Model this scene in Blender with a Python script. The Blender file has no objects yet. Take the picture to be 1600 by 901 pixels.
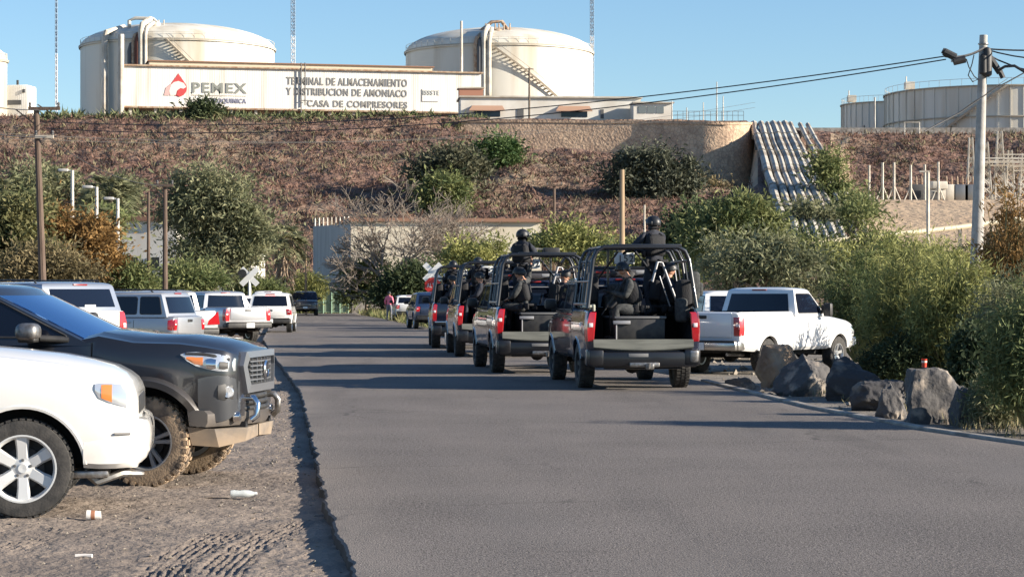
import bpy, bmesh, math, random
import numpy as np
from mathutils import Vector, Matrix, noise as mnoise
R = math.radians
random.seed(7); rng = np.random.default_rng(7)
SC = bpy.context.scene
COL = SC.collection

# ------------------------------------------------------------------ camera, world, sun, exposure
F, CX, HY, H = 3500.0, 800.0, 458.0, 1.65
cam_d = bpy.data.cameras.new('camera'); cam = bpy.data.objects.new('camera', cam_d); COL.objects.link(cam)
cam_d.sensor_width = 36; cam_d.lens = 36*F/1600; cam_d.clip_end = 6000; cam_d.clip_start = .1
cam.location = (0, 0, H); cam.rotation_euler = (R(90)+math.atan((HY-450.5)/F), 0, 0)
SC.camera = cam
SUN_EL, SUN_AZ = 19.0, 13.0      # azimuth: degrees from +X towards -Y
w = bpy.data.worlds.new('World'); SC.world = w; w.use_nodes = True
nt = w.node_tree; bg = nt.nodes['Background']
sky = nt.nodes.new('ShaderNodeTexSky'); sky.sky_type = 'NISHITA'; sky.sun_disc = False
sky.sun_elevation = R(SUN_EL); sky.sun_rotation = R(90+SUN_AZ)
sky.air_density = 1.0; sky.dust_density = 0.0; sky.ozone_density = 4.5; sky.altitude = 50
nt.links.new(sky.outputs[0], bg.inputs[0]); bg.inputs[1].default_value = 0.078
sl = bpy.data.lights.new('sun', 'SUN'); so = bpy.data.objects.new('sun', sl); COL.objects.link(so)
sl.energy = 5.0; sl.angle = R(.5); sl.color = (1, .90, .76)
sd = Vector((math.cos(R(SUN_EL))*math.cos(R(SUN_AZ)), -math.cos(R(SUN_EL))*math.sin(R(SUN_AZ)), math.sin(R(SUN_EL))))
so.rotation_euler = sd.to_track_quat('Z', 'Y').to_euler()
SC.view_settings.view_transform = 'Standard'; SC.view_settings.look = 'None'
SC.view_settings.gamma = 1; SC.view_settings.exposure = 1.15
SC.render.engine = 'CYCLES'
SC.cycles.max_bounces = 5; SC.cycles.diffuse_bounces = 2; SC.cycles.transparent_max_bounces = 4

# ------------------------------------------------------------------ helpers
def P(px, y, d): return Vector(((px-CX)/F*d, d, H+(HY-y)/F*d))
def Zy(y, d): return H+(HY-y)/F*d
def Xp(px, d): return (px-CX)/F*d

MATS = {}
def mat(name, col, rough=.6, metal=0, col2=None, scale=5, bump=0, bscale=None, coat=0, spec=.5, emit=None, stretch=None, lo=.35, hi=.65, island=False, detail=6, transl=0, bdist=.02):
    if name in MATS: return MATS[name]
    m = bpy.data.materials.new(name); m.use_nodes = True; n = m.node_tree; p = n.nodes['Principled BSDF']
    p.inputs['Base Color'].default_value = (*col, 1); p.inputs['Roughness'].default_value = rough
    p.inputs['Metallic'].default_value = metal; p.inputs['Coat Weight'].default_value = coat
    p.inputs['Coat Roughness'].default_value = .05
    p.inputs['Specular IOR Level'].default_value = spec
    tc = None
    def coord():
        tc = n.nodes.new('ShaderNodeTexCoord'); mp = n.nodes.new('ShaderNodeMapping')
        mp.inputs['Scale'].default_value = stretch or (1, 1, 1)
        n.links.new(tc.outputs['Object'], mp.inputs[0]); return mp.outputs[0]
    if col2 is not None:
        ns = n.nodes.new('ShaderNodeTexNoise'); ns.inputs['Scale'].default_value = scale; ns.inputs['Detail'].default_value = detail
        n.links.new(coord(), ns.inputs['Vector'])
        mr = n.nodes.new('ShaderNodeMapRange'); mr.inputs['From Min'].default_value = lo; mr.inputs['From Max'].default_value = hi
        n.links.new(ns.outputs[0], mr.inputs[0]); fac = mr.outputs[0]
        if island:
            g = n.nodes.new('ShaderNodeNewGeometry'); mx0 = n.nodes.new('ShaderNodeMath'); mx0.operation = 'ADD'
            sb = n.nodes.new('ShaderNodeMath'); sb.operation = 'MULTIPLY_ADD'; sb.inputs[1].default_value = .9; sb.inputs[2].default_value = -.45
            n.links.new(g.outputs['Random Per Island'], sb.inputs[0]); n.links.new(sb.outputs[0], mx0.inputs[0]); n.links.new(fac, mx0.inputs[1])
            mx0.use_clamp = True; fac = mx0.outputs[0]
        mx = n.nodes.new('ShaderNodeMix'); mx.data_type = 'RGBA'
        mx.inputs[6].default_value = (*col, 1); mx.inputs[7].default_value = (*col2, 1)
        n.links.new(fac, mx.inputs[0]); n.links.new(mx.outputs[2], p.inputs['Base Color'])
    if bump:
        nb = n.nodes.new('ShaderNodeTexNoise'); nb.inputs['Scale'].default_value = bscale or scale*3; nb.inputs['Detail'].default_value = 8
        n.links.new(coord(), nb.inputs['Vector'])
        b = n.nodes.new('ShaderNodeBump'); b.inputs['Strength'].default_value = bump; b.inputs['Distance'].default_value = bdist
        n.links.new(nb.outputs[0], b.inputs['Height']); n.links.new(b.outputs[0], p.inputs['Normal'])
    if emit: p.inputs['Emission Color'].default_value = (*col, 1); p.inputs['Emission Strength'].default_value = emit
    if transl:
        t = n.nodes.new('ShaderNodeBsdfTranslucent'); ms = n.nodes.new('ShaderNodeMixShader'); ms.inputs[0].default_value = transl
        src = p.inputs['Base Color'].links[0].from_socket if p.inputs['Base Color'].links else None
        if src: n.links.new(src, t.inputs[0])
        else: t.inputs[0].default_value = (*col, 1)
        o = n.nodes['Material Output']; n.links.new(p.outputs[0], ms.inputs[1]); n.links.new(t.outputs[0], ms.inputs[2]); n.links.new(ms.outputs[0], o.inputs[0])
    MATS[name] = m; return m

def dusty(m, dust=(.30, .24, .18), z0=.35, z1=1.1, amt=.6, sc=7):
    """road dust on a body that thins out upwards (it moves with the body)"""
    n = m.node_tree; p = n.nodes['Principled BSDF']; i = p.inputs['Base Color']
    mx = n.nodes.new('ShaderNodeMix'); mx.data_type = 'RGBA'
    if i.links: n.links.new(i.links[0].from_socket, mx.inputs[6])
    else: mx.inputs[6].default_value = i.default_value[:]
    mx.inputs[7].default_value = (*dust, 1)
    tc = n.nodes.new('ShaderNodeTexCoord'); sx = n.nodes.new('ShaderNodeSeparateXYZ'); n.links.new(tc.outputs['Object'], sx.inputs[0])
    mr = n.nodes.new('ShaderNodeMapRange'); mr.inputs['From Min'].default_value = z1; mr.inputs['From Max'].default_value = z0
    mr.inputs['To Max'].default_value = amt; n.links.new(sx.outputs[2], mr.inputs[0])
    ns = n.nodes.new('ShaderNodeTexNoise'); ns.inputs['Scale'].default_value = sc; ns.inputs['Detail'].default_value = 8; n.links.new(tc.outputs['Object'], ns.inputs['Vector'])
    mu = n.nodes.new('ShaderNodeMath'); mu.operation = 'MULTIPLY'; n.links.new(mr.outputs[0], mu.inputs[0]); n.links.new(ns.outputs[0], mu.inputs[1])
    mu2 = n.nodes.new('ShaderNodeMath'); mu2.operation = 'MULTIPLY_ADD'; mu2.inputs[1].default_value = 1.5; mu2.inputs[2].default_value = .03; mu2.use_clamp = True
    n.links.new(mu.outputs[0], mu2.inputs[0]); n.links.new(mu2.outputs[0], mx.inputs[0]); n.links.new(mx.outputs[2], i)
    ro = n.nodes.new('ShaderNodeMath'); ro.operation = 'MULTIPLY_ADD'; ro.inputs[1].default_value = .7; ro.inputs[2].default_value = p.inputs['Roughness'].default_value
    ro.use_clamp = True; n.links.new(mu2.outputs[0], ro.inputs[0]); n.links.new(ro.outputs[0], p.inputs['Roughness'])
    return m

def tag(o, label=None, cat=None, group=None, kind=None):
    if label: o['label'] = label
    if cat: o['category'] = cat
    if group: o['group'] = group
    if kind: o['kind'] = kind
    return o

def empty(name, loc=(0, 0, 0), rz=0, label=None, cat=None, group=None):
    o = bpy.data.objects.new(name, None); COL.objects.link(o); o.location = loc; o.rotation_euler = (0, 0, rz)
    o.empty_display_size = .2
    return tag(o, label, cat, group)

def link(name, me, mats, parent=None, loc=None, smooth=None):
    for m in (mats if isinstance(mats, (list, tuple)) else [mats]): me.materials.append(m)
    if smooth is not None:
        me.polygons.foreach_set('use_smooth', [True]*len(me.polygons)); me.set_sharp_from_angle(angle=R(smooth))
    o = bpy.data.objects.new(name, me); COL.objects.link(o)
    if parent: o.parent = parent
    if loc is not None: o.location = loc
    return o

def copy_tree(o, parent=None):
    c = o.copy(); COL.objects.link(c); c.parent = parent
    for ch in o.children: copy_tree(ch, c)
    return c

class MB:
    def __init__(s): s.v = []; s.f = []; s.m = []
    def add(s, vs, fs, mi=0, M=None):
        b = len(s.v)
        s.v += [tuple(M @ Vector(q)) if M else tuple(q) for q in vs]
        s.f += [tuple(i+b for i in f) for f in fs]; s.m += [mi]*len(fs); return s
    def box(s, c, d, rot=None, mi=0):
        x, y, z = d[0]/2, d[1]/2, d[2]/2
        vs = [Vector((a*x, b*y, e*z)) for a in (-1, 1) for b in (-1, 1) for e in (-1, 1)]
        if rot: vs = [rot @ q for q in vs]
        vs = [q+Vector(c) for q in vs]
        return s.add(vs, [(0, 1, 3, 2), (4, 6, 7, 5), (0, 4, 5, 1), (2, 3, 7, 6), (0, 2, 6, 4), (1, 5, 7, 3)], mi)
    def rbox(s, c, d, r=.02, rot=None, mi=0, seg=2, taper=None):
        bm = bmesh.new(); bmesh.ops.create_cube(bm, size=1)
        for q in bm.verts:
            q.co = Vector((q.co.x*d[0], q.co.y*d[1], q.co.z*d[2]))
        if taper:
            for q in bm.verts:
                if q.co.z > 0: q.co.x *= taper[0]; q.co.y *= taper[1]
        bmesh.ops.bevel(bm, geom=bm.edges[:], offset=r, segments=seg, affect='EDGES', profile=.5)
        bm.verts.index_update()
        vs = [(rot @ q.co if rot else q.co)+Vector(c) for q in bm.verts]
        s.add(vs, [[q.index for q in f.verts] for f in bm.faces], mi); bm.free(); return s
    def tube(s, pts, r, n=8, mi=0, cap=True):
        pts = [Vector(q) for q in pts]; k = len(pts)
        rs = list(r) if isinstance(r, (list, tuple)) else [r]*k
        b = len(s.v); pu = None
        for i, q in enumerate(pts):
            t = (pts[min(i+1, k-1)]-pts[max(i-1, 0)])
            if t.length < 1e-9: t = Vector((0, 0, 1))
            t.normalize()
            if pu is None: u = t.orthogonal().normalized()
            else:
                u = pu-t*pu.dot(t); u = u.normalized() if u.length > 1e-6 else t.orthogonal().normalized()
            pu = u; vv = t.cross(u)
            for j in range(n):
                a = 2*math.pi*j/n; s.v.append(tuple(q+(u*math.cos(a)+vv*math.sin(a))*rs[i]))
        for i in range(k-1):
            for j in range(n):
                s.f.append((b+i*n+j, b+i*n+(j+1) % n, b+(i+1)*n+(j+1) % n, b+(i+1)*n+j)); s.m.append(mi)
        if cap and n > 2:
            s.f.append(tuple(b+j for j in reversed(range(n)))); s.f.append(tuple(b+(k-1)*n+j for j in range(n))); s.m += [mi, mi]
        return s
    def lathe(s, prof, n=24, c=(0, 0, 0), axis='z', mi=0, close=False):
        """prof: list of (radius, height)"""
        b = len(s.v); k = len(prof)
        for (r, h) in prof:
            for j in range(n):
                a = 2*math.pi*j/n; x, y = r*math.cos(a), r*math.sin(a)
                q = (x, y, h) if axis == 'z' else ((x, h, y) if axis == 'y' else (h, x, y))
                s.v.append((q[0]+c[0], q[1]+c[1], q[2]+c[2]))
        fl = axis == 'y'
        rr = range(k if close else k-1)
        for i in rr:
            for j in range(n):
                i2 = (i+1) % k
                f = (b+i*n+j, b+i*n+(j+1) % n, b+i2*n+(j+1) % n, b+i2*n+j)
                s.f.append(f[::-1] if fl else f); s.m.append(mi)
        return s
    def prism(s, poly, f0, f1, mi=0):
        """poly 2D points; f0,f1 map (u,v) to back and front"""
        n = len(poly); b = len(s.v)
        s.v += [tuple(f0(*q)) for q in poly]+[tuple(f1(*q)) for q in poly]
        s.f.append(tuple(b+i for i in reversed(range(n)))); s.f.append(tuple(b+n+i for i in range(n))); s.m += [mi, mi]
        for i in range(n):
            j = (i+1) % n; s.f.append((b+i, b+j, b+n+j, b+n+i)); s.m.append(mi)
        return s
    def mesh(s, name='m'):
        me = bpy.data.meshes.new(name); me.from_pydata(s.v, [], s.f); me.polygons.foreach_set('material_index', s.m); me.update()
        return me
    def build(s, name, mats, parent=None, loc=None, smooth=35, fix=True):
        me = s.mesh(name)
        if fix:
            bm = bmesh.new(); bm.from_mesh(me); bmesh.ops.recalc_face_normals(bm, faces=bm.faces); bm.to_mesh(me); bm.free()
        return link(name, me, mats, parent, loc, smooth)

def np_mesh(name, V, Fq, mats, parent=None, k=4, smooth=False):
    me = bpy.data.meshes.new(name); V = np.asarray(V, np.float32); Fq = np.asarray(Fq, np.int32)
    me.vertices.add(len(V)); me.vertices.foreach_set('co', V.ravel())
    me.loops.add(Fq.size); me.loops.foreach_set('vertex_index', Fq.ravel())
    me.polygons.add(len(Fq)); me.polygons.foreach_set('loop_start', np.arange(0, Fq.size, k, dtype=np.int32))
    me.polygons.foreach_set('use_smooth', [smooth]*len(Fq))
    me.update(calc_edges=True)
    return link(name, me, mats, parent)

def roundpoly(pts, r, n=4):
    out = []
    k = len(pts)
    for i in range(k):
        a, b, c = Vector(pts[i-1]), Vector(pts[i]), Vector(pts[(i+1) % k])
        u, v = (a-b), (c-b); rr = min(r, u.length*.45, v.length*.45); u.normalize(); v.normalize()
        p0, p1 = b+u*rr, b+v*rr
        for j in range(n+1):
            t = j/n; out.append(tuple(p0*(1-t)**2+b*2*t*(1-t)+p1*t*t))
    return out

def interp(tab, x):
    if x <= tab[0][0]: return tab[0][1:]
    for a, b in zip(tab, tab[1:]):
        if x <= b[0]:
            t = (x-a[0])/(b[0]-a[0]+1e-9); return [p+(q-p)*t for p, q in zip(a[1:], b[1:])]
    return tab[-1][1:]

def vnoise(x, y, seed=0):
    """tileless 2D value noise on numpy arrays"""
    xi = np.floor(x).astype(np.int64); yi = np.floor(y).astype(np.int64); xf = x-xi; yf = y-yi
    def h(a, b):
        n = (a*374761393+b*668265263+seed*1442695041) & 0x7fffffff; n = ((n ^ (n >> 13))*1274126177) & 0x7fffffff
        return ((n ^ (n >> 16)) & 0xffff)/65535.0
    u = xf*xf*(3-2*xf); v = yf*yf*(3-2*yf)
    return (h(xi, yi)*(1-u)+h(xi+1, yi)*u)*(1-v)+(h(xi, yi+1)*(1-u)+h(xi+1, yi+1)*u)*v
def fbm(x, y, o=4, seed=0):
    s = 0; a = .5
    for i in range(o): s = s+a*vnoise(x, y, seed+i); x = x*2.03; y = y*2.03; a *= .5
    return s

# ------------------------------------------------------------------ materials
ASPH = mat('asphalt', (.112, .098, .091), .92, col2=(.172, .150, .138), scale=.5, bump=1, bscale=75, lo=.3, hi=.7, bdist=.012, detail=10, spec=.25)
DIRT = mat('dirt', (.165, .132, .108), .95, col2=(.25, .20, .16), scale=.9, bump=.9, bscale=28, bdist=.02, detail=10)
SOIL = mat('soil', (.15, .115, .085), .95, col2=(.25, .20, .15), scale=.8, bump=.8, bscale=9, bdist=.05)
CONC = mat('concrete', (.36, .33, .29), .9, col2=(.17, .15, .13), scale=2.2, bump=.3, bscale=30)
BLACK = mat('black_plastic', (.018, .018, .02), .55, col2=(.04, .038, .035), scale=9)
DARKM = mat('dark_underbody', (.012, .012, .013), .8)
RUB = mat('tyre_rubber', (.028, .027, .026), .85, col2=(.06, .055, .05), scale=12, bump=.2, bscale=60)
RUBD = mat('dusty_tyre_rubber', (.11, .085, .065), .9, col2=(.36, .26, .17), scale=7, bump=.3, bscale=60, lo=.38, hi=.55)
ALLOY = mat('alloy', (.55, .55, .55), .3, metal=.75)
ALLOYL = mat('painted_alloy', (.62, .62, .61), .4, metal=.2)
CHROME = mat('chrome', (.75, .75, .76), .12, metal=1)
STEEL = mat('dull_steel', (.35, .34, .33), .4, metal=.8, col2=(.2, .18, .16), scale=20)
GLASS = mat('tinted_glass', (.006, .009, .018), .04, spec=.45)
GLASSB = mat('sky_blue_windshield', (.07, .22, .52), .03, metal=.8, spec=1.0)  # blue of the sky reflection put into the base colour
GLASSB.node_tree.nodes['Principled BSDF'].inputs['IOR'].default_value = 2.2
GLASSB.node_tree.nodes['Principled BSDF'].inputs['Coat IOR'].default_value = 1.8
LENSC = mat('clear_lens', (.55, .57, .60), .08, metal=.5, coat=1)
LENSR = mat('red_lens', (.42, .010, .015), .18, coat=1, spec=.8)
LENSO = mat('amber_lens', (.75, .22, .05), .25, coat=1)
LENSW = mat('white_lens', (.8, .7, .7), .2, coat=1)
WHITE = dusty(mat('white_car_paint', (.78, .77, .74), .3, coat=1), amt=.35)
SILVER = dusty(mat('silver_car_paint', (.42, .43, .45), .35, metal=.55, coat=.8), amt=.3)
GREY = dusty(mat('graphite_car_paint', (.012, .015, .022), .28, metal=.3, coat=1), amt=.10)
NAVY = dusty(mat('navy_car_paint', (.005, .009, .030), .2, metal=.1, coat=1), dust=(.2, .18, .16), amt=.10)
BLACKP = dusty(mat('black_car_paint', (.010, .010, .012), .25, coat=1), amt=.25)
BLUEP = dusty(mat('blue_car_paint', (.02, .05, .12), .3, metal=.4, coat=1), amt=.3)
PLATE = mat('plate_white', (.75, .76, .74), .5)
CAGE = mat('cage_black_paint', (.015, .016, .02), .38, coat=.4)
CAGEL = mat('worn_grey_tube', (.30, .30, .31), .45, metal=.3)
BOARD = mat('bed_board', (.085, .088, .075), .75, col2=(.15, .152, .13), scale=6, stretch=(1, .3, 3))
UNI = mat('navy_uniform', (.012, .014, .022), .9, col2=(.028, .032, .045), scale=12, bump=.5, bscale=22)
UNI2 = mat('grey_camouflage', (.06, .062, .06), .92, col2=(.022, .024, .026), scale=16, bump=.5, bscale=22)
VEST = mat('black_vest', (.012, .012, .014), .85, bump=.5, bscale=40)
HELM = mat('helmet_black', (.015, .016, .018), .45)
SKIN = mat('skin', (.42, .22, .14), .6)
STRAP = mat('white_patch', (.7, .7, .72), .7)

# ------------------------------------------------------------------ GROUND, ROAD
def sheet(name, pts, z, m, thick=None, kind='structure'):
    mb = MB(); n = len(pts)
    if thick: mb.prism(pts, lambda a, b: (a, b, z-thick), lambda a, b: (a, b, z))
    else: mb.add([(a, b, z) for a, b in pts], [tuple(range(n))])
    o = mb.build(name, m, smooth=None); tag(o, kind=kind); return o
GZ = -.10
mb = MB(); gx = [-2500, -600, -200, -80, -30, -10, 0, 10, 30, 80, 200, 600, 2500]; gy = [-200, -30, 0, 15, 30, 50, 80, 120, 180, 240, 400, 900, 4500]
gv = [(x, y, GZ) for y in gy for x in gx]; nx = len(gx)
mb.add(gv, [(j*nx+i, j*nx+i+1, (j+1)*nx+i+1, (j+1)*nx+i) for j in range(len(gy)-1) for i in range(nx-1)])
tag(mb.build('ground', SOIL, smooth=None), kind='structure')

LEFT = [(-30, 3.7), (3, .22), (13, -.90), (17, -1.40), (24, -2.12), (38, -3.6), (60, -6.4), (80, -8.9), (130, -14.0), (178, -18.0), (186, -19.5)]
RIGHT = [(-30, 14), (3, 9.2), (13, 7.6), (24.2, 5.63), (27, 4.96), (32.3, 4.25), (39.3, 3.75), (42.2, 3.55), (93, -2.9), (148, -8.7), (178, -12.6), (186, -6.0)]
ds = list(np.arange(-30, 8, 2.0))+list(np.arange(8, 45, .10))+list(np.arange(45, 186.1, 1.5))
v = []; f = []
def ledge(d):
    e = interp(LEFT, d)[0]
    return e+(float(vnoise(np.array([d*2.3]), np.array([1.0]), 5)[0])-.5)*.04+(float(vnoise(np.array([d*9.0]), np.array([2.0]), 6)[0])-.5)*.03
for i, d in enumerate(ds):
    a = ledge(d); b = interp(RIGHT, d)[0]
    row = [(a-.012, d, -.14), (a, d, -.010), (a+.02, d, 0)]+[(a+(b-a)*t, d, 0) for t in (.25, .5, .75)]+[(b, d, 0), (b, d, -.14)]
    v += row
    if i: f += [((i-1)*8+j, (i-1)*8+j+1, i*8+j+1, i*8+j) for j in range(7)]
# asphalt with wear streaks
n = ASPH.node_tree; p = n.nodes['Principled BSDF']
tc = n.nodes.new('ShaderNodeTexCoord')
def ramp_noise(scale, stretch, lo, hi, rot=0):
    mp = n.nodes.new('ShaderNodeMapping'); mp.inputs['Scale'].default_value = stretch; mp.inputs['Rotation'].default_value = (0, 0, rot)
    n.links.new(tc.outputs['Object'], mp.inputs[0]); ns = n.nodes.new('ShaderNodeTexNoise'); ns.inputs['Scale'].default_value = scale; ns.inputs['Detail'].default_value = 10; ns.inputs['Roughness'].default_value = .65
    n.links.new(mp.outputs[0], ns.inputs['Vector']); mr = n.nodes.new('ShaderNodeMapRange'); mr.inputs['From Min'].default_value = lo; mr.inputs['From Max'].default_value = hi
    n.links.new(ns.outputs[0], mr.inputs[0]); return mr.outputs[0]
def mulc(fac, col):
    i = p.inputs['Base Color']; mx = n.nodes.new('ShaderNodeMix'); mx.data_type = 'RGBA'; mx.blend_type = 'MIX'
    n.links.new(i.links[0].from_socket, mx.inputs[6]); mx.inputs[7].default_value = (*col, 1); n.links.new(fac, mx.inputs[0]); n.links.new(mx.outputs[2], i)
mulc(ramp_noise(1.0, (.9, .05, 1), .52, .78, R(-6)), (.085, .077, .073))
mulc(ramp_noise(48, (1, 1, 1), .51, .60), (.31, .275, .24))
mulc(ramp_noise(33, (1, 1, 1), .52, .62), (.036, .034, .033))
mulc(ramp_noise(.35, (1, .25, 1), .5, .75, R(-6)), (.16, .145, .135))
# tyre-polished tracks, edge dust and hairline cracks, laid by the road's own lateral coordinate
at = n.nodes.new('ShaderNodeAttribute'); at.attribute_name = 'lateral'
cr_ = n.nodes.new('ShaderNodeValToRGB'); n.links.new(at.outputs['Fac'], cr_.inputs[0]); e_ = cr_.color_ramp.elements
e_[0].position = 0; e_[0].color = (1, 1, 1, 1); e_[1].position = .06; e_[1].color = (.25, .25, .25, 1)
for ps_, vv in ((.13, .05), (.20, .30), (.30, .08), (.38, .32), (.50, .10), (.60, .30), (.68, .08), (.78, .30), (.86, .10), (.95, .35), (1.0, 1)): q = e_.new(ps_); q.color = (vv, vv, vv, 1)
m1 = n.nodes.new('ShaderNodeMath'); m1.operation = 'MULTIPLY'; n.links.new(cr_.outputs[0], m1.inputs[0]); n.links.new(ramp_noise(.8, (1, .3, 1), .3, .7, R(-6)), m1.inputs[1])
mulc(m1.outputs[0], (.235, .205, .180))
mulc(ramp_noise(.55, (1, .12, 1), .58, .80, R(-6)), (.075, .068, .064))
vo = n.nodes.new('ShaderNodeTexVoronoi'); vo.feature = 'DISTANCE_TO_EDGE'; vo.inputs['Scale'].default_value = .42
nz_ = n.nodes.new('ShaderNodeTexNoise'); nz_.inputs['Scale'].default_value = 1.5; nz_.inputs['Detail'].default_value = 6; n.links.new(tc.outputs['Object'], nz_.inputs['Vector'])
ad = n.nodes.new('ShaderNodeMix'); ad.data_type = 'VECTOR'; ad.inputs[0].default_value = .35; n.links.new(tc.outputs['Object'], ad.inputs[4]); n.links.new(nz_.outputs[1], ad.inputs[5]); n.links.new(ad.outputs[1], vo.inputs['Vector'])
mr = n.nodes.new('ShaderNodeMapRange'); mr.inputs['From Min'].default_value = .012; mr.inputs['From Max'].default_value = .004; n.links.new(vo.outputs[0], mr.inputs[0])
m2 = n.nodes.new('ShaderNodeMath'); m2.operation = 'MULTIPLY'; n.links.new(mr.outputs[0], m2.inputs[0]); n.links.new(ramp_noise(.22, (1, 1, 1), .53, .66), m2.inputs[1]); mulc(m2.outputs[0], (.085, .076, .07))
o = np_mesh('road', v, f, [ASPH, mat('shaded_broken_asphalt_edge', (.045, .042, .04), .95)]); tag(o, kind='structure'); o.data.polygons.foreach_set('material_index', [1 if i % 7 < 1 else 0 for i in range(len(f))])  # broken lip face coloured extra dark, shade of the edge put into it
la = o.data.attributes.new('lateral', 'FLOAT', 'POINT'); la.data.foreach_set('value', [(0, 0, 0, .25, .5, .75, 1, 1)[i % 8] for i in range(len(v))])

# near dirt verge with real relief and tyre tracks
xs = np.arange(-7.5, .6, .02); ys = np.concatenate([np.arange(9.5, 20, .025), np.arange(20, 24, .04), np.arange(24, 46, .09)])
X, Y = np.meshgrid(xs, ys)
Z = -.078+(fbm(X*1.3, Y*1.3, 3, 1)-.45)*.05+(fbm(X*7, Y*7, 3, 9)-.45)*.035+(fbm(X*22, Y*22, 2, 3)-.4)*.024
# curved tyre tracks: arcs of parallel ribs swinging towards the road
for (x0_, n_, sp, amp, ph) in ((-2.08, 5, .056, .016, 0), (-1.72, 5, .056, .014, 1), (-3.3, 5, .056, .009, 2)):
    xc_ = x0_-.12*(Y-13)+.04*(Y-13)**2; wv = (X-xc_)/sp
    msk = ((wv > -n_/2) & (wv < n_/2) & (Y < 17.4)).astype(float)*np.clip((fbm(X*1.5, Y*1.5, 2, 20+ph)-.25)*6, 0, 1)
    Z += msk*(np.cos(wv*2*math.pi)*amp-amp*.7)
edge = np.minimum.reduce([(X+7.5)/1.0, (Y-9.5)/.3, (46-Y)/2.0, np.ones_like(X)*1.0])
Z = np.where(edge < 1, Z*edge+(-.16)*(1-edge), Z)
V = np.stack([X, Y, Z], -1).reshape(-1, 3); nx = len(xs); ny = len(ys)
idx = (np.arange(ny-1)[:, None]*nx+np.arange(nx-1)[None]).ravel()
o = np_mesh('dirt_verge', V, np.stack([idx, idx+1, idx+nx+1, idx+nx], 1), DIRT, smooth=True); tag(o, kind='structure')
def gz(x, y):
    j = int(np.clip(np.searchsorted(ys, y), 0, ny-1)); i = int(np.clip(np.searchsorted(xs, x), 0, nx-1)); return float(Z[j, i])
# far left lot (pale dust) and right lot sheets
sheet('parking_lot', [(-60, 34), (-3.3, 36), (-6.2, 60), (-8.7, 80), (-13.6, 130), (-17.2, 176), (-90, 176), (-90, 60)], GZ+.006, DIRT)
sheet('gravel_shoulder', [(5.9, 24), (12, 24), (18, 44), (26, 80), (6, 98), (-2.6, 94), (3.7, 43), (4.0, 39.3), (4.5, 32.3)], GZ+.005, mat('shoulder_gravel', (.14, .12, .10), .95, col2=(.25, .22, .18), scale=2.5, bump=.8, bscale=18, bdist=.04))

# kerb on the right
kp = [(b, d) for d, b in RIGHT if 3 <= d <= 43]
mb = MB(); W_ = .15; prev = None
for i, (x, d) in enumerate(kp):
    for (dx, z) in ((.004, -.16), (.004, .022), (.02, .035), (W_-.02, .035), (W_, .022), (W_, -.16)): mb.v.append((x+dx, d, z))
    if i:
        for j in range(5): a = (i-1)*6+j; mb.f.append((a, a+1, a+7, a+6)); mb.m.append(0)
tag(mb.build('kerb', CONC, smooth=30), kind='structure')

# gravel on the dirt (stuff)
def stones(name, n, xr, yr, smin, smax, m, zf, seed):
    g = np.random.default_rng(seed); bv = np.array([(1, 0, 0), (-1, 0, 0), (0, 1, 0), (0, -1, 0), (0, 0, 1), (0, 0, -1)], float)
    bf = np.array([(0, 2, 4), (2, 1, 4), (1, 3, 4), (3, 0, 4), (2, 0, 5), (1, 2, 5), (3, 1, 5), (0, 3, 5)])
    Vs = []; Fs = []; k = 0
    while k < n:
        y = g.uniform(*yr); x = g.uniform(*xr)
        if x > interp(LEFT, y)[0]-.05 and xr[1] < 3: x = interp(LEFT, y)[0]-.1-abs(g.normal(0, 1.2))
        s = smin+(smax-smin)*g.random()**4
        vv = bv*s*g.uniform(.5, 1.2, (6, 1))+g.normal(0, s*.15, (6, 3)); a = g.uniform(0, 6.3)
        c_, s_ = math.cos(a), math.sin(a); vv = np.stack([vv[:, 0]*c_-vv[:, 1]*s_, vv[:, 0]*s_+vv[:, 1]*c_, vv[:, 2]*.7], 1)
        Vs.append(vv+(x, y, zf(x, y)+s*.25)); Fs.append(bf+6*k); k += 1
    o = np_mesh(name, np.concatenate(Vs), np.concatenate(Fs), m, k=3); return tag(o, kind='stuff')
PEB = mat('pebble', (.18, .15, .12), .9, col2=(.29, .25, .20), scale=3)
tag(stones('gravel', 7000, (-6, -.6), (9.8, 44), .005, .021, PEB, gz, 3), 'loose gravel scattered over the dirt verge', 'gravel')
tag(stones('roadside_rubble', 1500, (4.2, 13), (24, 60), .015, .11, PEB, lambda x, y: GZ if x > interp(RIGHT, y)[0]+.25 else -.3, 4), 'stones and rubble strewn behind the kerb', 'rubble')

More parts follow.
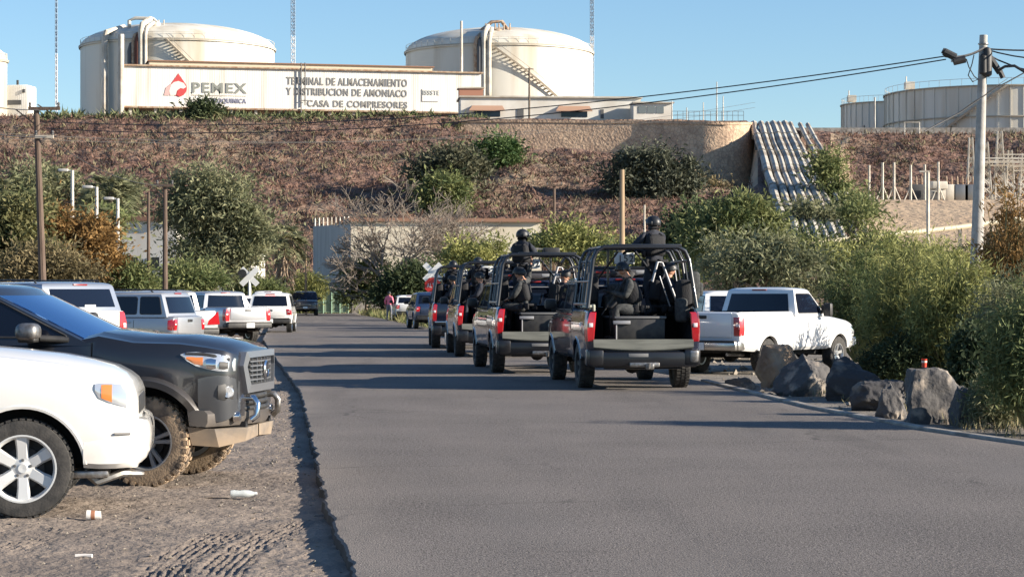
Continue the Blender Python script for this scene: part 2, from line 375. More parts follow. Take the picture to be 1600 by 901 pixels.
# ------------------------------------------------------------------ HILL
PB = mat
HILL = mat('hillside_earth', (.13, .068, .050), .95, col2=(.21, .128, .092), scale=.22, bump=1, bscale=.9, bdist=1.2, detail=12)
n = HILL.node_tree; p = n.nodes['Principled BSDF']; tc = n.nodes.new('ShaderNodeTexCoord')
mulc(ramp_noise(1.6, (1, 1, 1), .55, .7), (.10, .060, .045)); mulc(ramp_noise(.045, (1, 1, .5), .50, .66), (.27, .20, .13)); mulc(ramp_noise(.9, (1, 1, 1), .66, .75), (.16, .15, .085))
TAN = mat('tan_slope', (.48, .35, .225), .95, col2=(.38, .27, .175), scale=.15, bump=.6, bscale=1.2, bdist=.5, detail=10)
def Yv(y, d): return (d, Zy(y, d))
prof = [
 (-900, [(188, -1), (200, .8), (222, 4), (240, 8.4), (300, 25.4), (302, 25.6), (340, 25.8), (900, 25.8)]),
 (640, [(188, -1), (200, 1.5), (222, 4), (240, 8.4), (300, 25.2), (302, 25.5), (340, 25.8), (900, 25.8)]),
 (740, [(188, -1), (200, 1.5), (222, 4), (240, 8.2), (291, 21.9), (299, 22.0), (300.5, 25.2), (900, 25.2)]),
 (1060, [(188, -1), (200, 1.5), (222, 4), (240, 8.2), (284, 18.6), (299, 18.8), (300.5, 24.9), (900, 25.2)]),
 (1168, [(188, -1), (200, 2), (222, 5), (240, 8.5), (272, 14.4), (299, 15.2), (300.5, 24.7), (900, 25)]),
 (1182, [(188, -1), (200, 2), (215, 4), (235, 8.2), (270, 15.6), (300, 23.4), (302, 23.6), (900, 23.6)]),
 (1285, [(188, -1), (200, 2), (215, 4), (235, 8.2), (270, 15.6), (300, 23.4), (302, 23.6), (900, 23.6)]),
 (1335, [(188, -1), (200, 2), (222, 5.6), (236, 9.4), (250, 12.1), (270, 12.4), (299, 23.2), (900, 23.2)]),
 (2500, [(188, -1), (200, 2), (222, 5.6), (236, 9.6), (250, 12.1), (270, 12.4), (299, 23.0), (900, 23.0)])]
pxs = np.concatenate([np.arange(-900, -100, 40), np.arange(-100, 1700, 6), np.arange(1700, 2501, 40)])
dd = np.concatenate([np.arange(188, 303, 1.0), [306, 312, 325, 340, 400, 600, 900]])
HP = np.array([[np.interp(d, [q[0] for q in pr], [q[1] for q in pr]) for d in dd] for _, pr in prof])
HZ = np.array([[np.interp(px, [q[0] for q in prof], HP[:, j]) for j in range(len(dd))] for px in pxs])
PX, DD = np.meshgrid(pxs, dd, indexing='ij'); HX = (PX-CX)/F*DD
amp = np.where((PX > 1340) & (DD < 268), .12, 1)*np.clip((DD-195)/15, 0, 1)*np.clip((303-DD)/8, 0, 1)
HZ = HZ+amp*((fbm(HX*.12, DD*.12, 4, 31)-.47)*3.4+(fbm(HX*.6, DD*.6, 3, 37)-.45)*.8-np.abs(fbm(HX*.05, DD*.02, 3, 41)-.47)*6*(1-np.clip(np.abs(fbm(HX*.05, DD*.02, 3, 41)-.47)*12, 0, 1)))
nd = len(dd); V = np.stack([HX, DD, HZ], -1).reshape(-1, 3)
idx = (np.arange(len(pxs)-1)[:, None]*nd+np.arange(nd-1)[None]).ravel()
me_f = np.stack([idx, idx+nd, idx+nd+1, idx+1], 1)
hill = np_mesh('hill', V, me_f, [HILL, TAN], smooth=True); tag(hill, kind='structure')
ci = idx//nd; cj = idx % nd
mi = ((pxs[ci] > 1345) & (dd[cj] < 262) & (dd[cj] > 200)) | ((pxs[ci] > 1296) & (pxs[ci] < 1325) & (dd[cj] > 240)&(dd[cj] < 300)) | ((pxs[ci] > 1080) & (pxs[ci] < 1180) & (dd[cj] < 300) & (dd[cj] > 262))
hill.data.polygons.foreach_set('material_index', mi.astype(np.int32))
def hz(px, d):
    i = np.interp(px, pxs, np.arange(len(pxs))); j = np.interp(d, dd, np.arange(nd)); i0, j0 = int(i), int(j); i1, j1 = min(i0+1, len(pxs)-1), min(j0+1, nd-1); a, b = i-i0, j-j0
    return (HZ[i0, j0]*(1-a)+HZ[i1, j0]*a)*(1-b)+(HZ[i0, j1]*(1-a)+HZ[i1, j1]*a)*b

# dry brush over the slope (stuff)
def blades(C, D, L, Wd):
    """C base points (n,3), D unit dirs, L lengths, Wd widths -> quads"""
    n = len(C); r = rng.normal(size=(n, 3)); S = np.cross(D, r); S /= np.linalg.norm(S, axis=1, keepdims=True)+1e-9
    mid = C+D*(L*.5)[:, None]; tip = C+D*L[:, None]
    V = np.stack([C, mid+S*(Wd*.5)[:, None], tip, mid-S*(Wd*.5)[:, None]], 1).reshape(-1, 3)
    return V, np.arange(4*n).reshape(n, 4)
def unit(a): return a/(np.linalg.norm(a, axis=-1, keepdims=True)+1e-9)
BRUSH = [mat('dry_brush', (.070, .037, .029), .95, col2=(.225, .132, .095), scale=.10, island=True), mat('grey_brush', (.09, .08, .05), .95, col2=(.22, .19, .11), scale=.3, island=True)]
def scatter_brush(name, label, N, m, pxr, dr, size, seed, cond=None):
    g = np.random.default_rng(seed); C = []
    for _ in range(N):
        px = g.uniform(*pxr); d = g.uniform(*dr)
        if cond and not cond(px, d): continue
        x = Xp(px, d); z = hz(px, d)
        k = 9; s = size*g.uniform(.5, 1.3)
        c = np.array([x, d, z-.1])+g.normal(0, .30*s, (k, 3))*(1, 1, .3); C.append(np.concatenate([c, np.full((k, 1), s)], 1))
    C = np.concatenate(C); D = unit(g.normal(size=(len(C), 3))*(1, 1, .5)+(0, 0, .8))
    V, Fq = blades(C[:, :3], D, C[:, 3]*g.uniform(.6, 1.3, len(C)), C[:, 3]*g.uniform(.08, .22, len(C)))
    return tag(np_mesh(name, V, Fq, m), label, 'brush', kind='stuff')
ok = lambda px, d: not (1345 < px and d < 272) and not (1175 < px < 1290 and d > 225) and not (740 < px < 1180 and d > 284)
scatter_brush('dry_brush', 'dry reddish brown brush covering the hillside', 22000, BRUSH[0], (-120, 1700), (215, 301), .62, 11, ok)
scatter_brush('weeds', 'grey green weeds among the dry brush on the hillside', 6000, BRUSH[1], (-120, 1700), (205, 301), .8, 12, ok)
GRN = mat('crest_weeds', (.06, .085, .03), .9, col2=(.16, .16, .07), scale=.4, island=True)
scatter_brush('crest_weeds', 'low green weeds along the hill crest under the white buildings', 500, GRN, (60, 760), (298, 306), 1.1, 13)

# stone retaining wall with a rounded end
STONE = mat('wall_stone', (.60, .43, .29), .95, scale=.9, col2=(.42, .29, .20), bump=.6, bscale=3, bdist=.3, detail=9)
n = STONE.node_tree; p = n.nodes['Principled BSDF']; tc = n.nodes.new('ShaderNodeTexCoord')
vo = n.nodes.new('ShaderNodeTexVoronoi'); vo.feature = 'DISTANCE_TO_EDGE'; vo.inputs['Scale'].default_value = 1.9; n.links.new(tc.outputs['Object'], vo.inputs['Vector'])
mr = n.nodes.new('ShaderNodeMapRange'); mr.inputs['From Min'].default_value = .0; mr.inputs['From Max'].default_value = .12; mr.inputs['To Min'].default_value = .5; mr.inputs['To Max'].default_value = 0
n.links.new(vo.outputs[0], mr.inputs[0]); mulc(mr.outputs[0], (.16, .11, .08))
path = [(720, 299.4, 214, 186.5), (800, 298.4, 217, 187), (900, 297.6, 222, 188), (1000, 296.6, 232, 189), (1050, 295.4, 250, 189.5), (1100, 293.5, 276, 190), (1135, 293.2, 288, 191), (1155, 294.2, 290, 191), (1168, 296.5, 288, 191), (1175, 299.5, 280, 191), (1177, 304, 262, 192), (1176, 312, 240, 193)]
mb = MB()
for i, (px, d, yb, yt) in enumerate(path):
    x = Xp(px, d); zt, zb = Zy(yt, d), Zy(yb, d)-2
    nxt = path[min(i+1, len(path)-1)]; prv = path[max(i-1, 0)]
    t = Vector((Xp(nxt[0], nxt[1])-Xp(prv[0], prv[1]), nxt[1]-prv[1], 0)).normalized(); nn = Vector((t.y, -t.x, 0))
    bat = (zt-zb)*.12
    for (o_, z) in ((bat, zb), (bat*.5, (zb+zt)/2), (0, zt-.35), (.12, zt-.35), (.12, zt), (-.8, zt), (-.8, zb)):
        q = Vector((x, d, z))+nn*o_; mb.v.append(tuple(q))
    if i: mb.f += [((i-1)*7+j, (i-1)*7+(j+1), i*7+j+1, i*7+j) for j in range(6)]; mb.m += [0]*6
tag(mb.build('retaining_wall', STONE, smooth=40), 'tan stone retaining wall along the hill crest ending in a rounded corner', 'retaining wall')

# ------------------------------------------------------------------ VEGETATION
BARK = mat('bark', (.12, .09, .065), .95, col2=(.2, .16, .12), scale=8, bump=.6, bscale=20)
def fol(name, a, b, sc=.9): return mat(name, a, .75, col2=b, scale=sc, island=True, transl=.25, spec=.25)
F_OLIVE = fol('olive_foliage', (.11, .125, .065), (.27, .265, .15), .6)
F_DARK = fol('dark_foliage', (.03, .045, .022), (.09, .115, .05), .6)
F_LIME = fol('yellow_green_foliage', (.13, .15, .05), (.38, .37, .13), .9)
F_MID = fol('mid_green_foliage', (.085, .115, .042), (.24, .25, .10), .6)
F_RUST = fol('rusty_foliage', (.13, .075, .025), (.32, .19, .07), .6)
F_DRY = fol('dry_foliage', (.12, .10, .05), (.24, .19, .10), .6)

def tree_parts(root, trunk_h, ells, ncl, nleaf, L, Wd, sig, fm, tr=.12, seed=1, bm=None, droop=0, limbs=True, foliage='crown'):
    g = np.random.default_rng(seed); rd = random.Random(seed)
    ell = np.array(ells, float); wts = ell[:, 3]*ell[:, 4]*ell[:, 5]; wts /= wts.sum()
    cl = []
    for _ in range(ncl):
        e = ell[g.choice(len(ell), p=wts)]; u = unit(g.normal(size=3)); rr = g.random()**.45*(1.0 if g.random() < .8 else 1.22)
        cl.append(e[:3]+u*rr*e[3:6])
    cl = np.array(cl)
    if limbs:
        mb = MB(); fork = Vector((g.normal(0, .1), g.normal(0, .1), trunk_h))
        mb.tube([(0, 0, -.3), (fork.x*.4, fork.y*.4, trunk_h*.5), fork], [tr*1.25, tr, tr*.8], 8)
        K = min(7, max(3, ncl//8)); cen = cl[g.choice(ncl, K, replace=False)]
        for c in cen:
            c = Vector(c)*.8; m1 = fork.lerp(c, .5)+Vector((g.normal(0, .15), g.normal(0, .15), .2)); mb.tube([fork, m1, c], [tr*.6, tr*.4, tr*.2], 5)
        for c in cl[:90]:
            k = int(np.argmin(np.linalg.norm(cen*.8-c, axis=1))); a = Vector(cen[k])*.8; c = Vector(c)
            mb.tube([a, a.lerp(c, .5)+Vector((0, 0, .1*sig)), c], [tr*.2, tr*.12, tr*.05], 3, cap=False)
        mb.build('trunk', bm or BARK, root, smooth=60, fix=False)
    sg = sig*g.uniform(.3, 1.6, ncl); k = g.integers(0, ncl, nleaf)
    C = cl[k]+g.normal(size=(nleaf, 3))*sg[k][:, None]*(1, 1, .7)
    D = unit(g.normal(size=(nleaf, 3))+(C-cl[k])/(sg[k][:, None])*.6+(0, 0, -droop))
    C[:, 2] = np.maximum(C[:, 2], .02)
    ls_ = g.uniform(.45, 1.0, nleaf)**2*1.7; V, Fq = blades(C, D, L*ls_, Wd*ls_*g.uniform(.7, 1.3, nleaf))
    np_mesh(foliage, V, Fq, fm, root)

def tree(name, label, cat, px, y0, d, crown, ncl, nleaf, L, Wd, sig, fm, seed, th=None, group=None, z=None, tr=.12, **kw):
    """crown: list of (px, y, rpx, ry) ellipses in the photo converted to real ellipsoids at distance d"""
    base = Vector((Xp(px, d), d, z if z is not None else GZ))
    r = empty(name, base, 0, label, cat, group)
    ells = []
    for (cp, cy, rp, ry) in crown:
        ells.append((Xp(cp, d)-base.x, 0, Zy(cy, d)-base.z, rp*d/F, max(rp, ry)*.85*d/F, ry*d/F))
    if th is None: th = max(.3, min(e[2]-e[5]*.6 for e in ells))
    tree_parts(r, th, ells, ncl, nleaf, L, Wd, sig, fm, seed=seed, tr=tr, **kw)
    return r

def shrub(name, label, cat, x, d, z, h, rad, nst, lps, L, Wd, fm, seed, group=None, sigma=.10, up=1.0, stem_m=None, lean=(0, 0)):
    """many arching stems dressed with narrow leaves"""
    g = np.random.default_rng(seed); r = empty(name, (x, d, z), 0, label, cat, group)
    mb = MB(); C = []; D = []
    for i in range(nst):
        a = g.uniform(0, 2*math.pi); rr = rad*math.sqrt(g.random()); hh = h*g.uniform(.55, 1.05)*(1-.45*(rr/rad)**2)*up
        b = Vector((math.cos(a)*rr*.25, math.sin(a)*rr*.25, 0)); t = Vector((math.cos(a)*rr+lean[0]*g.random(), math.sin(a)*rr+lean[1]*g.random(), hh))
        m1 = b.lerp(t, .5)+Vector((g.normal(0, .08), g.normal(0, .08), hh*.15)); t2 = t+Vector((math.cos(a)*rad*.15, math.sin(a)*rad*.15, g.normal(-.05, .12)*h))
        pts = [b, m1, t, t2]
        mb.tube(pts, [.016*h/2, .011*h/2, .006*h/2, .003], 4, cap=False)
        ts = g.uniform(.15, 1, lps)**.8
        for tt in ts:
            s = tt*3; k = min(2, int(s)); q = pts[k].lerp(pts[k+1], s-k); dr = (pts[k+1]-pts[k]).normalized()
            C.append(q); D.append(dr)
    C = np.array([tuple(q) for q in C]); D = np.array([tuple(q) for q in D]); C = C+g.normal(size=C.shape)*sigma
    C[:, 2] = np.maximum(C[:, 2], .03)
    D = unit(D*.6+g.normal(size=D.shape)*.7)
    V, Fq = blades(C, D, L*g.uniform(.5, 1.5, len(C)), Wd*g.uniform(.6, 1.4, len(C)))
    mb.build('stems', stem_m or BARK, r, smooth=None, fix=False)
    np_mesh('foliage', V, Fq, fm, r)
    return r

# --- right side, near
SB = 'shrubs lining the right side of the road'
TWIG = mat('green_twig', (.13, .14, .05), .8, col2=(.22, .19, .09), scale=4)
def sh(label, px, ybase_d, top_y, rpx, nst, lps, L, Wd, fm, seed, **kw):
    d = ybase_d; return shrub('shrub', label, 'shrub', Xp(px, d), d, GZ, Zy(top_y, d)-GZ, rpx*d/F, nst, lps, L, Wd, fm, seed, group=SB, stem_m=TWIG, **kw)
sh('tangled dark olive shrub overhanging the kerb at the right edge of the photo', 1625, 27.5, 455, 80, 190, 130, .11, .020, F_MID, 21)
sh('low grey green scrub trailing on the kerb right of the biggest boulder', 1565, 29.0, 585, 45, 80, 110, .10, .018, F_OLIVE, 22)
sh('tall olive shrub just behind the concrete pole base, topmost at the right edge', 1610, 36, 410, 95, 170, 140, .12, .020, F_OLIVE, 23)
sh('bright yellow green feathery shrub behind the middle boulders', 1425, 42, 385, 84, 210, 125, .15, .014, F_LIME, 24)
sh('yellow green shrub between the white pickup nose and the bright feathery shrub', 1350, 57, 400, 62, 150, 130, .17, .022, F_MID, 25)
sh('yellow green feathery shrub left of the concrete pole', 1495, 40, 402, 65, 170, 140, .14, .017, F_LIME, 26)
sh('small very dark leafy shrub between the biggest boulder and the concrete pole', 1520, 33.5, 500, 26, 60, 150, .10, .045, F_DARK, 27)
sh('dark low shrub behind the boulders under the bright feathery shrub', 1400, 40, 530, 50, 80, 120, .09, .03, F_DARK, 28)
sh('rust coloured dry shrub rising behind the concrete pole at the right edge', 1588, 52, 300, 62, 120, 90, .16, .035, F_RUST, 29)
TB = 'trees behind the parked white pickup'
def tr_(label, *a, **k): return tree('tree', label, 'tree', *a, **k)
tr_('olive green mesquite tree directly behind the white pickup cab', 1180, 0, 62, [(1180, 410, 85, 36), (1250, 430, 60, 44), (1130, 425, 40, 38)], 60, 15000, .16, .035, .28, F_OLIVE, 31, group=TB, tr=.1)
tr_('bushy green tree standing above the white pickup, left of the white pipes', 1165, 0, 82, [(1150, 345, 45, 38), (1195, 365, 42, 36), (1110, 375, 40, 35)], 60, 18000, .2, .05, .34, F_MID, 32, group=TB)
tr_('green tree covering the lower ends of the white slope pipes', 1300, 0, 88, [(1260, 385, 70, 25), (1345, 335, 28, 30), (1370, 380, 40, 30)], 45, 9000, .2, .05, .34, F_MID, 33, group=TB)
tr_('dark round tree behind the cage of the nearest police pickup', 1085, 0, 96, [(1085, 355, 45, 32), (1125, 370, 40, 35), (1060, 375, 25, 22)], 50, 16000, .2, .08, .32, F_DARK, 34, group=TB)
tr_('wide yellow green thicket tree between the pickup nose and the tan slope', 1400, 0, 72, [(1400, 415, 95, 30), (1480, 420, 60, 28), (1320, 425, 50, 35)], 80, 26000, .17, .035, .3, F_LIME, 35, group=TB)
tr_('brown green scrub tree behind the concrete pole, below the substation', 1570, 0, 100, [(1575, 395, 60, 40), (1520, 420, 50, 25)], 50, 14000, .22, .05, .36, F_DRY, 36, group=TB)
# --- centre
TC = 'trees along the far right side of the road'
tr_('yellow green leafy tree behind the standing man of the second police pickup', 880, 0, 112, [(885, 378, 50, 22), (930, 388, 30, 22)], 50, 15000, .24, .06, .36, F_LIME, 41, group=TC)
tr_('pale yellow green tree in front of the cream warehouse wall', 750, 0, 120, [(735, 398, 45, 18), (780, 390, 24, 14)], 36, 8000, .24, .06, .36, F_LIME, 42, group=TC)
tr_('dark green dense tree behind the red stop sign', 640, 0, 165, [(650, 445, 34, 26), (615, 458, 26, 20)], 80, 22000, .32, .10, .5, F_DARK, 43, group=TC, tr=.25)
tr_('mid green bush tree right of the warehouse corner', 572, 0, 172, [(570, 438, 30, 34), (548, 455, 18, 20)], 50, 14000, .32, .08, .5, F_MID, 44, group=TC)
tr_('green scrub tree behind the row of police pickup cages', 1000, 0, 105, [(990, 395, 60, 22), (1050, 410, 50, 25)], 50, 15000, .24, .06, .36, F_MID, 45, group=TC)

# bare spreading tree
def bare_tree(px, d, top, seed, label, name='bare_tree', spread=1.0):
    rd = random.Random(seed); r = empty(name, (Xp(px, d), d, GZ), 0, label, 'tree'); mb = MB(); tw = MB(); Ht = (Zy(top, d)-GZ)*1.3; mr_ = d/F*.36
    def br(p0, dr, L, rad, dep):
        q = p0+dr*L*.5+Vector((rd.gauss(0, .06), rd.gauss(0, .06), rd.gauss(0, .04)))*L; e = p0+dr*L
        (mb if dep < 3 else tw).tube([p0, q, e], [max(rad, mr_), max(rad*.8, mr_), max(rad*.6, mr_)], 5 if dep < 3 else 3, cap=False)
        if dep >= 6: return
        for _ in range(4 if dep < 2 else 3):
            nd_ = (dr+Vector((rd.gauss(0, .62)*spread, rd.gauss(0, .62)*spread, rd.gauss(.08, .35)))).normalized()
            br(p0.lerp(e, rd.uniform(.5, 1)), nd_, L*rd.uniform(.6, .85), rad*.58, dep+1)
    br(Vector((0, 0, 0)), Vector((0, 0, 1)), Ht*.24, .20, 0)
    for k in range(3): br(Vector((0, 0, Ht*.16)), Vector((rd.uniform(-.9, .9), rd.uniform(-.6, .6), .75)).normalized(), Ht*.27, .13, 1)
    mb.build('trunk', mat('grey_bark', (.21, .17, .135), .9), r, smooth=60, fix=False)
    tw.build('crown', mat('grey_twigs', (.27, .22, .175), .9), r, smooth=None, fix=False); return r
bare_tree(600, 168, 300, 5, 'leafless grey tree with fine spreading twigs in front of the warehouse')
bare_tree(700, 172, 325, 8, 'leafless pale tree against the cream warehouse wall', spread=.8)
bare_tree(1477, 49.6, 440, 9, 'thin bare tree among the yellow green shrubs behind the boulders', spread=.8)

# --- left
TL = 'trees on the left beyond the parked cars'
tr_('large grey green tree standing behind the two dark wooden poles', 330, 0, 150, [(335, 325, 62, 55), (290, 345, 32, 42), (378, 372, 40, 52), (315, 285, 34, 28), (330, 400, 60, 26)], 150, 40000, .34, .09, .62, F_OLIVE, 51, group=TL, tr=.35, th=3)
tr_('rust and ochre leaved tree right of the tall wooden pole at left', 130, 0, 118, [(130, 390, 55, 45), (90, 365, 35, 35), (160, 410, 30, 30)], 90, 32000, .26, .09, .42, F_RUST, 52, group=TL, tr=.15)
tr_('yellowish green tree at the left edge of the photo', 20, 0, 112, [(15, 340, 50, 50), (30, 395, 60, 40), (-40, 380, 60, 60)], 90, 30000, .26, .08, .42, mat('sage_foliage', (.07, .085, .03), .8, col2=(.22, .20, .08), scale=.6, island=True, transl=.25), 53, group=TL)
tr_('dry ochre scrub tree in front of the tall wooden pole at left', 75, 0, 106, [(70, 410, 40, 28), (110, 430, 40, 18), (40, 425, 35, 22)], 55, 15000, .24, .06, .4, F_DRY, 54, group=TL)
tr_('dark green tree below the three street lamps', 190, 0, 135, [(178, 420, 22, 25), (160, 355, 20, 28)], 35, 9000, .3, .09, .45, F_MID, 55, group=TL)
for i, (px, d, y, rp, lab) in enumerate([(285, 128, 436, 60, 'low green hedge bush behind the white house poles'), (395, 156, 452, 45, 'green bush at the foot of the left railroad crossing sign'), (470, 178, 452, 34, 'green weedy bush below the palm by the warehouse plinth'), (205, 118, 440, 34, 'green bush in front of the white house')]):
    tree('bush', lab, 'bush', px, 0, d, [(px, y, rp, 18), (px+rp*.6, y+6, rp*.5, 14)], 45, 13000, .26, .06, .36, F_MID if i != 2 else F_LIME, 60+i, group='bushes beyond the parked cars', limbs=False, foliage='foliage')
# --- on the slope
def slope_tree(label, px, yb, crown, d, fm, seed, ncl=60, nl=18000):
    return tree('hillside_bush', label, 'bush', px, 0, d, crown, ncl, nl, .5, .16, .8, fm, seed, z=hz(px, d)-.3, group='bushes growing on the hillside', tr=.2)
slope_tree('large muted dark green bush high on the slope below the stone wall', 1020, 0, [(1010, 262, 46, 32), (1052, 274, 38, 28), (980, 285, 28, 26), (1030, 298, 46, 20)], 258, mat('muted_green_foliage', (.045, .055, .035), .8, col2=(.12, .125, .08), scale=.6, island=True, transl=.2), 71, 90, 30000)
slope_tree('bright green bush near the crest below the low white building', 775, 0, [(775, 238, 30, 17)], 273, mat('bush_green', (.04, .085, .02), .8, col2=(.10, .15, .045), scale=.6, island=True, transl=.2), 72, 40, 12000)
slope_tree('grey green straggly bush on the slope above the warehouse', 705, 0, [(705, 262, 44, 30), (670, 272, 25, 20)], 256, mat('grey_green_foliage', (.06, .065, .035), .85, col2=(.15, .145, .085), scale=.6, island=True, transl=.2), 73, 60, 16000)
slope_tree('green bush low on the slope above the cream warehouse roof', 695, 0, [(690, 300, 30, 20), (715, 318, 20, 16)], 250, F_MID, 74, 35, 9000)
slope_tree('small dark green bush on the crest under the big lettered building', 318, 0, [(318, 174, 17, 10)], 302, F_DARK, 75, 26, 5000)
slope_tree('brownish bush patch on the slope right of the dark bush', 1120, 0, [(1090, 300, 30, 14)], 268, F_DRY, 76, 30, 6000)
slope_tree('olive bush at the top of the slope over the white pipes end', 1340, 0, [(1330, 330, 28, 18)], 240, F_MID, 77, 30, 7000)
slope_tree('dark green bush between the upper slope pipes and the tan strip', 1300, 0, [(1292, 262, 12, 24), (1305, 300, 13, 20)], 255, F_MID, 79, 30, 6000)
slope_tree('straggly bush growing among the lower slope pipes', 1262, 0, [(1262, 335, 30, 16), (1300, 345, 26, 16)], 236, F_OLIVE, 80, 26, 4000)
slope_tree('grey green bush low on the slope at the left', 120, 0, [(60, 290, 60, 22), (170, 305, 40, 22)], 235, F_OLIVE, 78, 40, 12000)

# palms
def palm(px, d, top_y, fr, label, seed, skirt=True, th=.22):
    rd = random.Random(seed); zc = Zy(top_y, d)-GZ; r = empty('palm_tree', (Xp(px, d), d, GZ), 0, label, 'palm tree', 'palm trees')
    t = MB(); t.tube([(0, 0, -.2), (0, 0, zc*.5), (.05, 0, zc)], [th*1.3, th, th*.9], 10); t.build('trunk', BARK, r, smooth=60)
    C = []; D = []; st = MB(); g = np.random.default_rng(seed)
    for i in range(44):
        a = rd.uniform(0, 6.28); e = rd.uniform(-.6, 1.3); L = fr*rd.uniform(.8, 1.1); pts = []
        for k in range(6):
            s = k/5; pts.append(Vector((math.cos(a)*math.cos(e)*L*s, math.sin(a)*math.cos(e)*L*s, zc+math.sin(e)*L*s-.5*L*s*s)))
        st.tube(pts, [.03, .025, .02, .015, .01, .006], 3, cap=False)
        tip = pts[3]; dr0 = (pts[5]-pts[3]).normalized()
        for _ in range(60):
            s = rd.uniform(.45, 1)*5; k = min(4, int(s)); q = pts[k].lerp(pts[k+1], s-k); side = Vector((-math.sin(a), math.cos(a), rd.uniform(-.5, .1)))*rd.choice((-1, 1))
            C.append(q); D.append((dr0*.7+side).normalized())
    C = np.array([tuple(q) for q in C]); D = np.array([tuple(q) for q in D]); V, Fq = blades(C, D, fr*g.uniform(.25, .45, len(C)), np.full(len(C), .06))
    st.build('fronds_stalk', TWIG, r, smooth=None, fix=False); np_mesh('crown', V, Fq, F_OLIVE, r)
    if skirt:
        n_ = 1600; a = g.uniform(0, 6.28, n_); zz = g.uniform(zc*.45, zc, n_); rr = th+.1+g.random(n_)*.35*(zz/zc)
        C = np.stack([np.cos(a)*rr, np.sin(a)*rr, zz], 1); D = unit(np.stack([np.cos(a)*.25, np.sin(a)*.25, -np.ones(n_)], 1)+g.normal(0, .15, (n_, 3)))
        V, Fq = blades(C, D, g.uniform(.4, 1.0, n_), np.full(n_, .09)); np_mesh('dead_fronds', V, Fq, mat('dead_fronds', (.26, .19, .13), .9, col2=(.40, .30, .21), scale=2, island=True), r)
palm(445, 168, 372, 1.9, 'short palm with a shaggy tan trunk beside the grey end of the warehouse', 81)
palm(172, 140, 300, 2.0, 'tall palm behind the street lamps', 82, False, .16)
palm(140, 131, 345, 1.8, 'dark palm behind the rust coloured tree', 83, False, .16)
palm(8, 120, 300, 1.6, 'palm behind the yellowish tree at the left edge', 84, False, .16)

# grass strip (stuff)
def grass(name, label, N, pts, m, L, seed, z=GZ):
    g = np.random.default_rng(seed); a, b, c, d_ = [np.array(q) for q in pts]
    s, t = g.random((N, 1)), g.random((N, 1)); q = a*(1-s)*(1-t)+b*s*(1-t)+c*s*t+d_*(1-s)*t
    C = np.concatenate([q, np.full((N, 1), z)], 1); D = unit(g.normal(0, .35, (N, 3))+(0, 0, 1))
    V, Fq = blades(C, D, L*g.uniform(.4, 1.3, N), L*.07*g.uniform(.6, 1.6, N)); return tag(np_mesh(name, V, Fq, m), label, 'grass', kind='stuff')
GR1 = mat('verge_grass', (.10, .13, .035), .85, col2=(.28, .25, .11), scale=.5, island=True, transl=.2)
grass('verge_grass', 'green and straw coloured weeds beyond the parking lot', 26000, [(-40, 176), (-14, 184), (-13, 200), (-55, 200)], GR1, .9, 91)
grass('scrub_weeds', 'low weeds and dry stalks behind the boulders', 5000, [(5.9, 26.5), (4.9, 40), (9.5, 44), (9, 26)], mat('dry_weeds', (.12, .12, .05), .85, col2=(.26, .21, .12), scale=1.5, island=True), .17, 92)
grass('far_weeds', 'weeds along the far right verge beyond the stop sign', 16000, [(-3, 100), (-12.4, 180), (-4, 185), (6, 105)], GR1, .6, 93)

# ------------------------------------------------------------------ BUILDINGS AND TANKS ON THE HILL
WWALL = mat('white_cladding', (.72, .69, .62), .6)
n = WWALL.node_tree; p = n.nodes['Principled BSDF']; tc = n.nodes.new('ShaderNodeTexCoord')
wv = n.nodes.new('ShaderNodeTexWave'); wv.bands_direction = 'X'; wv.inputs['Scale'].default_value = .9; wv.inputs['Distortion'].default_value = 0
n.links.new(tc.outputs['Object'], wv.inputs['Vector']); b = n.nodes.new('ShaderNodeBump'); b.inputs['Strength'].default_value = .25; b.inputs['Distance'].default_value = .04
n.links.new(wv.outputs[0], b.inputs['Height']); n.links.new(b.outputs[0], p.inputs['Normal'])
ns = n.nodes.new('ShaderNodeTexNoise'); ns.inputs['Scale'].default_value = .6; ns.inputs['Detail'].default_value = 8; mp = n.nodes.new('ShaderNodeMapping'); mp.inputs['Scale'].default_value = (1.5, 1, .12)
n.links.new(tc.outputs['Object'], mp.inputs[0]); n.links.new(mp.outputs[0], ns.inputs['Vector'])
mr = n.nodes.new('ShaderNodeMapRange'); mr.inputs['From Min'].default_value = .5; mr.inputs['From Max'].default_value = .75; n.links.new(ns.outputs[0], mr.inputs[0])
mx = n.nodes.new('ShaderNodeMix'); mx.data_type = 'RGBA'; mx.inputs[6].default_value = (.74, .71, .65, 1); mx.inputs[7].default_value = (.56, .50, .42, 1)
n.links.new(mr.outputs[0], mx.inputs[0]); n.links.new(mx.outputs[2], p.inputs['Base Color'])
CREAM = mat('cream_tank_paint', (.64, .61, .53), .6, col2=(.44, .37, .27), scale=.35, stretch=(1, 1, .10), lo=.45, hi=.75, detail=9)
RUST = mat('rusty_steel', (.30, .17, .10), .85, col2=(.45, .36, .26), scale=2)
PWHITE = mat('pipe_white', (.62, .58, .50), .6, col2=(.42, .36, .28), scale=.6)
DGREY = mat('dark_grey_paint', (.10, .10, .10), .7)
ROOFB = mat('brown_roof_edge', (.26, .14, .09), .8)
LET = mat('sign_letter_grey', (.24, .23, .21), .7); LOGOR = mat('logo_red', (.52, .06, .06), .7)
LOGOP = mat('logo_pink', (.62, .38, .35), .7)

